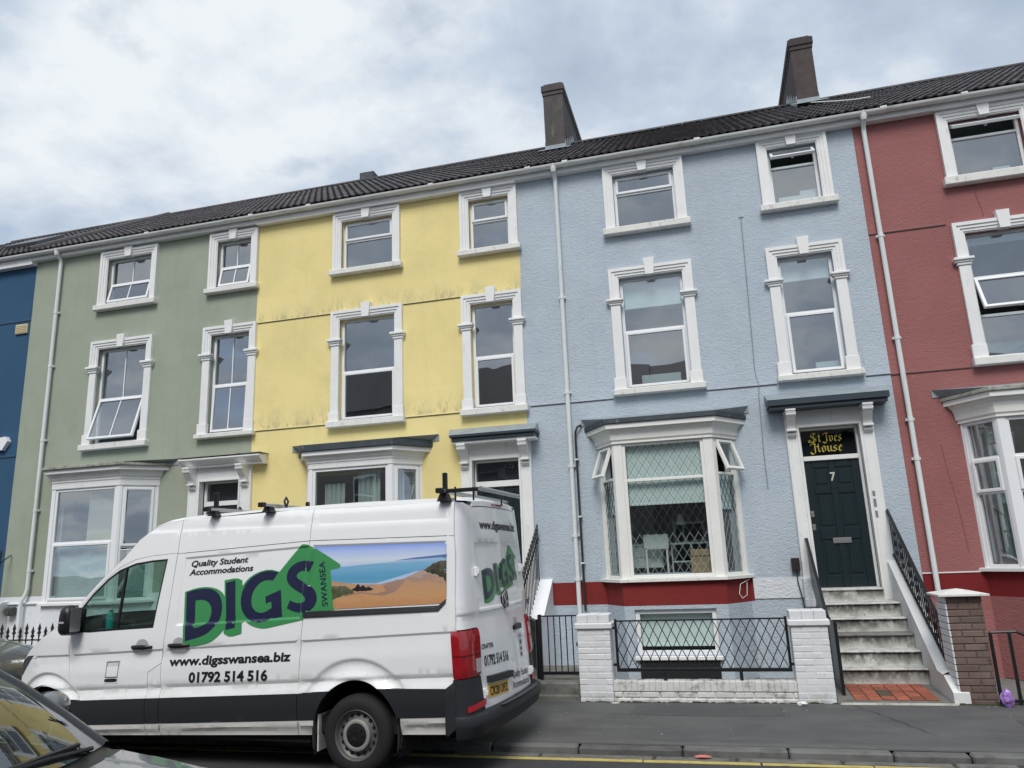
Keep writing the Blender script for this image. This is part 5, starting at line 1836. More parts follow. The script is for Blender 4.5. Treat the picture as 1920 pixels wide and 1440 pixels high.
VYAW = rad(-2.5)
VM = Matrix.Translation((-3.38, -5.75, 0)) @ Matrix.Rotation(VYAW, 4, 'Z')
van = thing('delivery_van', 'white high-roof van with green DIGS logo and beach picture parked half on the pavement', 'van', M=VM)


def interp(x, pts):
    if x <= pts[0][0]: return pts[0][1]
    for (a, b), (c, d) in zip(pts, pts[1:]):
        if x <= c:
            return b + (d - b) * (x - a) / (c - a)
    return pts[-1][1]


def sstep(a, b, x):
    t = min(1, max(0, (x - a) / (b - a)))
    return t * t * (3 - 2 * t)


OFF = [(0, .03), (.30, .012), (.42, .0), (.75, 0), (1.2, 0), (1.5, .02), (2.0, .07), (2.3, .11), (2.42, .14), (2.48, .19)]
voff = lambda z: interp(z, OFF)
ztrim = lambda x: .602 + .0386 * (3.345 - x)
ztrimb = lambda x: .372 + .0394 * (3.172 - x)
zbelt = lambda x: 1.046 + .0445 * (3.854 - x)
REC_F = [(2.035, 2.02), (.553, 2.082), (.59, 1.392), (2.055, 1.342)]
REC_R = [(.507, 2.085), (-.925, 2.066), (-.945, 1.53), (-.86, 1.44), (.553, 1.40)]


def poly_sd(p, lp):
    """signed distance to a convex loop, positive inside"""
    d = 1e9
    n = len(lp)
    A = sum(lp[i][0] * lp[(i + 1) % n][1] - lp[(i + 1) % n][0] * lp[i][1] for i in range(n))
    s = 1 if A > 0 else -1
    for i in range(n):
        ax, az = lp[i]
        bx, bz = lp[(i + 1) % n]
        L = math.hypot(bx - ax, bz - az)
        d = min(d, s * ((bx - ax) * (p[1] - az) - (bz - az) * (p[0] - ax)) / L)
    return d


ARCH = {'r': ((-.02, .345), (.445, .488), (.66, .70)), 'f': ((3.70, .262), (.45, .476), (.62, .625))}


def side_y(x, z):
    y = voff(z)
    if x > 3.2:
        y += .15 * ((x - 3.2) / 1.0) ** 2
    zb = zbelt(x)
    t = zb - z
    if x < 3.95:
        y += .014 * sstep(.0, .022, t) * (1 - sstep(.03, .22, t))
        # lower feature line: surface rolls in above the trim, then out to meet it
        zt = ztrim(x)
        u = z - zt
        y += .020 * (1 - sstep(.095, .135, u)) - .026 * (1 - sstep(.0, .095, u))
    for lp in (REC_F, REC_R):
        d = poly_sd((x, z), lp)
        y += .014 * sstep(-.004, .018, d)
    for c, ri, ro in ARCH.values():
        dx, dz = x - c[0], z - c[1]
        ang = math.atan2(dz, dx)
        if dz > -.05:
            di = math.hypot(dx / ri[0], dz / ri[1])
            do = math.hypot(dx / ro[0], dz / ro[1])
            k = (di - 1) / max(1e-6, (di - 1) + (1 - do)) if di > 1 and do < 1 else (0 if di <= 1 else 1)
            if k < 1:
                y = y + .022 * (1 - sstep(.80, .97, k)) - .040 * (1 - sstep(.05, .74, k))
    # creases running along the high roof side
    for za in (2.285 + .012 * (x - .6),):
        y += .008 * sstep(-.012, .012, z - za) * (1 - sstep(.02, .10, z - za))
    return y


def near(u, v, d):
    return (-u, side_y(u, v) + d, v)


def far(u, v, d):
    return (-u, 2.04 - side_y(u, v) - d, v)


def ell(c, r, a0, a1, n):
    return [(c[0] + r[0] * math.cos(rad(a0 + (a1 - a0) * i / n)), c[1] + r[1] * math.sin(rad(a0 + (a1 - a0) * i / n))) for i in range(n + 1)]


def arch_in(k, z_end):
    """wheel arch edge from the rear (low x) side over the top to the front side, ending at height z_end(x)"""
    c, ri, ro = ARCH[k]
    return [p for p in ell(c, ri, 195, -15, 40)]


def split_lines(x0, x1):
    L = []
    n = 60
    for off in (0, -.011, -.022, -.03, -.10, -.2):
        L.append([(x0 + (x1 - x0) * i / n, zbelt(x0 + (x1 - x0) * i / n) + off) for i in range(n + 1)])
    for off in (.0, .045, .095, .115, .135):
        L.append([(x0 + (x1 - x0) * i / n, ztrim(x0 + (x1 - x0) * i / n) + off) for i in range(n + 1)])
    for lp in (REC_F, REC_R):
        for d in (-.004, .006, .018):
            q = densify(offset_loop(lp, d), .05)
            L.append(q + [q[0]])
    for c, ri, ro in ARCH.values():
        for t in (.05, .2, .4, .6, .74, .80, .86, .91, .97, 1.0):
            L.append(ell(c, (ri[0] + (ro[0] - ri[0]) * t, ri[1] + (ro[1] - ri[1]) * t), 188, -8, 48))
    for off in (-.012, .0, .012, .02, .1):
        L.append([(x0 + (x1 - x0) * i / n, 2.285 + .012 * (x0 + (x1 - x0) * i / n - .6) + off) for i in range(n + 1)])
    return L


VL = split_lines(-1.02, 4.2)

AR = arch_in('r', None)
AF = arch_in('f', None)
DOOR_TOP = [(2.137, 2.073), (2.47, 2.055), (2.677, 2.025), (2.877, 1.945), (3.065, 1.812), (3.245, 1.632), (3.43, 1.42)]
A_EDGE = [(2.14, 2.42), (2.313, 2.40), (2.484, 2.352), (2.667, 2.235), (2.836, 2.05), (2.978, 1.935), (3.116, 1.81), (3.295, 1.63), (3.47, 1.455), (3.60, 1.362)]
BONNET = [(3.60, 1.362), (3.831, 1.25), (3.98, 1.165), (4.09, 1.085), (4.15, 1.02)]
WIN = [(2.254, 2.016), (2.331, 1.325), (2.80, 1.305), (3.175, 1.285), (3.44, 1.30), (3.395, 1.42), (3.286, 1.565), (3.176, 1.688), (3.015, 1.83), (2.871, 1.92), (2.668, 1.985), (2.45, 2.008)]
SEAM_F = [(3.395, 1.27), (3.408, 1.15), (3.408, 1.01), (3.385, .89)]
SEAM_R = [(2.135, 2.065), (2.150, 1.70), (2.168, 1.322), (2.183, 1.127), (2.199, .98)]
SMALL = [(2.199, .98), (2.351, .893), (2.356, .665)]
SEAM_S = [(.547, 2.13), (.553, 1.75), (.559, 1.448), (.580, .95), (.590, .70)]
afp = lambda z: max((p for p in AF if p[0] < 3.7), key=lambda p: -abs(p[1] - z))
# wheel arch points below the trim line belong to the trim pieces
AF_rear = [p for p in AF if p[0] < 3.70]           # rear half, from low to top
AR_all = AR


def tail_of(points, cond):
    return [p for p in points if cond(p)]


afr_up = [p for p in AF_rear if p[1] > ztrim(p[0])]         # ordered from rear-low to top
afr_dn = [p for p in AF_rear if p[1] <= ztrim(p[0])]
c_f, ri_f, ro_f = ARCH['f']
FEN = [(c_f[0] + ro_f[0] * math.cos(rad(a)), c_f[1] + ro_f[1] * math.sin(rad(a))) for a in range(118, 160, 4)]

parts_side = []
door_out = DOOR_TOP[:] + [(3.47, 1.372), (3.51, 1.315)] + SEAM_F + [(3.36, .80)] + [p for p in FEN if p[1] > ztrim(p[0]) and p[0] < 3.36] + [(3.160, ztrim(3.16)), (2.356, ztrim(2.356))] + SMALL[::-1] + SEAM_R[::-1][1:-1]
cab_out = A_EDGE[:-1] + [(3.47, 1.455), (3.43, 1.42)] + DOOR_TOP[::-1][1:]
cab_out = A_EDGE[:9] + DOOR_TOP[::-1]
wing_out = [(3.47, 1.455), (3.60, 1.362)] + BONNET[1:] + [(4.20, .90), (4.20, .60), (4.15, .45)] + [p for p in AF[::-1] if p[0] >= 3.7 and p[1] > .35] + afr_up[::-1] + [(3.160, ztrim(3.16))] + [p for p in FEN if p[1] > ztrim(p[0]) and p[0] < 3.36][::-1] + [(3.36, .80)] + SEAM_F[::-1] + [(3.51, 1.315), (3.47, 1.372), (3.43, 1.42)]
slide_out = SEAM_R[:1] + [(.547, 2.13)] + SEAM_S[1:] + [(2.356, ztrim(2.356))][:0] + [(.590, ztrim(.59)), (2.186, ztrim(2.186)), (2.190, .80)] + SEAM_R[::-1][:-1]
post_out = SMALL + [(2.356, ztrim(2.356)), (2.186, ztrim(2.186)), (2.190, .80)]
arr_up = [p for p in AR if p[1] > ztrim(p[0])]
quarter_out = [(.547, 2.13), (-1.004, 2.112), (-1.019, 1.957), (-1.031, 1.261), (-1.03, .846), (-.94, ztrim(-.94))] + arr_up + [(.590, ztrim(.59))] + SEAM_S[::-1][:-1]
roofs = [('roof_side_panel', [(2.136, 2.066), (2.14, 2.42), (.545, 2.46), (.547, 2.131)]), ('roof_side_panel', [(.547, 2.131), (.545, 2.46), (-.99, 2.44), (-1.004, 2.113)])]
DOORW = [('cab_door', [door_out, WIN]), ('sliding_door', [slide_out])]


def flat_quad(x0, x1, za0, za1, zb0, zb1):
    n = 14
    return [(x0 + (x1 - x0) * i / n, za0 + (za1 - za0) * i / n) for i in range(n + 1)] + [(x1 - (x1 - x0) * i / n, zb1 + (zb0 - zb1) * i / n) for i in range(n + 1)]


made = {}
for side, fn in (('near', near), ('far', far)):
    lst = [('cab_door', [door_out, WIN]), ('cab_side_panel', [cab_out]), ('front_wing', [wing_out]), ('sliding_door', [slide_out]), ('door_pillar', [post_out]), ('rear_quarter_panel', [quarter_out])] + [(n, [l]) for n, l in roofs]
    for nm, loops in lst:
        lo = [densify(offset_loop(loops[0], .0028), .05)] + [densify(offset_loop(l, -.001), .05) for l in loops[1:]]
        o = sheet(nm, lo, fn, M_vwhite, van, step=.06 if side == 'near' else .12, lines=VL if side == 'near' else (), flange=.03, smooth=28)
        made[(side, nm)] = o
    # black trim band and painted sill under it, cut at the door seams and arches
    yl = lambda u: .0 if u < 2.9 else .10 * ((u - 2.9) / 1.3) ** 2
    if side == 'near':
        flat = lambda u, v, d: (-u, yl(u) + d, v)
    else:
        flat = lambda u, v, d: (-u, 2.04 - yl(u) - d, v)
    tr = lambda u, v, d, f=flat: f(u, v, d - .014 + .02 * sstep(.0, .2, ztrim(u) - .08 - v))
    cuts = [(2.358, 3.20, 'cab_door'), (2.188, 2.356, None), (.592, 2.185, 'sliding_door'), (.395, .589, None), (-.925, -.425, None)]
    for xa, xb, host in cuts:
        h = made.get((side, host)) if host else van
        if xb > 3:
            rear = [p for p in afr_dn]
            lp = [(xa, ztrim(xa)), (3.16, ztrim(3.16))] + afr_up[:1] + rear[::-1] + [(3.262, ztrimb(3.26)), (xa, ztrimb(xa))]
        elif xb < 0:
            lp = [(xa, ztrim(xa)), (xa, ztrimb(xa)), (-.452, ztrimb(-.45))] + [p for p in AR if p[0] < -.3 and p[1] <= ztrim(p[0])] + [[p for p in AR if p[0] < 0 and p[1] > ztrim(p[0])][0]]
        elif xa < .5:
            lp = [(xb, ztrim(xb)), (xb, ztrimb(xb)), (.412, ztrimb(.41))] + [p for p in AR if p[0] > .3 and p[1] <= ztrim(p[0])][::-1] + [[p for p in AR if p[0] > 0 and p[1] > ztrim(p[0])][-1]]
        else:
            lp = flat_quad(xa, xb, ztrim(xa), ztrim(xb), ztrimb(xa), ztrimb(xb))
        lp = densify(lp, .06)
        sheet('trim_strip', [offset_loop(lp, .002)], tr, M_vtrim, h, step=.05, flange=.035, smooth=30)
        zs = lambda x: .273 + .028 * (2.93 - x)
        if xb > 3: xb2, xa2 = 3.235, xa
        elif xa < .5 and xb > 0: xa2, xb2 = .425, xb
        elif xb < 0: xa2, xb2 = xa - .02, -.47
        else: xa2, xb2 = xa, xb
        lp = flat_quad(xa2, xb2, ztrimb(xa2) - .004, ztrimb(xb2) - .004, zs(xa2), zs(xb2))
        sheet('sill_panel', [lp], lambda u, v, d, f=flat: f(u, v, d + .012 + .03 * sstep(.05, .10, ztrimb(u) - v)), M_vsill, h, step=.05, lines=[[(xa2 + (xb2 - xa2) * i / 6, ztrimb(xa2 + (xb2 - xa2) * i / 6) - t) for i in range(7)] for t in (.05, .085, .12)], flange=.05, smooth=30)
    # cab window glass, mirror triangle and seals
    g = sheet('side_window', [offset_loop(densify(WIN, .08), -.004)], lambda u, v, d, f=fn: f(u, v, d + .012), G_car, made[(side, 'cab_door')], step=None)
    inner = offset_loop(WIN, .02)
    sheet('window_seal', [offset_loop(densify(WIN, .08), -.002), densify(inner, .08)], lambda u, v, d, f=fn: f(u, v, d + .006), M_black, made[(side, 'cab_door')], step=None)
    sheet('quarter_bar', [[(2.775, 1.955), (2.795, 1.955), (2.825, 1.305), (2.795, 1.305)]], lambda u, v, d, f=fn: f(u, v, d + .008), M_black, made[(side, 'cab_door')], step=None, flange=.02)
    sheet('mirror_base', [[(3.51, 1.29), (3.455, 1.36), (3.30, 1.53), (3.25, 1.53), (3.235, 1.295), (3.40, 1.262)]], lambda u, v, d, f=fn: f(u, v, d - .006), M_black, made[(side, 'cab_door')], step=None, flange=.02)
    # mirror housing
    s = -1 if side == 'near' else 1
    yb = 0.0 if side == 'near' else 2.04
    mm = MB()
    ringsm = []
    for t, sx in ((0, .80), (.04, .96), (.10, 1.0), (.17, .97), (.22, .8), (.235, .5)):
        y = yb + s * (.03 + t * .75)
        ringsm.append([(-(3.31 + .080 * sx * cx), y, 1.425 + .155 * sx * cz - .0) for cx, cz in [(1, -.75), (.95, .3), (.75, .85), (.2, 1.0), (-.5, .95), (-.9, .6), (-1, -.4), (-.85, -.9), (-.2, -1.0), (.7, -1.0)]])
    mm.loft(ringsm, close_ring=True, cap=True)
    mir = obj('door_mirror', mm, M_black, van, VM, smooth=50)
    obj('mirror_arm', MB().box(-3.40, -3.30, yb + s * .0, yb + s * .09, 1.30, 1.36), M_black, mir, VM)
    obj('mirror_indicator', MB().cbox(-3.36, -3.285, yb + s * .203, yb + s * .215, 1.395, 1.415, .003), M_lclear, mir, VM)
    obj('mirror_glass', MB().cbox(-3.232, -3.228, yb + s * .05, yb + s * .18, 1.31, 1.55, .001), M_alu, mir, VM)
    # door handles
    for xh, zh, host in ((2.445, 1.150, 'cab_door'), (1.985, 1.164, 'sliding_door')):
        h = made[(side, host)]
        y0 = side_y(xh, zh)
        yy = (lambda t: y0 - t) if side == 'near' else (lambda t: 2.04 - y0 + t)
        hb_ = MB()
        rg = []
        for i in range(9):
            t = i / 8
            x = -(xh + .13 - .26 * t)
            w = .024 * (1 - .45 * abs(2 * t - 1) ** 3)
            yo = yy(.008 + .036 * (1 - (2 * t - 1) ** 4))
            rg.append([(x, yo + (.010 if side == 'near' else -.010) * math.cos(a), zh - .012 + w * math.sin(a)) for a in [2 * math.pi * k / 8 for k in range(8)]])
        hb_.loft(rg, close_ring=True, cap=True)
        obj('door_handle', hb_, M_black, h, VM, smooth=50)
        cup = MB()
        cup.add([(-xh, yy(.0015), zh + .01)] + [(-(xh + .078 * math.cos(a)), yy(.0035), zh + .005 + .062 * math.sin(a)) for a in [math.pi * k / 12 for k in range(13)]], [(0, i, i + 1) for i in range(1, 13)])
        obj('handle_recess', cup, mat('handle_recess_paint', (.42, .42, .42), rough=.4, var=.02), h, VM)
# sliding door rail under the rear picture
sheet('slide_rail', [[(.555, 1.452), (.555, 1.405), (-.86, 1.442), (-.935, 1.515), (-.935, 1.54), (-.86, 1.485)]], lambda u, v, d: near(u, v, d - .018), M_vtrim, van, step=None, flange=.03)
sheet('rail_face', [[(.545, 1.442), (.545, 1.418), (-.83, 1.453), (-.83, 1.475)]], lambda u, v, d: near(u, v, d - .022), mat('rail_grey', (.10, .10, .105), rough=.4, var=.1), van, step=None)
# dark lining behind the panels, bulkhead, floor, seats
lin = MB()
for f in (near, far):
    for x0, x1 in ((-.95, .5), (.5, 2.1)):
        zs_ = [.62 if x0 > .4 else 1.0, 1.3, 1.6, 1.9, 2.2, 2.42]
        for a, b in zip(zs_, zs_[1:]):
            lin.add([f(x0, a, .05), f(x1, a, .05), f(x1, b, .05), f(x0, b, .05)], [(0, 1, 2, 3)])
lin.box(-2.12, -2.08, .06, 1.98, .4, 1.45).box(-2.12, -2.08, .21, 1.83, 1.45, 2.36)
lin.box(-3.5, .95, .10, 1.94, .36, .50)
obj('cab_lining', lin, M_under, van, VM)
ub = MB()
ub.box(-3.15, -.5, .10, 1.94, .26, .40).box(.5, 1.0, .12, 1.92, .34, .48).box(-4.1, -3.2, .55, 1.5, .22, .6)
for xc in (-3.70, .02):
    ub.box(xc - .10, xc + .10, .45, 1.6, .26, .42)
obj('underbody', ub, M_under, van, VM)
for (c, ri, ro) in ARCH.values():
    for ya, yb in ((.02, .42), (2.02, 1.62)):
        al = MB()
        pts = ell(c, (ri[0] + .015, ri[1] + .015), 200, -20, 24)
        al.loft([[(-p[0], ya, p[1]) for p in pts], [(-p[0], yb, p[1]) for p in pts]])
        al.add([(-p[0], yb, p[1]) for p in pts], [tuple(range(len(pts)))])
        al.weld = True
        obj('wheel_arch_liner', al, M_under, van, VM)
M_seat = mat('seat_fabric', (.025, .026, .03), rough=.9, var=.1)
for yc in (.48, 1.45):
    se = MB().cbox(-2.80, -2.28, yc - .25, yc + .25, .62, .80, .05).cbox(-2.44, -2.24, yc - .25, yc + .25, .78, 1.36, .06).cbox(-2.40, -2.28, yc - .13, yc + .13, 1.38, 1.62, .04)
    obj('seat', se, M_seat, van, VM)
ds = MB().cbox(-3.42, -3.02, .10, 1.94, 1.02, 1.30, .05)
obj('dashboard', ds, M_seat, van, VM)
swr = MB()
cW = Vector((-2.93, 1.48, 1.32))
Rw = Matrix.Rotation(rad(62), 3, 'Y')
swr.tube([tuple(cW + Rw @ Vector((.19 * math.cos(a), .19 * math.sin(a), 0))) for a in [2 * math.pi * k / 24 for k in range(25)]], .014, 6)
swr.tube([tuple(cW + Rw @ Vector((0, -.19, 0))), tuple(cW), tuple(cW + Rw @ Vector((0, .19, 0)))], .018, 6)
obj('steering_wheel', swr, M_seat, van, VM, smooth=50)
bt = obj('drinks_bottle', MB().lathe([(.001, 0), (.045, 0), (.045, .15), (.035, .17), (.02, .18), (.02, .20), (.001, .20)], (-3.13, .25, 1.30), 'z', 14), mat('teal_bottle', (.02, .30, .27), rough=.3), None, VM, smooth=40, label='teal drinks bottle behind the side window of the white van', cat='bottle')
# upper shell: roof, windscreen, bonnet, nose
PROF = [(-.98, 2.475, .20), (.0, 2.49, .19), (1.2, 2.48, .19), (2.0, 2.46, .18), (2.14, 2.45, .175)]
def rib(x, z, ye, crown, bulge=0.0, n=18):
    out = []
    for i in range(n + 1):
        t = -1 + 2 * i / n
        y = 1.02 + t * (1.02 - ye)
        out.append((-(x + bulge * (1 - t * t)), y, z + crown * (1 - abs(t) ** 2.6)))
    return out


mb = MB()
rr2 = []
for x, z, ye in PROF:
    crown = .035 if x > -1.0 else .02
    rr2.append(rib(x, z, ye, crown))
mb.loft(rr2)
for f in (near, far):                       # shoulder between roof and side, a gutter line under it
    up = [(x, z, ye) for x, z, ye in PROF]
    ra = [f(x, 2.44 if x < .5 else 2.455 if x < 1.9 else 2.42, 0) for x, z, ye in up]
    rb = [(-x, ye if f is near else 2.04 - ye, z) for x, z, ye in up]
    rm_ = [((a[0] + b[0]) / 2, a[1] * .68 + b[1] * .32, max(a[2], b[2]) - .006) for a, b in zip(ra, rb)]
    mb.loft([ra, rm_, rb])
obj('roof', mb, M_vwhite, van, VM, smooth=45)
CAB = [(2.14, 2.45, .02), (2.32, 2.43, .05), (2.49, 2.375, .09), (2.667, 2.25, .13), (2.80, 2.12, .14)]
ye_at = lambda x, z: side_y(x, z) + .012
cabr = [rib(2.14, 2.45, .175, .035)] + [rib(x, z, ye_at(x, z) + .02, .06, b) for x, z, b in CAB[1:]]
cb = MB().loft(cabr)
for f in (near, far):
    ra = [f(2.14, 2.42, 0), f(2.313, 2.40, 0), f(2.484, 2.352, 0), f(2.667, 2.235, 0), f(2.80, 2.09, 0)]
    rb = [c[0] if f is near else c[-1] for c in cabr]
    cb.loft([ra, rb])
obj('cab_roof', cb, M_vwhite, van, VM, smooth=50)
WS = [(2.80, 2.12, .14), (2.978, 1.95, .17), (3.116, 1.82, .19), (3.295, 1.645, .21), (3.47, 1.47, .23), (3.60, 1.375, .23)]
obj('windscreen', MB().loft([rib(x, z - .01, ye_at(x, z) + .03, .02, b) for x, z, b in WS]), G_car, van, VM, smooth=60)
for f in (near, far):
    pil = MB()
    ra = [f(x, z, 0) for x, z in [(2.80, 2.09), (2.978, 1.935), (3.116, 1.81), (3.295, 1.63), (3.47, 1.455), (3.60, 1.362)]]
    rb = [rib(x, z, ye_at(x, z) + .055, .02, b)[0 if f is near else -1] for x, z, b in WS]
    pil.loft([ra, rb])
    obj('windscreen_pillar', pil, M_vwhite, van, VM, smooth=60)
BN = [(3.60, 1.37, .23), (3.831, 1.258, .25), (3.98, 1.172, .27), (4.09, 1.09, .28), (4.15, 1.025, .29), (4.20, .93, .29)]
bnr = [rib(x, z, ye_at(x, z) + .0, .05, b) for x, z, b in BN]
obj('bonnet', MB().loft(bnr), M_vwhite, van, VM, smooth=60)
ng = [rib(x, z, .20 + (0.02 if z < .6 else 0), 0, b) for x, z, b in ((4.20, .93, .29), (4.235, .85, .30), (4.24, .62, .30))]
obj('grille', MB().loft(ng), M_black, van, VM, smooth=50)
nb = [rib(x, z, .17, 0, b) for x, z, b in ((4.24, .62, .30), (4.26, .5, .31), (4.25, .32, .30), (4.15, .26, .30))]
obj('front_bumper', MB().loft(nb), M_vtrim, van, VM, smooth=50)
for f in (near, far):
    sheet('headlight', [[(4.00, 1.045), (4.10, 1.035), (4.17, .99), (4.195, .90), (4.195, .83), (4.165, .86), (4.09, .95)]], lambda u, v, d, f=f: f(u, v, d - .008), mat('headlight_lens', (.05, .055, .06), rough=.08, var=.3, vscale=25, coat=1.0), van, step=None, flange=.03)

# rear end: curved doors, corner posts, lamps, bumper
RPL = [(-1.02, 0), (-1.06, .008), (-1.10, .03), (-1.13, .08), (-1.15, .16), (-1.17, .33), (-1.205, .65), (-1.225, 1.02)]
RPL = RPL + [(-1.222, 1.39), (-1.208, 1.71), (-1.195, 1.88), (-1.17, 1.97), (-1.13, 2.015), (-1.08, 2.035), (-1.02, 2.04)]
RLN = [0.0]
for (a, b), (c, d) in zip(RPL, RPL[1:]):
    RLN.append(RLN[-1] + math.hypot(c - a, d - b))
UL = RLN[-1]
RX = list(zip(RLN, [p[0] for p in RPL]))
RY = list(zip(RLN, [p[1] for p in RPL]))


def rear(u, z, d):
    x, y = interp(u, RX), interp(u, RY)
    e = .004
    tx, ty = interp(u + e, RX) - interp(u - e, RX), interp(u + e, RY) - interp(u - e, RY)
    L = math.hypot(tx, ty) or 1
    nx, ny = ty / L, -tx / L                     # inward normal (towards the front of the van)
    zz = 1.39
    rec = 0.0
    du = abs(u - UL / 2)
    ins = min(z - 1.42, 2.055 - z, .68 - du, du - .05)
    if ins > -.004:
        rec += .012 * sstep(-.004, .016, ins)
    k = sstep(.0, .02, 1.40 - z) * (1 - sstep(.02, .35, 1.40 - z))
    rec += .010 * k
    o = voff(z)
    x += interp(z, [(0, 0), (.5, 0), (2.45, .11)])
    y = 1.02 + (y - 1.02) * (1.02 - o) / 1.02
    return (-(x + nx * (d + rec)), y + ny * (d + rec), z)


TOPZ = lambda u: 2.405 - .11 * (abs(u - UL / 2) / (UL / 2)) ** 5
rlines = [[(u * .05, z) for u in range(0, 45)] for z in (1.42, 1.424, 1.432, 1.436, 1.40, 1.39, 1.38, 1.2, 1.05, 2.05, 2.04)]
ud0, ud1 = .40, UL - .40
um = UL / 2
drs = []
for a, b, nm in ((ud0, um, 'rear_door'), (um, ud1, 'rear_door')):
    n = 10
    lp = [(a, .535), (a, TOPZ(a))] + [(a + (b - a) * i / n, TOPZ(a + (b - a) * i / n)) for i in range(1, n)] + [(b, TOPZ(b)), (b, .535)]
    lp = densify(lp, .05)
    drs.append(sheet(nm, [offset_loop(lp, .0028)], rear, M_vwhite, van, step=.06, lines=rlines, flange=.03, smooth=30))
for a, b in ((.0, ud0), (ud1, UL)):
    near_side = a == 0
    lp = [(a, 1.262), (a, 2.435), ((a + b) / 2, 2.43), (b, TOPZ(b))] + ([(b, .55), (b - .03, .55), (b - .045, .845), (b - .005, 1.262)] if near_side else [(b, 1.262), (a + .005, 1.262), (a + .045, .845), (a + .03, .55), (a, .55)])
    if not near_side:
        lp = [(b, 1.262), (b, 2.435), ((a + b) / 2, 2.43), (a, TOPZ(a)), (a, .55), (a + .03, .55), (a + .045, .845), (a + .005, 1.262)]
    sheet('corner_post', [densify(offset_loop(lp, .002), .05)], rear, M_vwhite, van, step=.06, lines=rlines[:7], flange=.03, smooth=35)
    q = [(a + .006, 1.255), (b - .012, 1.255), (b - .03, 1.05), (b - .05, .85), (a + .006, .85)] if near_side else [(b - .006, 1.255), (a + .012, 1.255), (a + .03, 1.05), (a + .05, .85), (b - .006, .85)]
    tlg = sheet('tail_light', [densify(q, .04)], lambda u, v, d: rear(u, v, d - .014 - .012 * sstep(.0, .05, min(v - .85, 1.255 - v))), M_lred, van, step=.04, flange=.05, smooth=40)
    e = (b - .05) if near_side else (a + .05)
    s = -1 if near_side else 1
    sheet('reversing_lens', [[(e + s * .005, .88), (e - s * .012, 1.0), (e + s * .10, 1.0), (e + s * .10, .88)]], lambda u, v, d: rear(u, v, d - .029), M_lclear, tlg, step=None)
    sheet('lens_divider', [densify([(min(a, b) + .012, 1.045), (max(a, b) - .045, 1.045), (max(a, b) - .045, 1.035), (min(a, b) + .012, 1.035)], .04)], lambda u, v, d: rear(u, v, d - .0285), mat('lens_dark', (.10, .003, .006), rough=.2, var=0), tlg, step=None)
# roof spoiler lamp and rear roof edge
n = 20
sheet('door_header', [[(ud0 + (ud1 - ud0) * i / n, TOPZ(ud0 + (ud1 - ud0) * i / n) + .006) for i in range(n + 1)] + [(ud1 - (ud1 - ud0) * i / n, TOPZ(ud1 - (ud1 - ud0) * i / n) + .055) for i in range(n + 1)]], lambda u, v, d: rear(u, v, d + .0), M_vwhite, van, step=None, flange=.06, smooth=40)
zc = lambda u: interp(u, [(0, 2.447), (.25, 2.447), (ud0, TOPZ(ud0) + .052), (um, TOPZ(um) + .055), (ud1, TOPZ(ud1) + .052), (UL - .25, 2.447), (UL, 2.447)])
nc = 36
low = [Vector(rear(UL * i / nc, zc(UL * i / nc), .0)) for i in range(nc + 1)]
rb0 = rib(-.98, 2.475, .20, .035, n=nc)
capm = MB()
mid = [tuple(low[i] * .55 + Vector(rb0[i]) * .45 + Vector((0, 0, .012))) for i in range(nc + 1)]
capm.loft([[tuple(p) for p in low], mid, rb0])
for f, k in ((near, 0), (far, -1)):
    a = f(-.99, 2.44, 0)
    capm.add([a, tuple(low[k]), mid[k], rb0[k]], [(0, 1, 2, 3)])
obj('roof_rear_cap', capm, M_vwhite, van, VM, smooth=50)
sheet('brake_light', [densify([(um - .17, 2.425), (um + .17, 2.425), (um + .17, 2.445), (um - .17, 2.445)], .05)], lambda u, v, d: rear(u, v, d - .006), M_lred, van, step=None, flange=.02)
# bumper: side wings under the lamps, then a step across the back
bmp = MB()
rings = []
for zb, o in ((.845, .004), (.80, .014), (.70, .018), (.60, .02), (.565, .022)):
    pass
B0 = [(.0, .84), (.36, .84), (.365, .56), (.0, .56)]
sheet('bumper_wing', [densify([(.0, .842), (.345, .842), (.385, .60), (.39, .50), (.0, .50)], .04)], lambda u, v, d: rear(u, v, d - .018), M_vtrim, van, step=.06, flange=.04, smooth=40)
sheet('bumper_wing', [densify([(UL, .842), (UL - .345, .842), (UL - .385, .60), (UL - .39, .50), (UL, .50)], .04)], lambda u, v, d: rear(u, v, d - .018), M_vtrim, van, step=.06, flange=.04, smooth=40)
sheet('bumper_wing', [densify([(-.925, ztrim(-.925)), (-1.025, .842), (-1.035, .45), (-.945, .375), (-.925, ztrimb(-.925) - .14)], .05)], lambda u, v, d: near(u, v, d - .014), M_vtrim, van, step=None, flange=.03, smooth=40)
nseg = 44
us = [UL * i / nseg for i in range(nseg + 1)]
ring = lambda o, z: [rear(u, z, -o * .56 * min(1, .35 + 3.0 * min(u, UL - u))) for u in us]
bmp.loft([ring(.02, .545), ring(.05, .545), ring(.125, .535), ring(.145, .52), ring(.150, .47), ring(.145, .44), ring(.115, .42), ring(.10, .36), ring(.07, .345), ring(.0, .345)])
obj('rear_bumper', bmp, M_vtrim, van, VM, smooth=40)
sheet('step_pad', [densify([(.62, .0), (UL - .45, .0), (UL - .45, .04), (.62, .04)], .06)], lambda u, v, d: rear(u, .5465, -.06 - v), mat('step_tread_grey', (.06, .065, .07), rough=.7, var=.1), van, step=None)
sheet('rear_valance', [densify([(ud0 - .02, .495), (ud1 + .02, .495), (ud1 + .02, .54), (ud0 - .02, .54)], .06)], lambda u, v, d: rear(u, v, d - .006), M_vtrim, van, step=None, flange=.03)
sheet('reflector', [densify([(.10, .565), (.40, .585), (.405, .63), (.10, .61)], .04)], lambda u, v, d: rear(u, v, d - .028), M_ref, van, step=None, flange=.01)
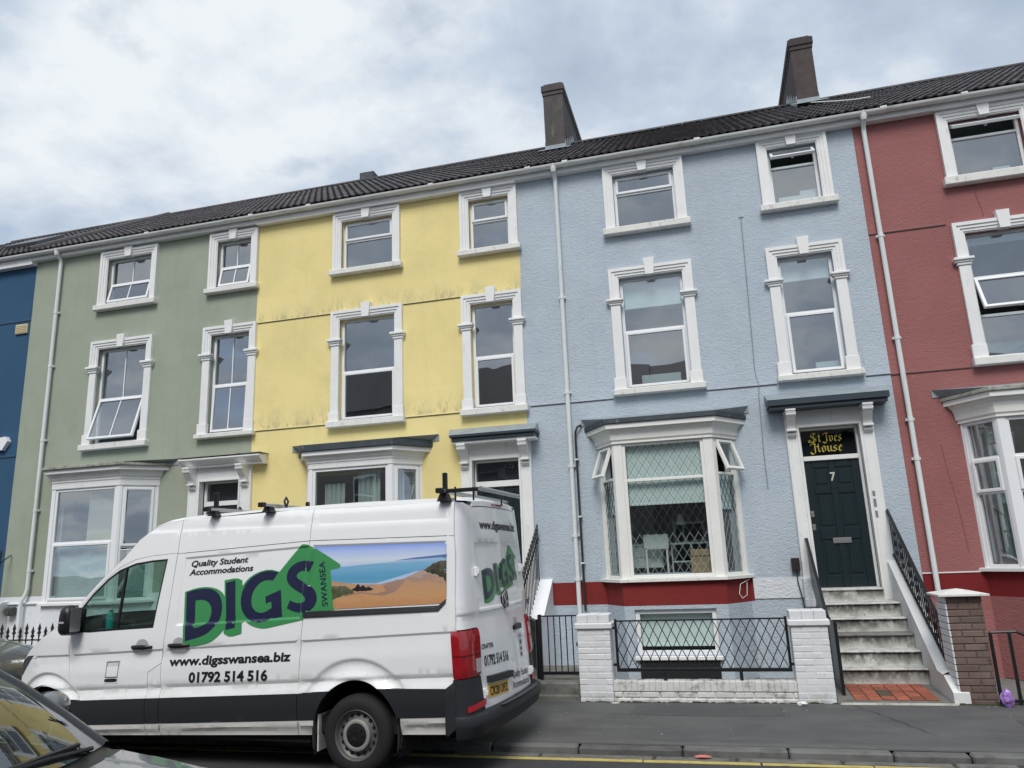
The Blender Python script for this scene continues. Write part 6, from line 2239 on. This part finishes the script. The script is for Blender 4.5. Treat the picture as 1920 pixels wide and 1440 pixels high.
sheet('reflector', [densify([(UL - .10, .565), (UL - .40, .585), (UL - .405, .63), (UL - .10, .61)], .04)], lambda u, v, d: rear(u, v, d - .028), M_ref, van, step=None, flange=.01)
for u, z in ((.41, 1.77), (.41, .68), (UL - .41, 1.77), (UL - .41, .68)):
    hg_ = MB()
    p = Vector(rear(u, z, -.004)); q = Vector(rear(u, z, -.03))
    hg_.cbox(p.x - .004, p.x + .030, p.y - .038, p.y + .038, z - .045, z + .045, .008).cbox(p.x + .012, p.x + .042, p.y - .022, p.y + .022, z - .028, z + .028, .01)
    obj('door_hinge', hg_, M_vwhite, van, VM)
# handle, number plate, its lamp strip, badge
sheet('door_handle', [[(um + .20, 1.15), (um + .42, 1.15), (um + .42, 1.20), (um + .36, 1.21), (um + .20, 1.19)]], lambda u, v, d: rear(u, v, d - .035), M_black, drs[1], step=None, flange=.04)
sheet('handle_recess', [[(um + .24, 1.20), (um + .38, 1.20), (um + .36, 1.27), (um + .26, 1.27)]], lambda u, v, d: rear(u, v, d - .003), MATS['handle_recess_paint'], drs[1], step=None)
sheet('plate_lamp_strip', [densify([(.50, .755), (1.06, .728), (1.06, .79), (.50, .815)], .05)], lambda u, v, d: rear(u, v, d - .045), M_vtrim, drs[0], step=None, flange=.05, smooth=30)
PA, PB, PH = (.505, .622), (.985, .600), (0.0, .112)
pm = lambda u, v, d: rear(u, v, d)
pl_ = sheet('number_plate', [densify([(PA[0], PA[1]), (PB[0], PB[1]), (PB[0], PB[1] + PH[1]), (PA[0], PA[1] + PH[1])], .05)], lambda u, v, d: rear(u, v, d - .008), M_plate, drs[0], step=None, flange=.006)
lettering('plate_lettering', 'CK20 OPZ', M_ink, pl_, rear, (.535, .638), (.958, .619), (0, .078), bold=.03, d=-.0105)
lettering('lettering', 'www.digsswansea.biz', M_ink, drs[0], rear, (.56, 2.185), (1.78, 2.175), (0, .088), bold=.036, d=-.003)
lettering('lettering', '01792 514 516', M_ink, drs[0], rear, (.475, .905), (1.065, .885), (0, .095), bold=.036, d=-.003)
lettering('lettering', 'Quality Student', M_ink, drs[1], rear, (1.15, .70), (1.74, .665), (0, .07), bold=.012, d=-.003)
lettering('lettering', 'Accommodations', M_ink, drs[1], rear, (1.14, .60), (1.74, .57), (0, .07), bold=.012, d=-.003)
lettering('badge_lettering', 'CRAFTER', mat('chrome_badge', (.16, .165, .17), rough=.25, metal=.7, var=0), drs[0], rear, (.44, 1.062), (.70, 1.055), (0, .042), bold=.03, d=-.004)
sheet('sticker', [[(um + .38, .86), (um + .49, .855), (um + .47, 1.10), (um + .36, 1.105)]], lambda u, v, d: rear(u, v, d - .002), mat('sticker_white', (.62, .62, .62), rough=.4, var=0), drs[1], step=None)
for k, (a, b) in enumerate(((.865, .90), (.925, .955), (.985, 1.03), (1.06, 1.075))):
    sheet('sticker_print', [[(um + .40, a), (um + .46, a), (um + .45, b), (um + .39, b)]], lambda u, v, d: rear(u, v, d - .0035), M_ink, drs[1], step=None)
# round VW badge below the door recess
bd = MB()
cu_, cz_ = um - .0, 1.475
ringp = lambda r, n=28: [(cu_ + r * math.cos(2 * math.pi * k / n), cz_ + r * math.sin(2 * math.pi * k / n)) for k in range(n)]
bdg = sheet('badge', [ringp(.092)], lambda u, v, d: rear(u, v, d - .022), M_ink, drs[0], step=None, flange=.02)
sheet('badge_ring', [ringp(.092), ringp(.080)], lambda u, v, d: rear(u, v, d - .026), M_alu, bdg, step=None, flange=.006)
S_ = lambda pts: [(cu_ + a * .08, cz_ + b * .08) for a, b in pts]
for pts in ([(-.42, .90), (-.22, .96), (0, .38), (.22, .96), (.42, .90), (.10, .08), (-.10, .08)],
            [(-.80, .60), (-.62, .76), (-.38, -.28), (-.08, .0), (.08, .0), (.38, -.28), (.62, .76), (.80, .60), (.46, -.86), (.30, -.94), (0, -.30), (-.30, -.94), (-.46, -.86)]):
    sheet('badge_letter', [S_(pts)], lambda u, v, d: rear(u, v, d - .026), M_alu, bdg, step=None)

# ------------------------------------------------------------------ van graphics
LG = dict(
    green=[(1.987, 1.672), (1.862, 1.705), (1.739, 1.717), (1.623, 1.702), (1.532, 1.661), (1.492, 1.61), (1.514, 1.775), (1.372, 1.794), (1.307, 1.769), (1.297, 1.705), (1.24, 1.78), (1.136, 1.84), (0.993, 1.869), (0.872, 1.838), (0.648, 2.089), (0.613, 2.1), (0.541, 2.086), (0.201, 1.895), (0.189, 1.87), (0.2, 1.855), (0.3, 1.841), (0.234, 1.468), (0.553, 1.456), (0.557, 1.384), (0.937, 1.314), (1.007, 1.306), (1.117, 1.326), (1.221, 1.379), (1.256, 1.361), (1.25, 1.262), (1.38, 1.23), (1.451, 1.263), (1.459, 1.305), (1.51, 1.249), (1.597, 1.188), (1.688, 1.162), (1.837, 1.14), (1.934, 1.16)],
    D=[(1.959, 1.664), (1.85, 1.689), (1.736, 1.697), (1.639, 1.684), (1.566, 1.636), (1.524, 1.563), (1.513, 1.472), (1.536, 1.383), (1.609, 1.299), (1.715, 1.24), (1.908, 1.2)],
    Dc=[(1.85, 1.588), (1.76, 1.598), (1.684, 1.575), (1.635, 1.52), (1.629, 1.444), (1.655, 1.374), (1.725, 1.33), (1.821, 1.312)],
    I=[(1.489, 1.747), (1.39, 1.766), (1.334, 1.321), (1.43, 1.304)],
    G=[(0.895, 1.833), (0.991, 1.851), (1.099, 1.836), (1.203, 1.782), (1.268, 1.708), (1.296, 1.603), (1.28, 1.506), (1.226, 1.423), (1.139, 1.375), (1.048, 1.365), (0.961, 1.384), (0.906, 1.415), (0.902, 1.401), (0.807, 1.417), (0.843, 1.66), (1.004, 1.602), (0.994, 1.546), (0.935, 1.565), (0.92, 1.495), (0.985, 1.456), (1.055, 1.442), (1.126, 1.466), (1.172, 1.526), (1.182, 1.608), (1.152, 1.69), (1.086, 1.754), (1.001, 1.773), (0.942, 1.764)],
    S=[(0.494, 1.922), (0.587, 1.937), (0.692, 1.917), (0.765, 1.859), (0.783, 1.784), (0.753, 1.717), (0.668, 1.663), (0.576, 1.619), (0.541, 1.583), (0.545, 1.549), (0.594, 1.529), (0.655, 1.531), (0.723, 1.557), (0.746, 1.493), (0.667, 1.458), (0.562, 1.449), (0.474, 1.476), (0.427, 1.545), (0.437, 1.62), (0.486, 1.68), (0.586, 1.727), (0.656, 1.761), (0.681, 1.796), (0.662, 1.829), (0.615, 1.851), (0.529, 1.839)])
# green shadow edges seen inside the letters' blocks
def logo(fn, parent, T, d, step):
    P = lambda k, it=1: densify([T(p) for p in offset_loop(smooth_loop(LG[k], it), (-.006 if len(k) == 1 else .004) if k != 'green' else -.003)], step)
    g = sheet('logo_arrow', [P('green')], lambda u, v, dd: fn(u, v, dd - d), M_lgreen, parent, step=step, smooth=None, lines=VL if fn is near else ())
    for loops in ([P('D', 2), P('Dc', 2)], [P('I', 0)], [P('G', 2)], [P('S', 2)]):
        sheet('logo_letter', loops, lambda u, v, dd: fn(u, v, dd - d - .0015), M_lnavy, g, step=step, smooth=None, lines=VL if fn is near else ())
    return g


lg = logo(near, made[('near', 'sliding_door')], lambda p: p, .0045, .05)
lettering('lettering', 'SWANSEA', M_lnavy, lg, near, (.296, 1.505), (.368, 1.925), (.066, -.006), bold=.012, d=-.0075, spacing=1.05)
R0, R1 = (.575, 1.47), (1.50, 2.02)
def rear_T(p):
    t = (1.987 - p[0]) / (1.987 - .189)
    w = (p[1] - 1.14) / (2.10 - 1.14)
    return (.565 + t * 1.17, 1.462 + w * .56 - .00 * t)
logo(rear, drs[0], rear_T, .0035, .06)
lettering('lettering', 'SWANSEA', M_lnavy, drs[1], rear, (1.655, 1.68), (1.61, 1.92), (-.040, .0), bold=.012, d=-.006)
SD = made[('near', 'sliding_door')]
lettering('lettering', 'Quality Student', M_ink, SD, near, (1.955, 1.925), (1.262, 1.948), (-.012, .062), bold=.026, d=-.004)
lettering('lettering', 'Accommodations', M_ink, SD, near, (1.962, 1.838), (1.192, 1.862), (-.012, .062), bold=.026, d=-.004)
lettering('lettering', 'www.digsswansea.biz', M_ink, SD, near, (2.099, .955), (.679, 1.006), (-.003, .085), bold=.034, d=-.004)
lettering('lettering', '01792 514 516', M_ink, SD, near, (1.846, .802), (.930, .830), (-.002, .094), bold=.038, d=-.004)
CD = made[('near', 'cab_door')]
stk = sheet('sticker', [[(2.898, 1.0), (2.718, 1.006), (2.726, .785), (2.904, .78)]], lambda u, v, d: near(u, v, d - .003), mat('sticker_grey', (.66, .665, .67), rough=.4, var=0), CD, step=None)
sheet('sticker_border', [[(2.888, .992), (2.728, .998), (2.736, .842), (2.893, .837)], [(2.882, .985), (2.734, .991), (2.741, .849), (2.887, .844)]], lambda u, v, d: near(u, v, d - .0045), M_ink, stk, step=None)
sheet('sticker_pill', [smooth_loop([(2.893, .826), (2.745, .832), (2.735, .815), (2.745, .797), (2.893, .792), (2.902, .808)], 1, 80)], lambda u, v, d: near(u, v, d - .0045), M_ink, stk, step=None)
# beach picture: sky, sea, sand, headland and rocks as flat print
def print_mat(name, stops, axis_scale, noise, z0, z1):
    m = bpy.data.materials.new(name)
    m.use_nodes = True
    N, L = m.node_tree.nodes, m.node_tree.links
    b = N['Principled BSDF']
    b.inputs['Roughness'].default_value = .3
    tc = N.new('ShaderNodeTexCoord')
    sp = N.new('ShaderNodeSeparateXYZ')
    L.new(tc.outputs['Object'], sp.inputs[0])
    nz = N.new('ShaderNodeTexNoise')
    mp = N.new('ShaderNodeMapping')
    mp.inputs['Scale'].default_value = axis_scale
    L.new(tc.outputs['Object'], mp.inputs[0])
    L.new(mp.outputs[0], nz.inputs['Vector'])
    nz.inputs['Scale'].default_value = 1
    nz.inputs['Detail'].default_value = 7
    mr = N.new('ShaderNodeMapRange')
    mr.inputs['From Min'].default_value = z0
    mr.inputs['From Max'].default_value = z1
    L.new(sp.outputs['Z'], mr.inputs['Value'])
    ma = N.new('ShaderNodeMath'); ma.operation = 'MULTIPLY_ADD'
    L.new(nz.outputs['Fac'], ma.inputs[0])
    ma.inputs[1].default_value = noise
    L.new(mr.outputs[0], ma.inputs[2])
    sb = N.new('ShaderNodeMath'); sb.operation = 'SUBTRACT'
    L.new(ma.outputs[0], sb.inputs[0]); sb.inputs[1].default_value = noise / 2
    r = N.new('ShaderNodeValToRGB')
    e = r.color_ramp.elements
    e[0].position, e[0].color = stops[0][0], (*stops[0][1], 1)
    e[1].position, e[1].color = stops[-1][0], (*stops[-1][1], 1)
    for p, c in stops[1:-1]:
        q = e.new(p); q.color = (*c, 1)
    L.new(sb.outputs[0], r.inputs[0])
    L.new(r.outputs[0], b.inputs['Base Color'])
    return m


RQ = made[('near', 'rear_quarter_panel')]
PIC = [(.196, 2.064), (.45, 2.067), (-.905, 2.052), (-.93, 2.03), (-.935, 1.55), (-.90, 1.487), (.235, 1.468), (.30, 1.843), (.2, 1.856), (.188, 1.872), (.2, 1.896), (.5, 2.066)]
PIC = [(.525, 2.070), (-.905, 2.052), (-.93, 2.03), (-.937, 1.56), (-.935, 1.532), (-.87, 1.50), (.24, 1.468), (.305, 1.843), (.2, 1.857), (.188, 1.872), (.2, 1.897)]
pic = sheet('picture_panel', [densify(PIC, .06)], lambda u, v, d: near(u, v, d - .003), print_mat('print_sky', [(0, (.42, .55, .74)), (.35, (.62, .69, .80)), (.72, (.42, .53, .84)), (1, (.20, .33, .80))], (1.5, 1, 6), .25, 1.84, 2.07), RQ, step=.06, lines=VL, smooth=None)


def print_patch(name, lp, m, d, jag=0.0):
    lp = densify(lp, .05 if not jag else .022)
    if jag:
        lp = [(max(-.935, x + rnd.uniform(-jag, jag)), z + rnd.uniform(-jag, jag)) for x, z in lp]
    return sheet(name, [lp], lambda u, v, dd: near(u, v, dd - d), m, pic, step=.06, lines=VL, smooth=None)


print_patch('printed_sea', [(.278, 1.715), (.300, 1.838), (.2, 1.855), (.19, 1.865), (-.935, 1.925), (-.935, 1.80), (-.62, 1.80), (-.2, 1.70)],
            print_mat('print_sea', [(0, (.16, .36, .50)), (.3, (.10, .33, .52)), (.75, (.20, .42, .62)), (1, (.40, .54, .72))], (2.2, 1, 26), .45, 1.68, 1.92), .0036)
print_patch('printed_headland', [(-.40, 1.905), (-.6, 1.925), (-.937, 1.945), (-.937, 1.918), (-.6, 1.91)], mat('print_far_hill', (.12, .20, .42), rough=.3, var=.1), .0040)
print_patch('printed_sand', [(.238, 1.470), (.282, 1.738), (.15, 1.715), (-.05, 1.695), (-.25, 1.69), (-.50, 1.735), (-.66, 1.80), (-.78, 1.83), (-.936, 1.78), (-.936, 1.56), (-.93, 1.535), (-.87, 1.502)],
            print_mat('print_sand', [(0, (.50, .25, .11)), (.35, (.56, .30, .14)), (.7, (.50, .30, .17)), (.9, (.36, .24, .20)), (1, (.45, .33, .26))], (5, 1, 18), .9, 1.47, 1.78), .0044)
print_patch('printed_stream', [(.15, 1.60), (-.05, 1.625), (-.22, 1.605), (-.32, 1.63), (-.28, 1.67), (-.42, 1.725), (-.52, 1.725), (-.46, 1.66), (-.42, 1.62), (-.30, 1.585), (-.20, 1.592), (-.05, 1.61), (.12, 1.585)], mat('print_wet_sand', (.36, .22, .17), rough=.3, var=.15), .0048)
print_patch('printed_rocks', [(.268, 1.655), (.275, 1.69), (.18, 1.685), (.10, 1.675), (.045, 1.645), (.02, 1.625), (.08, 1.605), (.16, 1.59), (.252, 1.56)], print_mat('print_green_rock', [(0, (.03, .035, .02)), (.5, (.09, .10, .05)), (1, (.20, .19, .12))], (18, 1, 18), 1.2, 1.5, 1.75), .0052, .006)
print_patch('printed_rocks', [(.05, 1.645), (.01, 1.672), (-.02, 1.70), (-.045, 1.668), (-.075, 1.69), (-.10, 1.662), (-.13, 1.672), (-.185, 1.645), (-.14, 1.632), (.0, 1.632)], mat('print_dark_rock', (.02, .02, .028), rough=.3, var=.4, vscale=40), .0056, .004)
print_patch('printed_rocks', [(-.70, 1.80), (-.76, 1.84), (-.80, 1.87), (-.86, 1.885), (-.936, 1.89), (-.936, 1.68), (-.90, 1.73), (-.83, 1.765), (-.76, 1.785)], print_mat('print_cliff', [(0, (.012, .014, .016)), (.45, (.05, .052, .038)), (.7, (.11, .10, .06)), (1, (.20, .17, .11))], (22, 1, 22), 1.3, 1.62, 1.98), .0052, .008)

# wheels
def lathe_y(prof, c, n=40):
    return MB().lathe(prof, c, 'y', n)


def wheel(parent, x, yc, s, R=.342, rim=.222, zc=None, M=VM, w=.215):
    """s: +1 when the outer face looks towards -y"""
    zc = R if zc is None else zc
    r = part_empty('wheel', parent, M)
    ty = lathe_y([(rim - .012, -.085 * s), (rim + .006, -w / 2 * s), (rim + .05, -(w / 2 + .012) * s), (R - .03, -(w / 2 - .004) * s), (R - .006, -(w / 2 - .035) * s), (R, -(w / 2 - .06) * s), (R, (w / 2 - .06) * s), (R - .03, (w / 2) * s), (rim, (w / 2) * s)], (x, yc, zc), 48)
    obj('tyre', ty, M_rubber, r, M, smooth=35)
    rm = lathe_y([(rim + .004, -.098 * s), (rim - .004, -.107 * s), (rim - .012, -.098 * s), (rim - .022, -.07 * s), (rim - .045, -.055 * s), (rim - .062, -.062 * s), (.135, -.072 * s), (.118, -.094 * s), (.085, -.097 * s), (.001, -.097 * s)], (x, yc, zc), 48)
    obj('rim', rm, M_steel, r, M, smooth=28)
    obj('hub_ring', lathe_y([(.140, -.078 * s), (.136, -.100 * s), (.124, -.106 * s), (.106, -.104 * s), (.099, -.095 * s)], (x, yc, zc), 40), M_ring, r, M, smooth=35)
    cap = lathe_y([(.100, -.097 * s), (.098, -.104 * s), (.06, -.112 * s), (.032, -.114 * s), (.028, -.108 * s), (.001, -.108 * s)], (x, yc, zc), 32)
    for k in range(8):
        a = k * math.pi / 4
        cap.lathe([(.001, -.117 * s), (.011, -.117 * s), (.013, -.106 * s)], (x + .068 * math.cos(a), yc, zc + .068 * math.sin(a)), 'y', 8)
    obj('hub_cap', cap, M_black, r, M, smooth=35)
    for k in range(16 if R > .34 and s > 0 else 0):
        ho = MB()
        a = 2 * math.pi * k / 16
        cx, cz = x + (rim - .052) * math.cos(a), zc + (rim - .052) * math.sin(a)
        ho.lathe([(.001, -.0665 * s), (.014, -.0665 * s), (.017, -.060 * s)], (cx, yc, cz), 'y', 10)
        obj('vent_hole', ho, M_under, r, M)
    return r


for x, k in ((.02, 'r'), (-3.70, 'f')):
    wheel(van, x, .13, 1, R=.352 if k == 'r' else .345)
    wheel(van, x, 1.91, -1, R=.352, zc=.352 + .06)
# mud flaps
obj('mud_flap', MB().box(-.40, -.385, .05, .3, .2, .52), M_vsill, van, VM)
obj('mud_flap', MB().box(.455, .47, .05, .3, .25, .5), M_vsill, van, VM)

# roof bars
def roof_bar(x, y0=-.02, y1=2.05, upright=True, z=2.535):
    r = part_empty('roof_bar', van, VM)
    b = MB().cbox(-x - .03, -x + .03, y0, y1, z, z + .035, .006)
    obj('crossbar', b, M_alu, r, VM)
    for y, s in ((y0, -1), (y1, 1)):
        obj('end_cap', MB().cbox(-x - .032, -x + .032, y - .012 if s < 0 else y - .05, y + .05 if s < 0 else y + .012, z - .006, z + .042, .006), M_black, r, VM)
        yf = y + (.14 if s < 0 else -.14)
        obj('foot', MB().loft([[(-x - a, yf - b_, zz), (-x + a, yf - b_, zz), (-x + a, yf + b_, zz), (-x - a, yf + b_, zz)] for a, b_, zz in ((.062, .05, 2.44), (.045, .04, z - .03), (.035, .035, z))], close_ring=True, cap=True), M_black, r, VM)
        if upright:
            yu = y + (.16 if s < 0 else -.16)
            obj('load_stop', MB().cbox(-x - .022, -x + .022, yu - .02, yu + .02, z + .03, z + .20, .006), M_black, r, VM)
    return r


roof_bar(1.73, z=2.487)
roof_bar(1.06, z=2.495, upright=False)
rbk = roof_bar(-.90, z=2.515)
obj('roller_arm', MB().cbox(.88, 1.285, .085, .112, 2.515, 2.553, .005), M_black, rbk, VM)
obj('roller', MB().tube([(1.285, .07, 2.535), (1.285, 1.30, 2.535)], .022, 14), M_alu, rbk, VM, smooth=40)
for x, y in ((1.02, .10), (1.16, .22), (1.12, 1.2)):
    obj('arm_strut', MB().tube([(x, y, 2.44), (x, y, 2.57)], .009, 6), M_black, rbk, VM)
obj('tie_ring', MB().tube([(-.98, .30 + .0, 2.50), (-.98, .27, 2.56), (-.98, .30, 2.60), (-.98, .34, 2.56), (-.98, .31, 2.50)], .012, 6), M_black, van, VM)
obj('aerial', MB().lathe([(.03, 0), (.03, .03), (.012, .06), (.001, .065)], (-2.1, 1.02, 2.54), 'z', 12), M_black, van, VM)


# ------------------------------------------------------------------ passenger cars
def hatchback(name, label, M, paint, S=1.0):
    """hatchback heading along +x of M; y = 0 is its centre line, the wheels stand on z = 0"""
    car = thing(name, label, 'car', M=M)
    T = lambda p: (p[0] * S, p[1] * S, p[2] * S)

    def ribs(rows, n=20, crown_p=2.4):
        out = []
        for x, zc, ze, hw, bulge in rows:
            r = []
            for i in range(n + 1):
                t = -1 + 2 * i / n
                k = 1 - abs(t) ** crown_p
                r.append(T((x + bulge * (1 - t * t), hw * t, ze + (zc - ze) * k)))
            out.append(r)
        return out
    bon = [(1.30, .975, .965, .72, .13), (1.45, .96, .93, .745, .13), (1.75, .92, .875, .74, .13), (2.05, .86, .805, .70, .12), (2.25, .79, .735, .62, .12), (2.34, .70, .66, .55, .10)]
    b = obj('bonnet', MB().loft(ribs(bon)), paint, car, M, smooth=60)
    # raised crease lines
    for s in (1, -1):
        obj('bonnet_crease', MB().loft([[T((x + bu * (1 - .72 ** 2), s * hw * (.72 + d), ze + (zc - ze) * (1 - .72 ** 2.4) + h)) for d, h in ((-.035, -.004), (-.01, .006), (.008, .006), (.03, -.004))] for x, zc, ze, hw, bu in bon]), paint, b, M, smooth=60)
    cowl = [(1.19, .985, .985, .72, .13), (1.24, .965, .965, .73, .13), (1.31, .968, .962, .735, .13)]
    obj('cowl', MB().loft(ribs(cowl)), M_black, car, M, smooth=40)
    ws = [(1.20, .998, .99, .72, .13), (.98, 1.150, 1.133, .70, .14), (.72, 1.315, 1.290, .672, .14), (.46, 1.455, 1.425, .64, .13), (.33, 1.515, 1.480, .62, .12)]
    obj('windscreen', MB().loft(ribs(ws)), glass('windscreen_glass', tint=(.42, .55, .50), ior=2.3, wav=.0), car, M, smooth=60)
    R_ = ribs(ws)
    for s in (0, -1):
        a = [r[s] for r in R_]
        c = [(r[s][0], r[s][1] + (.035 if s == 0 else -.035) * S, r[s][2] + .004 * S) for r in R_]
        edge = MB().loft([[(p[0], p[1], p[2] + .003 * S) for p in a], c])
        obj('screen_border', edge, M_black, car, M)
    for s in (0, -1):
        sg = -1 if s == 0 else 1
        pil_ = MB()
        pil_.loft([[(r[s][0], r[s][1] + sg * o * S, r[s][2] + h * S) for r in R_] for o, h in ((-.004, -.004), (.012, .014), (.040, .008), (.055, -.03), (.05, -.06))])
        obj('windscreen_pillar', pil_, mat('pillar_dark', (.018, .019, .02), rough=.25, var=0, coat=.5), car, M, smooth=60)
    rf = [(.33, 1.515, 1.480, .62, .12), (.1, 1.54, 1.495, .62, .1), (-.6, 1.53, 1.48, .60, .0), (-1.2, 1.45, 1.40, .57, -.04), (-1.55, 1.37, 1.32, .53, -.08)]
    obj('roof', MB().loft(ribs(rf)), paint, car, M, smooth=60)
    rw = [(-1.55, 1.37, 1.32, .53, -.08), (-1.85, 1.05, 1.02, .64, -.10)]
    obj('rear_window', MB().loft(ribs(rw)), glass('windscreen_glass'), car, M, smooth=60)
    rb_ = [(-1.85, 1.05, 1.02, .66, -.10), (-1.93, .9, .88, .74, -.08), (-1.96, .6, .6, .78, -.08), (-1.93, .3, .3, .76, -.08)]
    obj('tailgate', MB().loft(ribs(rb_)), paint, car, M, smooth=60)
    fb = [(2.34, .70, .66, .55, .10), (2.40, .62, .6, .66, .08), (2.42, .42, .42, .74, .06), (2.38, .22, .22, .74, .06)]
    obj('front_bumper', MB().loft(ribs(fb)), paint, car, M, smooth=60)
    side_rows = [(2.34, .66, .55), (2.05, .805, .70), (1.75, .875, .74), (1.45, .93, .745), (1.24, .962, .74), (.6, .99, .77), (-.6, 1.0, .785), (-1.4, 1.02, .76), (-1.85, 1.02, .66)]
    for s in (1, -1):
        mb = MB()
        rg = []
        for x, z, hw in side_rows:
            wd = .86 if -1.4 < x < 1.9 else (.82 if x < 2.2 else .72)
            rg.append([T((x, s * hw, z)), T((x, s * (hw + .04), z - .012)), T((x, s * (wd - .03), z - .09)), T((x, s * wd, .62)), T((x, s * (wd + .005), .45)), T((x, s * (wd - .03), .22))])
        mb.loft(rg)
        obj('body_side', mb, paint, car, M, smooth=60)
        gh = MB()
        lo = [(1.12, .985, .745), (.6, .995, .76), (-.6, 1.005, .77), (-1.4, 1.02, .745), (-1.80, 1.03, .66)]
        hi = [(1.12, 1.0, .735), (.40, 1.445, .645), (-.6, 1.47, .61), (-1.2, 1.395, .575), (-1.55, 1.31, .545)]
        gh.loft([[T((x, s * w, z)) for x, z, w in lo], [T((x, s * w, z)) for x, z, w in hi]])
        obj('side_window', gh, glass('windscreen_glass'), car, M)
        mr = MB()
        rgs = []
        for t, k in ((0, .55), (.03, .85), (.09, 1.0), (.15, .95), (.19, .7), (.2, .4)):
            rgs.append([T((.72 + .085 * k * math.cos(a), s * (.80 + t), 1.145 + .080 * k * math.sin(a))) for a in [2 * math.pi * q / 14 for q in range(14)]])
        mr.loft(rgs, close_ring=True, cap=True)
        mo = obj('door_mirror', mr, paint, car, M, smooth=60)
        obj('mirror_glass', MB().add([T((.632, s * (.83 + .14 * i), 1.09 + .11 * j)) for i, j in ((0, 0), (1, 0), (1, 1), (0, 1))], [(0, 1, 2, 3)]), M_alu, mo, M)
        obj('mirror_arm', MB().box(*[v * S for v in (.69, .76)], *sorted([s * .72 * S, s * .84 * S]), 1.04 * S, 1.10 * S), M_black, mo, M)
        for xw in (1.62, -1.25):
            wheel(car, xw * S, s * .78 * S, -s, R=.31 * S, rim=.205 * S, M=M, w=.2 * S)
        sheet_l = MB().loft([[T((2.30, s * .40, .74)), T((2.25, s * .60, .755)), T((2.08, s * .74, .80))], [T((2.40, s * .44, .66)), T((2.32, s * .66, .67)), T((2.12, s * .81, .70))]])
        obj('headlight', sheet_l, MATS['headlight_lens'], car, M, smooth=60)
        # wipers lying along the foot of the screen
    for (ya, yb) in ((.55, -.05), (-.08, -.62)):
        wpt = lambda y, h: T((1.205 + .13 * (1 - (y / .715) ** 2) - h * 1.05, y, 1.012 + h * .62))
        wp = obj('wiper', MB().tube([wpt(ya, .0), wpt((ya + yb) / 2, .040), wpt(yb, .055)], .011 * S, 6), M_black, car, M)
        obj('wiper_blade', MB().tube([wpt(ya - .06, .045), wpt(yb - .02, .06)], .013 * S, 5), M_black, wp, M)
    inr = MB()
    inr.cbox(.55 * S, 1.12 * S, -.68 * S, .68 * S, .80 * S, .97 * S, .04 * S)
    obj('dashboard', inr, M_seat, car, M)
    for yc in (.36, -.36):
        obj('seat', MB().cbox(-.55 * S, -.05 * S, (yc - .24) * S, (yc + .24) * S, .35 * S, .52 * S, .05).cbox(-.62 * S, -.45 * S, (yc - .23) * S, (yc + .23) * S, .5 * S, 1.05 * S, .05).cbox(-.6 * S, -.48 * S, (yc - .12) * S, (yc + .12) * S, 1.07 * S, 1.25 * S, .04), M_seat, car, M)
    obj('floor_pan', MB().box(-1.8 * S, 2.2 * S, -.7 * S, .7 * S, .18 * S, .3 * S), M_under, car, M)
    return car


M_cgrey = mat('grey_car_paint', (.21, .215, .22), rough=.25, var=.02, metal=.5, coat=.9)
M_cdark = mat('dark_car_paint', (.075, .08, .085), rough=.3, var=.02, metal=.5, coat=.9)
hatchback('parked_car', 'grey car close to the viewer with its windscreen and bonnet before the van', Matrix.Translation((-4.37, -9.79, 0)) @ Matrix.Rotation(rad(6.5), 4, 'Z'), M_cgrey, 1.02)
hatchback('parked_car', 'dark grey car parked beyond the nose of the white van', Matrix.Translation((-11.3, -4.55, .0)) @ Matrix.Rotation(rad(0), 4, 'Z'), M_cdark, 1.12)

# ------------------------------------------------------------------ the other side of the street (seen in the panes)
M_opp = [mat('cream_render', (.45, .42, .36), rough=.9, var=.06), mat('stone_front', (.26, .235, .21), rough=.9, var=.15), mat('grey_render', (.33, .34, .35), rough=.9, var=.06)]
M_opg = mat('dark_pane', (.03, .035, .04), rough=.08, var=0)
OY = -20.4
for i, (xa, xb) in enumerate(((-27, -20.5), (-20.5, -14), (-14, -8.2), (-8.2, -2.4), (-2.4, 3.4), (3.4, 9.2), (9.2, 15.2))):
    m = M_opp[i % 3]
    hm = ['cream rendered', 'stone fronted', 'grey rendered'][i % 3]
    wh = ['far left of the row', 'second from its left end', 'third from its left end', 'fourth from its left end', 'fifth from its left end', 'second from its right end', 'right end of the row'][i]
    h = thing('terraced_house', f'{hm} house across the street, {wh}', 'house', ((xa + xb) / 2, OY, 0), group='houses across the street')
    ze = (6.7, 9.2, 8.7, 8.1, 8.0, 6.3, 6.9)[i]
    obj('wall', MB().box(xa, xb, OY - 8, OY, -.05, ze), m, h)
    obj('roof', MB().prism([(OY + .3, ze), (OY - 4, ze + 3.1), (OY - 8.3, ze)], 'x', xa, xb), M_tile, h)
    if i in (1, 2, 6):
        obj('chimney', MB().box(xa + .1, xa + .9, OY - 4.6, OY - 3.4, ze + 2, ze + 3.5), M_chimb, h)
    for xw in (xa + 1.4, xb - 1.5):
        for zw in (1.3, 4.1):
            w_ = obj('window', MB().box(xw - .65, xw + .65, OY, OY + .06, zw, zw + 1.75), M_trim, h)
            obj('pane', MB().box(xw - .55, xw + .55, OY + .055, OY + .065, zw + .1, zw + .85).box(xw - .55, xw + .55, OY + .055, OY + .065, zw + .93, zw + 1.65), M_opg, w_)
